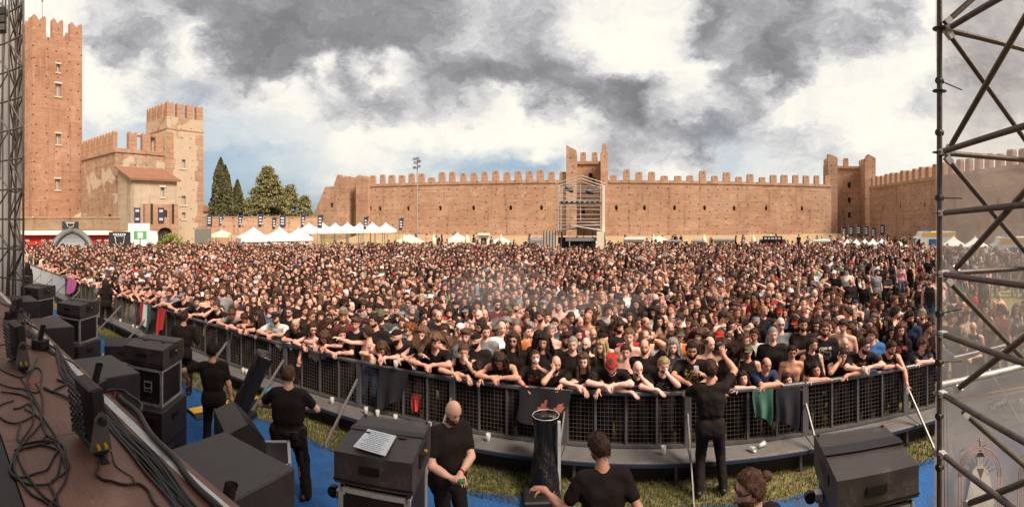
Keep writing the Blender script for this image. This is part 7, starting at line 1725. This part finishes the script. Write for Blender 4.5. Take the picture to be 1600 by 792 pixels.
FRONT = [
    (398, 494, B0, 'lean_down', 'man', dict(hair='short', haircol='dark', top='black'), ' with head bowed over the rail near the leaning blower'),
    (416, 492, B0, 'lean_right', 'woman', dict(hair='long', hat='cap', hatcol='black', kind='tank', top='black', skin=1), ' at the rail beside a red flag'),
    (443, 494, B0, 'lean', 'man', dict(hat='cap', hatcol='black', hair='cropped', top='white_print', beard='beard_short'), ' leaning on the rail, left of bald guard'),
    (455, 487, B2, 'stand', 'man', dict(hair='cropped', glasses=1, top='black', beard='beard_short'), ' standing just behind the yellow bandana'),
    (475, 504, B0, 'hang_left', 'man', dict(hat='bandana', hatcol='beige', beard='beard_long', haircol='brown', top='black', skin=1), ' with an arm hanging down over the barrier'),
    (500, 511, B0, 'lean_left', 'woman', dict(hair='bob', haircol='dark', glasses=1, kind='tank', top='white', skin=2), ' holding the rail'),
    (523, 516, B0, 'lean_low_down', 'woman', dict(hair='long', haircol='brown', kind='tank', top='black'), ' bending over the rail'),
    (545, 519, B0, 'lean_left', 'man', dict(hair='short', haircol='dark', top='black_red_print'), ' leaning on the rail beside the bending woman'),
    (559, 505, B2, 'stand', 'man', dict(hair='quiff', haircol='brown', top='black'), ' standing behind the rail, gaze to the stage'),
    (577, 519, B1, 'arms_out', 'slim', dict(hair='short', haircol='dark', kind='none', skin=2, legs='denim'), ' stretching both arms towards a friend'),
    (588, 499, B2, 'stand_right', 'man', dict(hair='short', haircol='black', top='black', beard='beard_short'), ' right behind the shirtless one'),
    (612, 536, B0, 'lean_low_down', 'woman', dict(hair='long_straight', haircol='brown', kind='tank', top='black', skin=2), ' turned away with long loose locks'),
    (631, 521, B1, 'lean_right', 'man', dict(hat='cap_back', hatcol='black', beard='beard_full', haircol='black', top='black'), ' at the rail left of the cup holder'),
    (664, 521, B1, 'cup', 'woman', dict(hair='frizzy', haircol='light', kind='tank', top='black', skin=4), ' holding a cup to the chest'),
    (690, 527, B0, 'lean_left', 'man', dict(hair='curly', haircol='light', top='black'), ' leaning far onto the rail above a barrier post'),
    (730, 524, B2, 'stand', 'man', dict(hair='quiff', haircol='brown', top='grey', skin=2), ' standing in the second line above the bald bearded man'),
    (733, 543, B0, 'lean_face_left', 'man', dict(hair='bun', haircol='brown', kind='tank', top='black'), ' resting the face on one hand'),
    (746, 530, B2, 'stand_right', 'man', dict(hat='beanie', hatcol='black', beard='beard_full', haircol='black', top='black'), ' behind the one resting the face'),
    (757, 567, B0, 'lean_low_down', 'woman', dict(hair='long_straight', haircol='black', top='black'), ' with face hidden, bent over the rail'),
    (790, 553, B0, 'lean_down', 'man', dict(hair='long', haircol='dark', kind='tank', top='black_white_print', skin=1), ' looking down with both arms over the rail'),
    (804, 530, B2, 'stand', 'man', dict(hair='long', haircol='dark', glasses=1, top='black'), ' behind the one looking down'),
    (837, 557, B0, 'drink', 'man', dict(hair='cropped', haircol='dark', beard='beard_short', top='black_red_print', skin=1), ' drinking from a white can at the rail'),
    (850, 533, B2, 'stand', 'man', dict(hair='frizzy', haircol='black', top='black', skin=1), ' with big frizzy mane in the second line'),
    (873, 561, B0, 'lean_face', 'man', dict(hair='balding', haircol='black', beard='beard_full', top='black'), ' raising a hand beside the printed flag', 22),
    (896, 536, B2, 'stand', 'man', dict(hair='cropped', haircol='grey', top='black', skin=2), ' looking down in the second line'),
    (915, 557, B1, 'lean', 'woman', dict(hair='long_straight', haircol='brown', top='black_gold_print', skin=4), ' at the rail, gaze straight at the stage'),
    (930, 583, B0, 'lean_low_down', 'woman', dict(hair='long', haircol='black', top='black', skin=2), ' bowing the head right down to the rail'),
    (941, 541, B2, 'stand_right', 'woman', dict(hair='long_straight', haircol='blond', top='black', skin=4), ' in profile behind the red cap'),
    (958, 561, B0, 'lean_down', 'man', dict(hat='cap_back', hatcol='red', hair='cropped', beard='beard_full', haircol='brown', top='black_white_print', skin=4), ' slumped on the rail'),
    (978, 548, B2, 'stand', 'slim', dict(hair='short', haircol='dark', kind='none', skin=2), ' standing between the red cap and the bald head'),
    (983, 524, B3, 'stand', 'man', dict(hair='short', haircol='light', kind='none', skin=4), ' broad shouldered in the third line'),
    (997, 568, B0, 'lean_face_left', 'big', dict(beard='beard_short', haircol='light', top='black_white_print', skin=4), ' with two fingers on the brow'),
    (1007, 540, B2, 'head_scratch', 'man', dict(hair='balding', haircol='brown', top='black', beard='beard_short'), ' scratching the head in the second line'),
    (1036, 563, B0, 'lean_face_left', 'man', dict(hair='short', haircol='blond', beard='beard_short', beardcol='light', top='black_white_print', skin=4), ' stroking a beard at the rail'),
    (1051, 540, B2, 'stand', 'woman', dict(hair='bob', haircol='grey', top='charcoal', skin=4), ' in the second line left of the camera operator'),
    (1080, 544, B1, 'cup', 'man', dict(hair='short', haircol='black', beard='beard_full', glasses=1, top='black_gold_print', skin=1), ' laughing with a cup in hand'),
    (1108, 536, B2, 'stand_left', 'man', dict(hair='balding', haircol='brown', kind='none', skin=2), ' above the camera operator'),
    (1128, 541, B2, 'stand_right', 'man', dict(hair='curly', haircol='dark', top='black'), ' just right of the raised camera'),
    (1157, 585, B0, 'lean_low', 'woman', dict(hair='long_straight', haircol='black', top='black', skin=2), ' resting on folded arms right of the camera operator', 0),
    (1167, 548, B2, 'stand', 'man', dict(hat='cap', hatcol='olive', hair='cropped', kind='tank', top='black', skin=1), ' in the second line'),
    (1192, 563, B0, 'lean_cross', 'man', dict(hair='balding', haircol='brown', top='navy', skin=1), ' with arms folded on the rail above a green flag', 15),
    (1206, 521, B3, 'stand', 'man', dict(hair='cropped', haircol='grey', kind='long', top='black', skin=2), ' in the third line'),
    (1218, 501, 8.7, 'stand', 'man', dict(glasses=1, top='grey', skin=4), ' tall and bald in the fourth line'),
    (1226, 591, B0, 'lean_low', 'woman', dict(hair='long', haircol='dark', top='black', skin=2), ' resting the chin on folded arms above a hung jacket'),
    (1236, 549, B2, 'stand', 'slim', dict(hair='short', haircol='black', glasses=1, kind='none', skin=1), ' standing behind the resting girl'),
    (1253, 506, 8.6, 'crossed', 'man', dict(hair='short', haircol='black', beard='beard_short', top='black', skin=1), ' with crossed arms in the fourth line'),
    (1268, 537, B2, 'stand_left', 'woman', dict(hair='ponytail', haircol='dark', kind='tank', top='black', skin=2), ' looking aside behind the smiling one'),
    (1268, 573, B0, 'lean_low', 'woman', dict(hair='long', haircol='black', kind='tank', top='black', skin=1), ' smiling with arms folded on the rail'),
    (1286, 513, B3, 'stand', 'man', dict(hair='short', haircol='brown', glasses=1, beard='beard_full', top='black_white_print'), ' in the third line'),
    (1307, 549, B0, 'lean_face', 'man', dict(hair='short', haircol='black', kind='tank', top='black', skin=1), ' hiding the face behind a hand at the rail'),
    (1318, 536, B2, 'stand', 'man', dict(beard='beard_short', haircol='brown', top='black', skin=2), ' bald, between the hidden face and the gold print'),
    (1341, 535, B0, 'lean_left', 'man', dict(hair='short', haircol='dark', beard='beard_full', glasses=1, top='black_gold_print', skin=2), ' holding a cup over the rail'),
    (1360, 522, B2, 'stand_right', 'man', dict(hair='messy', haircol='brown', top='blue', skin=2), ' in the second line'),
    (1381, 538, B0, 'hang_left', 'man', dict(hair='short', haircol='dark', beard='beard_short', kind='tank', top='black_white_print', skin=1), ' dangling a cup over the rail'),
    (1404, 515, B2, 'stand', 'woman', dict(hair='long', haircol='brown', top='black_red_print', skin=2), ' in the second line near the scaffold'),
    (1431, 535, B0, 'lean_cross', 'slim', dict(hair='messy', haircol='brown', top='charcoal', skin=2), ' with folded arms on the rail beside the scaffold'),
    (1447, 512, B2, 'stand_left', 'man', dict(hair='short', haircol='dark', top='black', skin=1), ' half hidden by the scaffold tube'),
    (1500, 540, B0, 'lean', 'man', dict(hair='short', haircol='dark', top='black'), ' at the rail behind the clear sheet'),
    (1545, 530, B0, 'lean_cross', 'woman', dict(hair='long', haircol='dark', top='black'), ' at the rail, second behind the clear sheet'),
    (1588, 528, B0, 'hang_left', 'man', dict(hair='messy', haircol='brown', kind='tank', top='grey'), ' at the rail, last behind the clear sheet'),
    (336, 471, B1, 'stand', 'man', dict(hair='short', haircol='dark', beard='beard_full', top='black', skin=1), ' behind the rail above the security men'),
    (350, 477, B0, 'lean_face', 'man', dict(hair='short', haircol='brown', top='black', skin=2), ' raising a fist at the rail'),
    (378, 488, B0, 'lean_down', 'man', dict(hair='short', haircol='brown', top='grey', skin=1), ' bowed over the rail right of the security men'),
    (318, 470, B0, 'lean_left', 'man', dict(hair='short', haircol='black', top='black_white_print'), ' at the rail left of the raised fist'),
    (296, 462, B0, 'lean', 'man', dict(hat='cap', hatcol='grey', hair='cropped', top='black'), ' at the rail over the nearer security man'),
    (277, 456, B0, 'lean_cross', 'man', dict(hair='short', haircol='dark', top='grey', beard='beard_short'), ' at the rail beside the hanging red flag'),
]
CUPS = []
for t in FRONT:
    x, y, p, pose, build, look, what = t[:7]
    o, pr, sc, rz = row_person(x, y, p, pose, build, look, what, t[7] if len(t) > 7 else 0)
    if 'cup' in what or 'can' in what.split():
        k = 'L'; w = pr.S[k + 'w'] + pr.S[k + 'h'] * 0.10; M = Matrix.Translation(o.location) @ Matrix.Rotation(rz, 4, 'Z') @ Matrix.Scale(sc, 4); CUPS.append((M @ Vector(w), 'can' in what.split(), x))
cid = {664: 'held by the frizzy haired person in a sleeveless top', 1080: 'held by the laughing person with glasses', 1341: 'held over the rail by the person in gold print', 1381: 'dangling from the hand over the rail', 837: ''}
for p, can, x in CUPS:
    if can:
        o = MB().lathe([(0, 0), (0.03, 0), (0.033, 0.008), (0.033, 0.11), (0.026, 0.122), (0, 0.122)], 12).build('drink_can', [plain('white_can', (0.75, 0.73, 0.70), 0.3)], None, p - Vector((0, 0, 0.05))); o.rotation_euler = (0.5, 0.3, 0); tag(o, 'white and red drink can held at the mouth', 'can'); MB().lathe([(0.0335, 0.03), (0.0335, 0.06)], 12).build('red_band', [REDP], o)
    else: o = cup(p - Vector((0, 0, 0.055)), 'plastic cup ' + cid.get(x, 'in a hand at the rail'), sc=1.05); o['group'] = 'plastic cups in hands'
# the rest of the front row, far along the left
rp = random.Random(21); u = -5.9
lean_set = ['lean', 'lean_cross', 'lean_left', 'lean_right', 'lean_down', 'lean_face', 'hang_left', 'lean_face_left', 'lean_cross', 'cup']
u_used = [inv(BN, fp(t[0], t[2])[0])[0] for t in FRONT if t[2] < 7.6]
REST = []; u = -24.0
while u < 5.2:
    u += rp.uniform(0.40, 0.54)
    if min(abs(u - w) for w in u_used) > 0.36: REST.append((u, rp.uniform(7.44, 7.52), rp.choice(lean_set)))

# ------------------------------------------------------------------ everyone behind the front row
def col_of(P): return XC + F * atan2(P.x, P.y)
pts = []
rows = [7.90 + 0.44 * k for k in range(80)]
for ri, p in enumerate(rows):
    u = -60.0; sp = 0.47 + 0.0025 * ri
    while u < 45:
        u += sp * rp.uniform(0.80, 1.2); q = bar(u + rp.uniform(-0.05, 0.05), p + rp.uniform(-0.16, 0.16)); d = hypot(q.x, q.y); x = col_of(q)
        if not (-60 < x < 1680) or d > 40: continue
        lim = 37.5 + 1.2 * sin(x * 0.02) + (1.5 if x > 1000 else 0)
        if x < 250: lim = 35.0
        if d > lim and rp.random() > 0.35: continue
        if 840 < x < 950 and d > 33.5: continue
        sit = False; dens = 1.0
        if x > 1200:
            t = min(1, (x - 1200) / 150.0)
            if d > 11.6 + 10 * (1 - t): dens = 1 - t * (0.80 if d < 22 else 0.70 if d < 27 else 0.40); sit = rp.random() < 0.62 * t * (1 if d < 27 else 0.3)
            else: dens = 1 - 0.12 * t
        if x < 120: dens = 0.85
        if rp.random() > dens: continue
        if ri < 3 and USED and min((u - a) ** 2 + (p - b_) ** 2 for a, b_ in USED) < 0.36 ** 2: continue
        pts.append((d, q, x, ri, sit))
# scattered walkers towards the walls on the right
for k in range(170):
    x = rp.uniform(600, 1460) if k % 3 else rp.uniform(1290, 1460); d = rp.uniform(39, 60); 
    if 830 < x < 960 and d < 42: continue
    pts.append((d, atd(x, d), x, 99, rp.random() < 0.3))
pts.sort(key=lambda t: t[0])
NEAR = []; FAR = []
budget = 300 - len(FRONT)
rest_in = [(u, p, pose) for (u, p, pose) in REST if -30 < col_of(bar(u, p)) < 1640]
rest_in.sort(key=lambda t: -t[0]); rest_near = rest_in[:34]; rest_far = rest_in[34:]
budget -= len(rest_near)
for t in pts:
    vis = -5 < t[2] < 1462 and t[3] < 90
    (NEAR if vis and len(NEAR) < budget else FAR).append(t)
stand_set = [('stand', 'man'), ('stand_left', 'man'), ('stand_right', 'woman'), ('crossed', 'man'), ('chin', 'man'), ('pockets', 'man'), ('hold_cup', 'man'), ('stand', 'woman'), ('stand_left', 'woman'), ('stand', 'big'), ('clap', 'man'), ('phone', 'woman'), ('crossed', 'woman'), ('raise', 'man'), ('stand_right', 'man'), ('shout', 'man'), ('head_scratch', 'man'), ('stand_right', 'slim')]
wts = [9, 8, 6, 4, 3, 5, 4, 7, 6, 4, 2, 2, 3, 1.6, 8, 2, 2, 5]
posew = {'stand': 'arms down', 'stand_left': 'head turned aside', 'stand_right': 'head turned aside', 'crossed': 'arms crossed', 'chin': 'hand on chin', 'pockets': 'hands at the hips', 'hold_cup': 'one arm forward', 'clap': 'hands together', 'phone': 'both hands raised', 'raise': 'one fist up', 'shout': 'hand at the mouth', 'head_scratch': 'hand on head'}
byrow = {}
for t in NEAR: byrow.setdefault(t[3], []).append(t)
for ri in sorted(byrow):
    for i, (d, q, x, _, sit) in enumerate(sorted(byrow[ri], key=lambda t: t[2])):
        pose, build = rp.choices(stand_set, wts)[0]; look = random_look(rp, build)
        lb = 'person in %s, %s, %s row, %s from the left' % (clothes_words(look), posew[pose], nth(ri + 2), nth(i + 1))
        if len(lb.split()) > 16: lb = 'person in %s, %s row, %s from the left' % (clothes_words(look), nth(ri + 2), nth(i + 1))
        person(proto(pose, build, 0.030), q, pi - atan2(q.x, q.y) + radians(rp.gauss(6, 20)), look, short_label(lb), 'crowd behind the front row', rp.uniform(0.93, 1.06) * (0.96 if build == 'woman' else 1.0))
for i, (u, p, pose) in enumerate(sorted(rest_near, key=lambda t: t[0])):
    build = 'woman' if rp.random() < 0.3 else 'man'; look = random_look(rp, build); q = bar(u, p)
    person(proto(pose, build, 0.026), q, pi - BN * 0.6 - az_of(col_of(q)) * 0.4, look, short_label('person in %s at the rail, %s counted from the far left' % (clothes_words(look), nth(i + 1))), 'crowd along the barrier', rp.uniform(0.94, 1.05))

# ------------------------------------------------------------------ the mass of the crowd: one object, figures placed on points
def mass_figure(i, pose, build, look):
    pr = proto(pose, build, 0.040, coarse=True); g = Geo(); mats = [SKINS[look['skin']], EYE, HM[look['haircol']], LIP, SHOE]
    g.add(pr.body_g.V(), pr.body_g.f, list(pr.body_g.m)); tco = [np.zeros((pr.body_g.n, 3))]
    def put(V, f, m, t=None): mats.append(m); g.add(V, f, len(mats) - 1); tco.append(np.zeros((len(V), 3)) if t is None else t)
    if look['kind'] != 'none': q = pr.shirt_g(look['kind']); put(q[0].V(), q[0].f, CL[look['top']], q[1])
    put(pr.tr_g.V(), pr.tr_g.f, CL[look['legs']])
    R, p = pr.S['HB'], pr.S['H']
    def hd(style, m): h = HAIRS[style]; put(h.V() @ R.T + p, h.f, m)
    if look.get('hair'): hd(look['hair'], HM[look['haircol']])
    if look.get('beard'): hd(look['beard'], HM[look['haircol']])
    if look.get('hat'): hd(look['hat'], CL[look['hatcol']])
    if look.get('glasses'): hd('glasses', SUNG)
    return bpy.data.objects.new('figure_%03d' % i, g.mesh('crowd_figure', mats, np.concatenate(tco)))
FC = bpy.data.collections.new('crowd_figures')
rm = random.Random(77); NS, NL, NSIT = 84, 10, 12
for i in range(NS):
    pose, build = rm.choices(stand_set, wts)[0]; FC.objects.link(mass_figure(i, pose, build, random_look(rm, build)))
for i in range(NL):
    build = 'woman' if i % 3 == 0 else 'man'; FC.objects.link(mass_figure(NS + i, lean_set[i % len(lean_set)], build, random_look(rm, build)))
for i in range(NSIT):
    build = 'woman' if i % 3 == 0 else 'man'; FC.objects.link(mass_figure(NS + NL + i, ['sit', 'sit_back', 'crouch', 'sit'][i % 4], build, random_look(rm, build)))
V, I, Z, S_ = [], [], [], []
for (d, q, x, ri, sit) in FAR:
    V.append(tuple(q)); I.append(rm.randrange(NS) if not sit else NS + NL + rm.randrange(NSIT)); S_.append(min(1.12, max(0.86, rm.gauss(1.0, 0.055))))
    Z.append((pi - atan2(q.x, q.y) + radians(rm.gauss(5, 22))) if (not sit and ri < 90) else rm.uniform(0, 2 * pi))
for (u, p, pose) in rest_far:
    q = bar(u, p); V.append(tuple(q)); I.append(NS + rm.randrange(NL)); S_.append(rm.uniform(0.94, 1.05)); Z.append(pi - BN * 0.6 - az_of(col_of(q)) * 0.4)
me = bpy.data.meshes.new('crowd'); me.from_pydata(V, [], [])
for nm, ty, vals in (('idx', 'INT', I), ('rz', 'FLOAT', Z), ('sc', 'FLOAT', S_)):
    a = me.attributes.new(nm, ty, 'POINT'); a.data.foreach_set('value', vals)
crowd = bpy.data.objects.new('crowd', me); link(crowd); tag(crowd, 'dense festival crowd filling the courtyard behind the nearest rows', 'crowd', kind='stuff')
ng = bpy.data.node_groups.new('crowd_on_points', 'GeometryNodeTree'); ng.interface.new_socket('Geometry', in_out='INPUT', socket_type='NodeSocketGeometry'); ng.interface.new_socket('Geometry', in_out='OUTPUT', socket_type='NodeSocketGeometry')
N = ng.nodes; gi, go = N.new('NodeGroupInput'), N.new('NodeGroupOutput'); ci = N.new('GeometryNodeCollectionInfo'); ci.inputs['Collection'].default_value = FC; ci.inputs['Separate Children'].default_value = True; ci.inputs['Reset Children'].default_value = True
ip = N.new('GeometryNodeInstanceOnPoints'); ip.inputs['Pick Instance'].default_value = True
def na(nm, ty): n = N.new('GeometryNodeInputNamedAttribute'); n.data_type = ty; n.inputs['Name'].default_value = nm; return n.outputs['Attribute']
cx = N.new('ShaderNodeCombineXYZ'); er = N.new('FunctionNodeEulerToRotation'); Lk = ng.links.new
Lk(gi.outputs[0], ip.inputs['Points']); Lk(ci.outputs[0], ip.inputs['Instance']); Lk(na('idx', 'INT'), ip.inputs['Instance Index']); Lk(na('rz', 'FLOAT'), cx.inputs[2]); Lk(cx.outputs[0], er.inputs[0]); Lk(er.outputs[0], ip.inputs['Rotation']); Lk(na('sc', 'FLOAT'), ip.inputs['Scale']); Lk(ip.outputs[0], go.inputs[0])
md = crowd.modifiers.new('figures', 'NODES'); md.node_group = ng
print('crowd: near', len(NEAR), 'front', len(FRONT) + len(rest_near), 'mass', len(V))

# ------------------------------------------------------------------ a drift of cigarette smoke over the crowd
def smoke(x, d, z, r, dens, label):
    mb = MB(); mb.ball((0, 0, 0), r, 20, 12); o = mb.build('smoke', [], None, atd(x, d, z), -az_of(x)); tag(o, label, 'smoke', kind='stuff')
    m = bpy.data.materials.new('smoke_drift'); m.use_nodes = True; t = NT(m.node_tree); m.node_tree.nodes.remove(m.node_tree.nodes['Principled BSDF'])
    co = t.scale(obj_co(t), tuple(1 / q for q in r)); fall = t.sstep(t.vmath('LENGTH', co), 1.0, 0.15); n = t.sstep(t.noise(obj_co(t), 1.3, 4, 0.6, 0.6), 0.25, 0.8)
    pv = t.new('ShaderNodeVolumePrincipled'); pv.inputs['Color'].default_value = (0.95, 0.9, 0.86, 1); t.put(pv.inputs['Density'], t.math('MULTIPLY', t.math('MULTIPLY', fall, n), dens))
    t.l.new(pv.outputs[0], m.node_tree.nodes['Material Output'].inputs['Volume']); o.data.materials.clear(); o.data.materials.append(m)
smoke(772, 11.5, 2.0, (1.7, 1.0, 1.0), 0.42, 'pale drift of smoke hanging over the crowd near the middle'); smoke(905, 11.0, 1.8, (2.2, 1.2, 0.5), 0.30, 'thin low smoke veil over the crowd right of the middle')
# ------------------------------------------------------------------ people working in the pit
def staff(x, ytop, H, pose, build, look, label, rz, dz=0.0, h=0.020, dist=None):
    b = {'man': MAN, 'big': BIG, 'woman': FEM, 'slim': SLIM, 'heavy': dict(girth=0.03)}[build]; p = dict(pose)
    if build == 'woman': p['sw'] = 0.163
    pr = Proto(p, b, h, seed=x); zt = (pr.S['H'][2] + 0.125); sc = H / 1.755
    d = dist or F * (CAMZ - zt * sc - dz) / (ytop - YH); q = atd(x, d)
    off = Matrix.Rotation(rz, 3, 'Z') @ Vector(pr.S['H']) * sc; q = q - Vector((off.x, off.y, 0)); q.z = dz
    o = person(pr, q, rz, look, label, 'crew working in the pit', sc); return o, pr, q
BACK = lambda x, t=0: -az_of(x) + radians(t)
staff(165, 436, 1.72, dict(L=(-0.25, 0.05, 0.95), R=(0.26, 0.05, 0.90), Lf=(-0.16, 0, 0.08), Rf=(0.16, 0.02, 0.08)), 'woman', dict(hair='long', haircol='black', top='black', skin=1), 'person in black with long loose hair, standing on the blue carpet', BACK(165, 10))
staff(43, 410, 1.72, dict(), 'woman', dict(hair='long', haircol='black', top='black', kind='long', skin=1), 'person in black seen from behind beside the left scaffold', BACK(43, -10))
staff(288, 486, 1.80, dict(lean=6, R=(0.18, 0.34, 1.12), hy=-30), 'man', dict(hair='short', haircol='dark', top='black', skin=1, kind='long'), 'security person in black long sleeves behind the flight case', BACK(288, -15))
staff(332, 535, 1.80, dict(L=(-0.42, 0.12, 1.12), Le=(-1, -0.3, -0.2), Lh=(-0.2, 0.4, -0.9), R=(0.27, 0.06, 0.86), hy=-22, side=-3), 'man', dict(hair='short', haircol='black', top='black', skin=1), 'person in a black T-shirt resting a hand on a barrier stay', BACK(332, -5))
o4, p4, q4 = staff(452, 570, 1.84, dict(L=(-0.18, 0.26, 1.12), R=(0.15, 0.28, 1.10), Le=(-1, -0.2, -0.3), Re=(1, -0.2, -0.3), Lf=(-0.14, -0.02, 0.08), Rf=(0.18, 0.10, 0.08), hy=-12), 'heavy', dict(hair='cropped', haircol='brown', top='black', skin=2, legs='black'), 'security person in black uniform with radio belt, seen from behind', BACK(452, -12))
MB().lathe([(0.163, 0.935), (0.166, 0.94), (0.166, 0.985), (0.163, 0.99)], 20).build('belt', [RUB], o4); o4.children[-1].scale = (1.22, 1.0, 1); MB().bevbox((0.20, -0.03, 0.94), (0.06, 0.09, 0.15), 0.012).build('radio_pouch', [RUB], o4); MB().bevbox((0.12, -0.15, 0.95), (0.08, 0.05, 0.10), 0.012).build('belt_pouch', [RUB], o4)
MB().bevbox((0.165, 0.02, 0.60), (0.05, 0.14, 0.18), 0.015).build('leg_pocket', [CL['black']], o4)
o5, p5, q5 = staff(708, 624, 1.86, dict(L=(0.02, 0.30, 1.06), R=(0.10, 0.33, 1.04), Le=(-1, -0.3, -0.3), Re=(1, -0.4, -0.3), Lh=(0.5, 0.8, 0.1), Rh=(-0.4, 0.8, 0.1), hp=-26, hy=8, curl=0.8), 'heavy', dict(beard='beard_full', haircol='brown', top='black', skin=2), 'bald security person in black, looking down at something green in the hands', pi - az_of(708) + radians(28))
M = Matrix.Translation(q5) @ Matrix.Rotation(pi - az_of(708) + radians(28), 4, 'Z') @ Matrix.Scale(1.86 / 1.755, 4); g5 = M @ Vector((0.07, 0.43, 1.07)); mb = MB(); mb.bevbox((0, 0, 0), (0.07, 0.05, 0.035), 0.01).build('green_packet', [plain('green_wrap', (0.05, 0.24, 0.05), 0.4)], None, g5); tag(bpy.data.objects[-1] if False else [o for o in COL.objects if o.name.startswith('green_packet')][0], 'small green packet in the hands of the bald security person', 'packet')
o6, p6, q6 = staff(936, 677, 1.80, dict(L=(-0.52, 0.20, 1.20), Le=(-0.2, -0.4, -1), Lh=(-0.9, 0.3, -0.05), R=(0.30, 0.06, 0.90), hy=28, hp=-14, twist=8, lean=10, curl=0.7), 'man', dict(hair='short', haircol='dark', beard='beard_short', top='black', skin=1), 'person in a black T-shirt reaching out to the wrapped blower', BACK(936, 4), 0.10)
o7, p7, q7 = staff(1110, 562, 1.86, dict(R=(0.19, 0.34, 1.72), Re=(1, -0.1, -0.4), Rh=(-0.2, 0.2, 1), L=(-0.12, 0.36, 1.32), Le=(-1, -0.2, -0.6), Lf=(-0.15, 0, 0.08), Rf=(0.17, 0.05, 0.08), curl=1.0), 'man', dict(hair='short', haircol='dark', top='black', skin=1), 'camera operator in black with one arm raised, facing the crowd', BACK(1110, 3))
M = Matrix.Translation(q7) @ Matrix.Rotation(BACK(1110, 3), 4, 'Z') @ Matrix.Scale(1.86 / 1.755, 4); c7 = empty('camera_body', M @ Vector((0.15, 0.42, 1.82)), BACK(1110), 'small black video camera in the raised hand of the operator', 'camera'); MB().bevbox((0, 0, 0), (0.11, 0.09, 0.085), 0.01).build('housing', [RUB], c7); MB().tube((0, 0.04, 0), (0, 0.13, 0), 0.035, 12).build('lens', [GLASSD], c7)
o8, p8, q8 = staff(1172, 735, 1.80, dict(hy=62, hp=-3, L=(-0.25, 0.2, 1.0)), 'man', dict(hair='bun', haircol='brown', beard='beard_full', glasses=1, top='black', skin=2), 'person with a tied up bun and sunglasses at the bottom edge', BACK(1172, 48), 0.35)
for q, hh, lb in ((q6, 0.10, 'low black riser under the person reaching for the blower'), (q8, 0.35, 'low black riser under the person with the bun')):
    rs_ = empty('crew_riser', (q.x, q.y, 0), -SN, lb, 'riser'); MB().bevbox((0, 0, hh / 2 - 0.005), (0.9, 0.7, hh - 0.012), 0.01).build('box', [CASE], rs_); MB().b2(-0.43, 0.43, -0.33, 0.33, hh - 0.010, hh - 0.003).build('non_slip_top', [RUB], rs_)
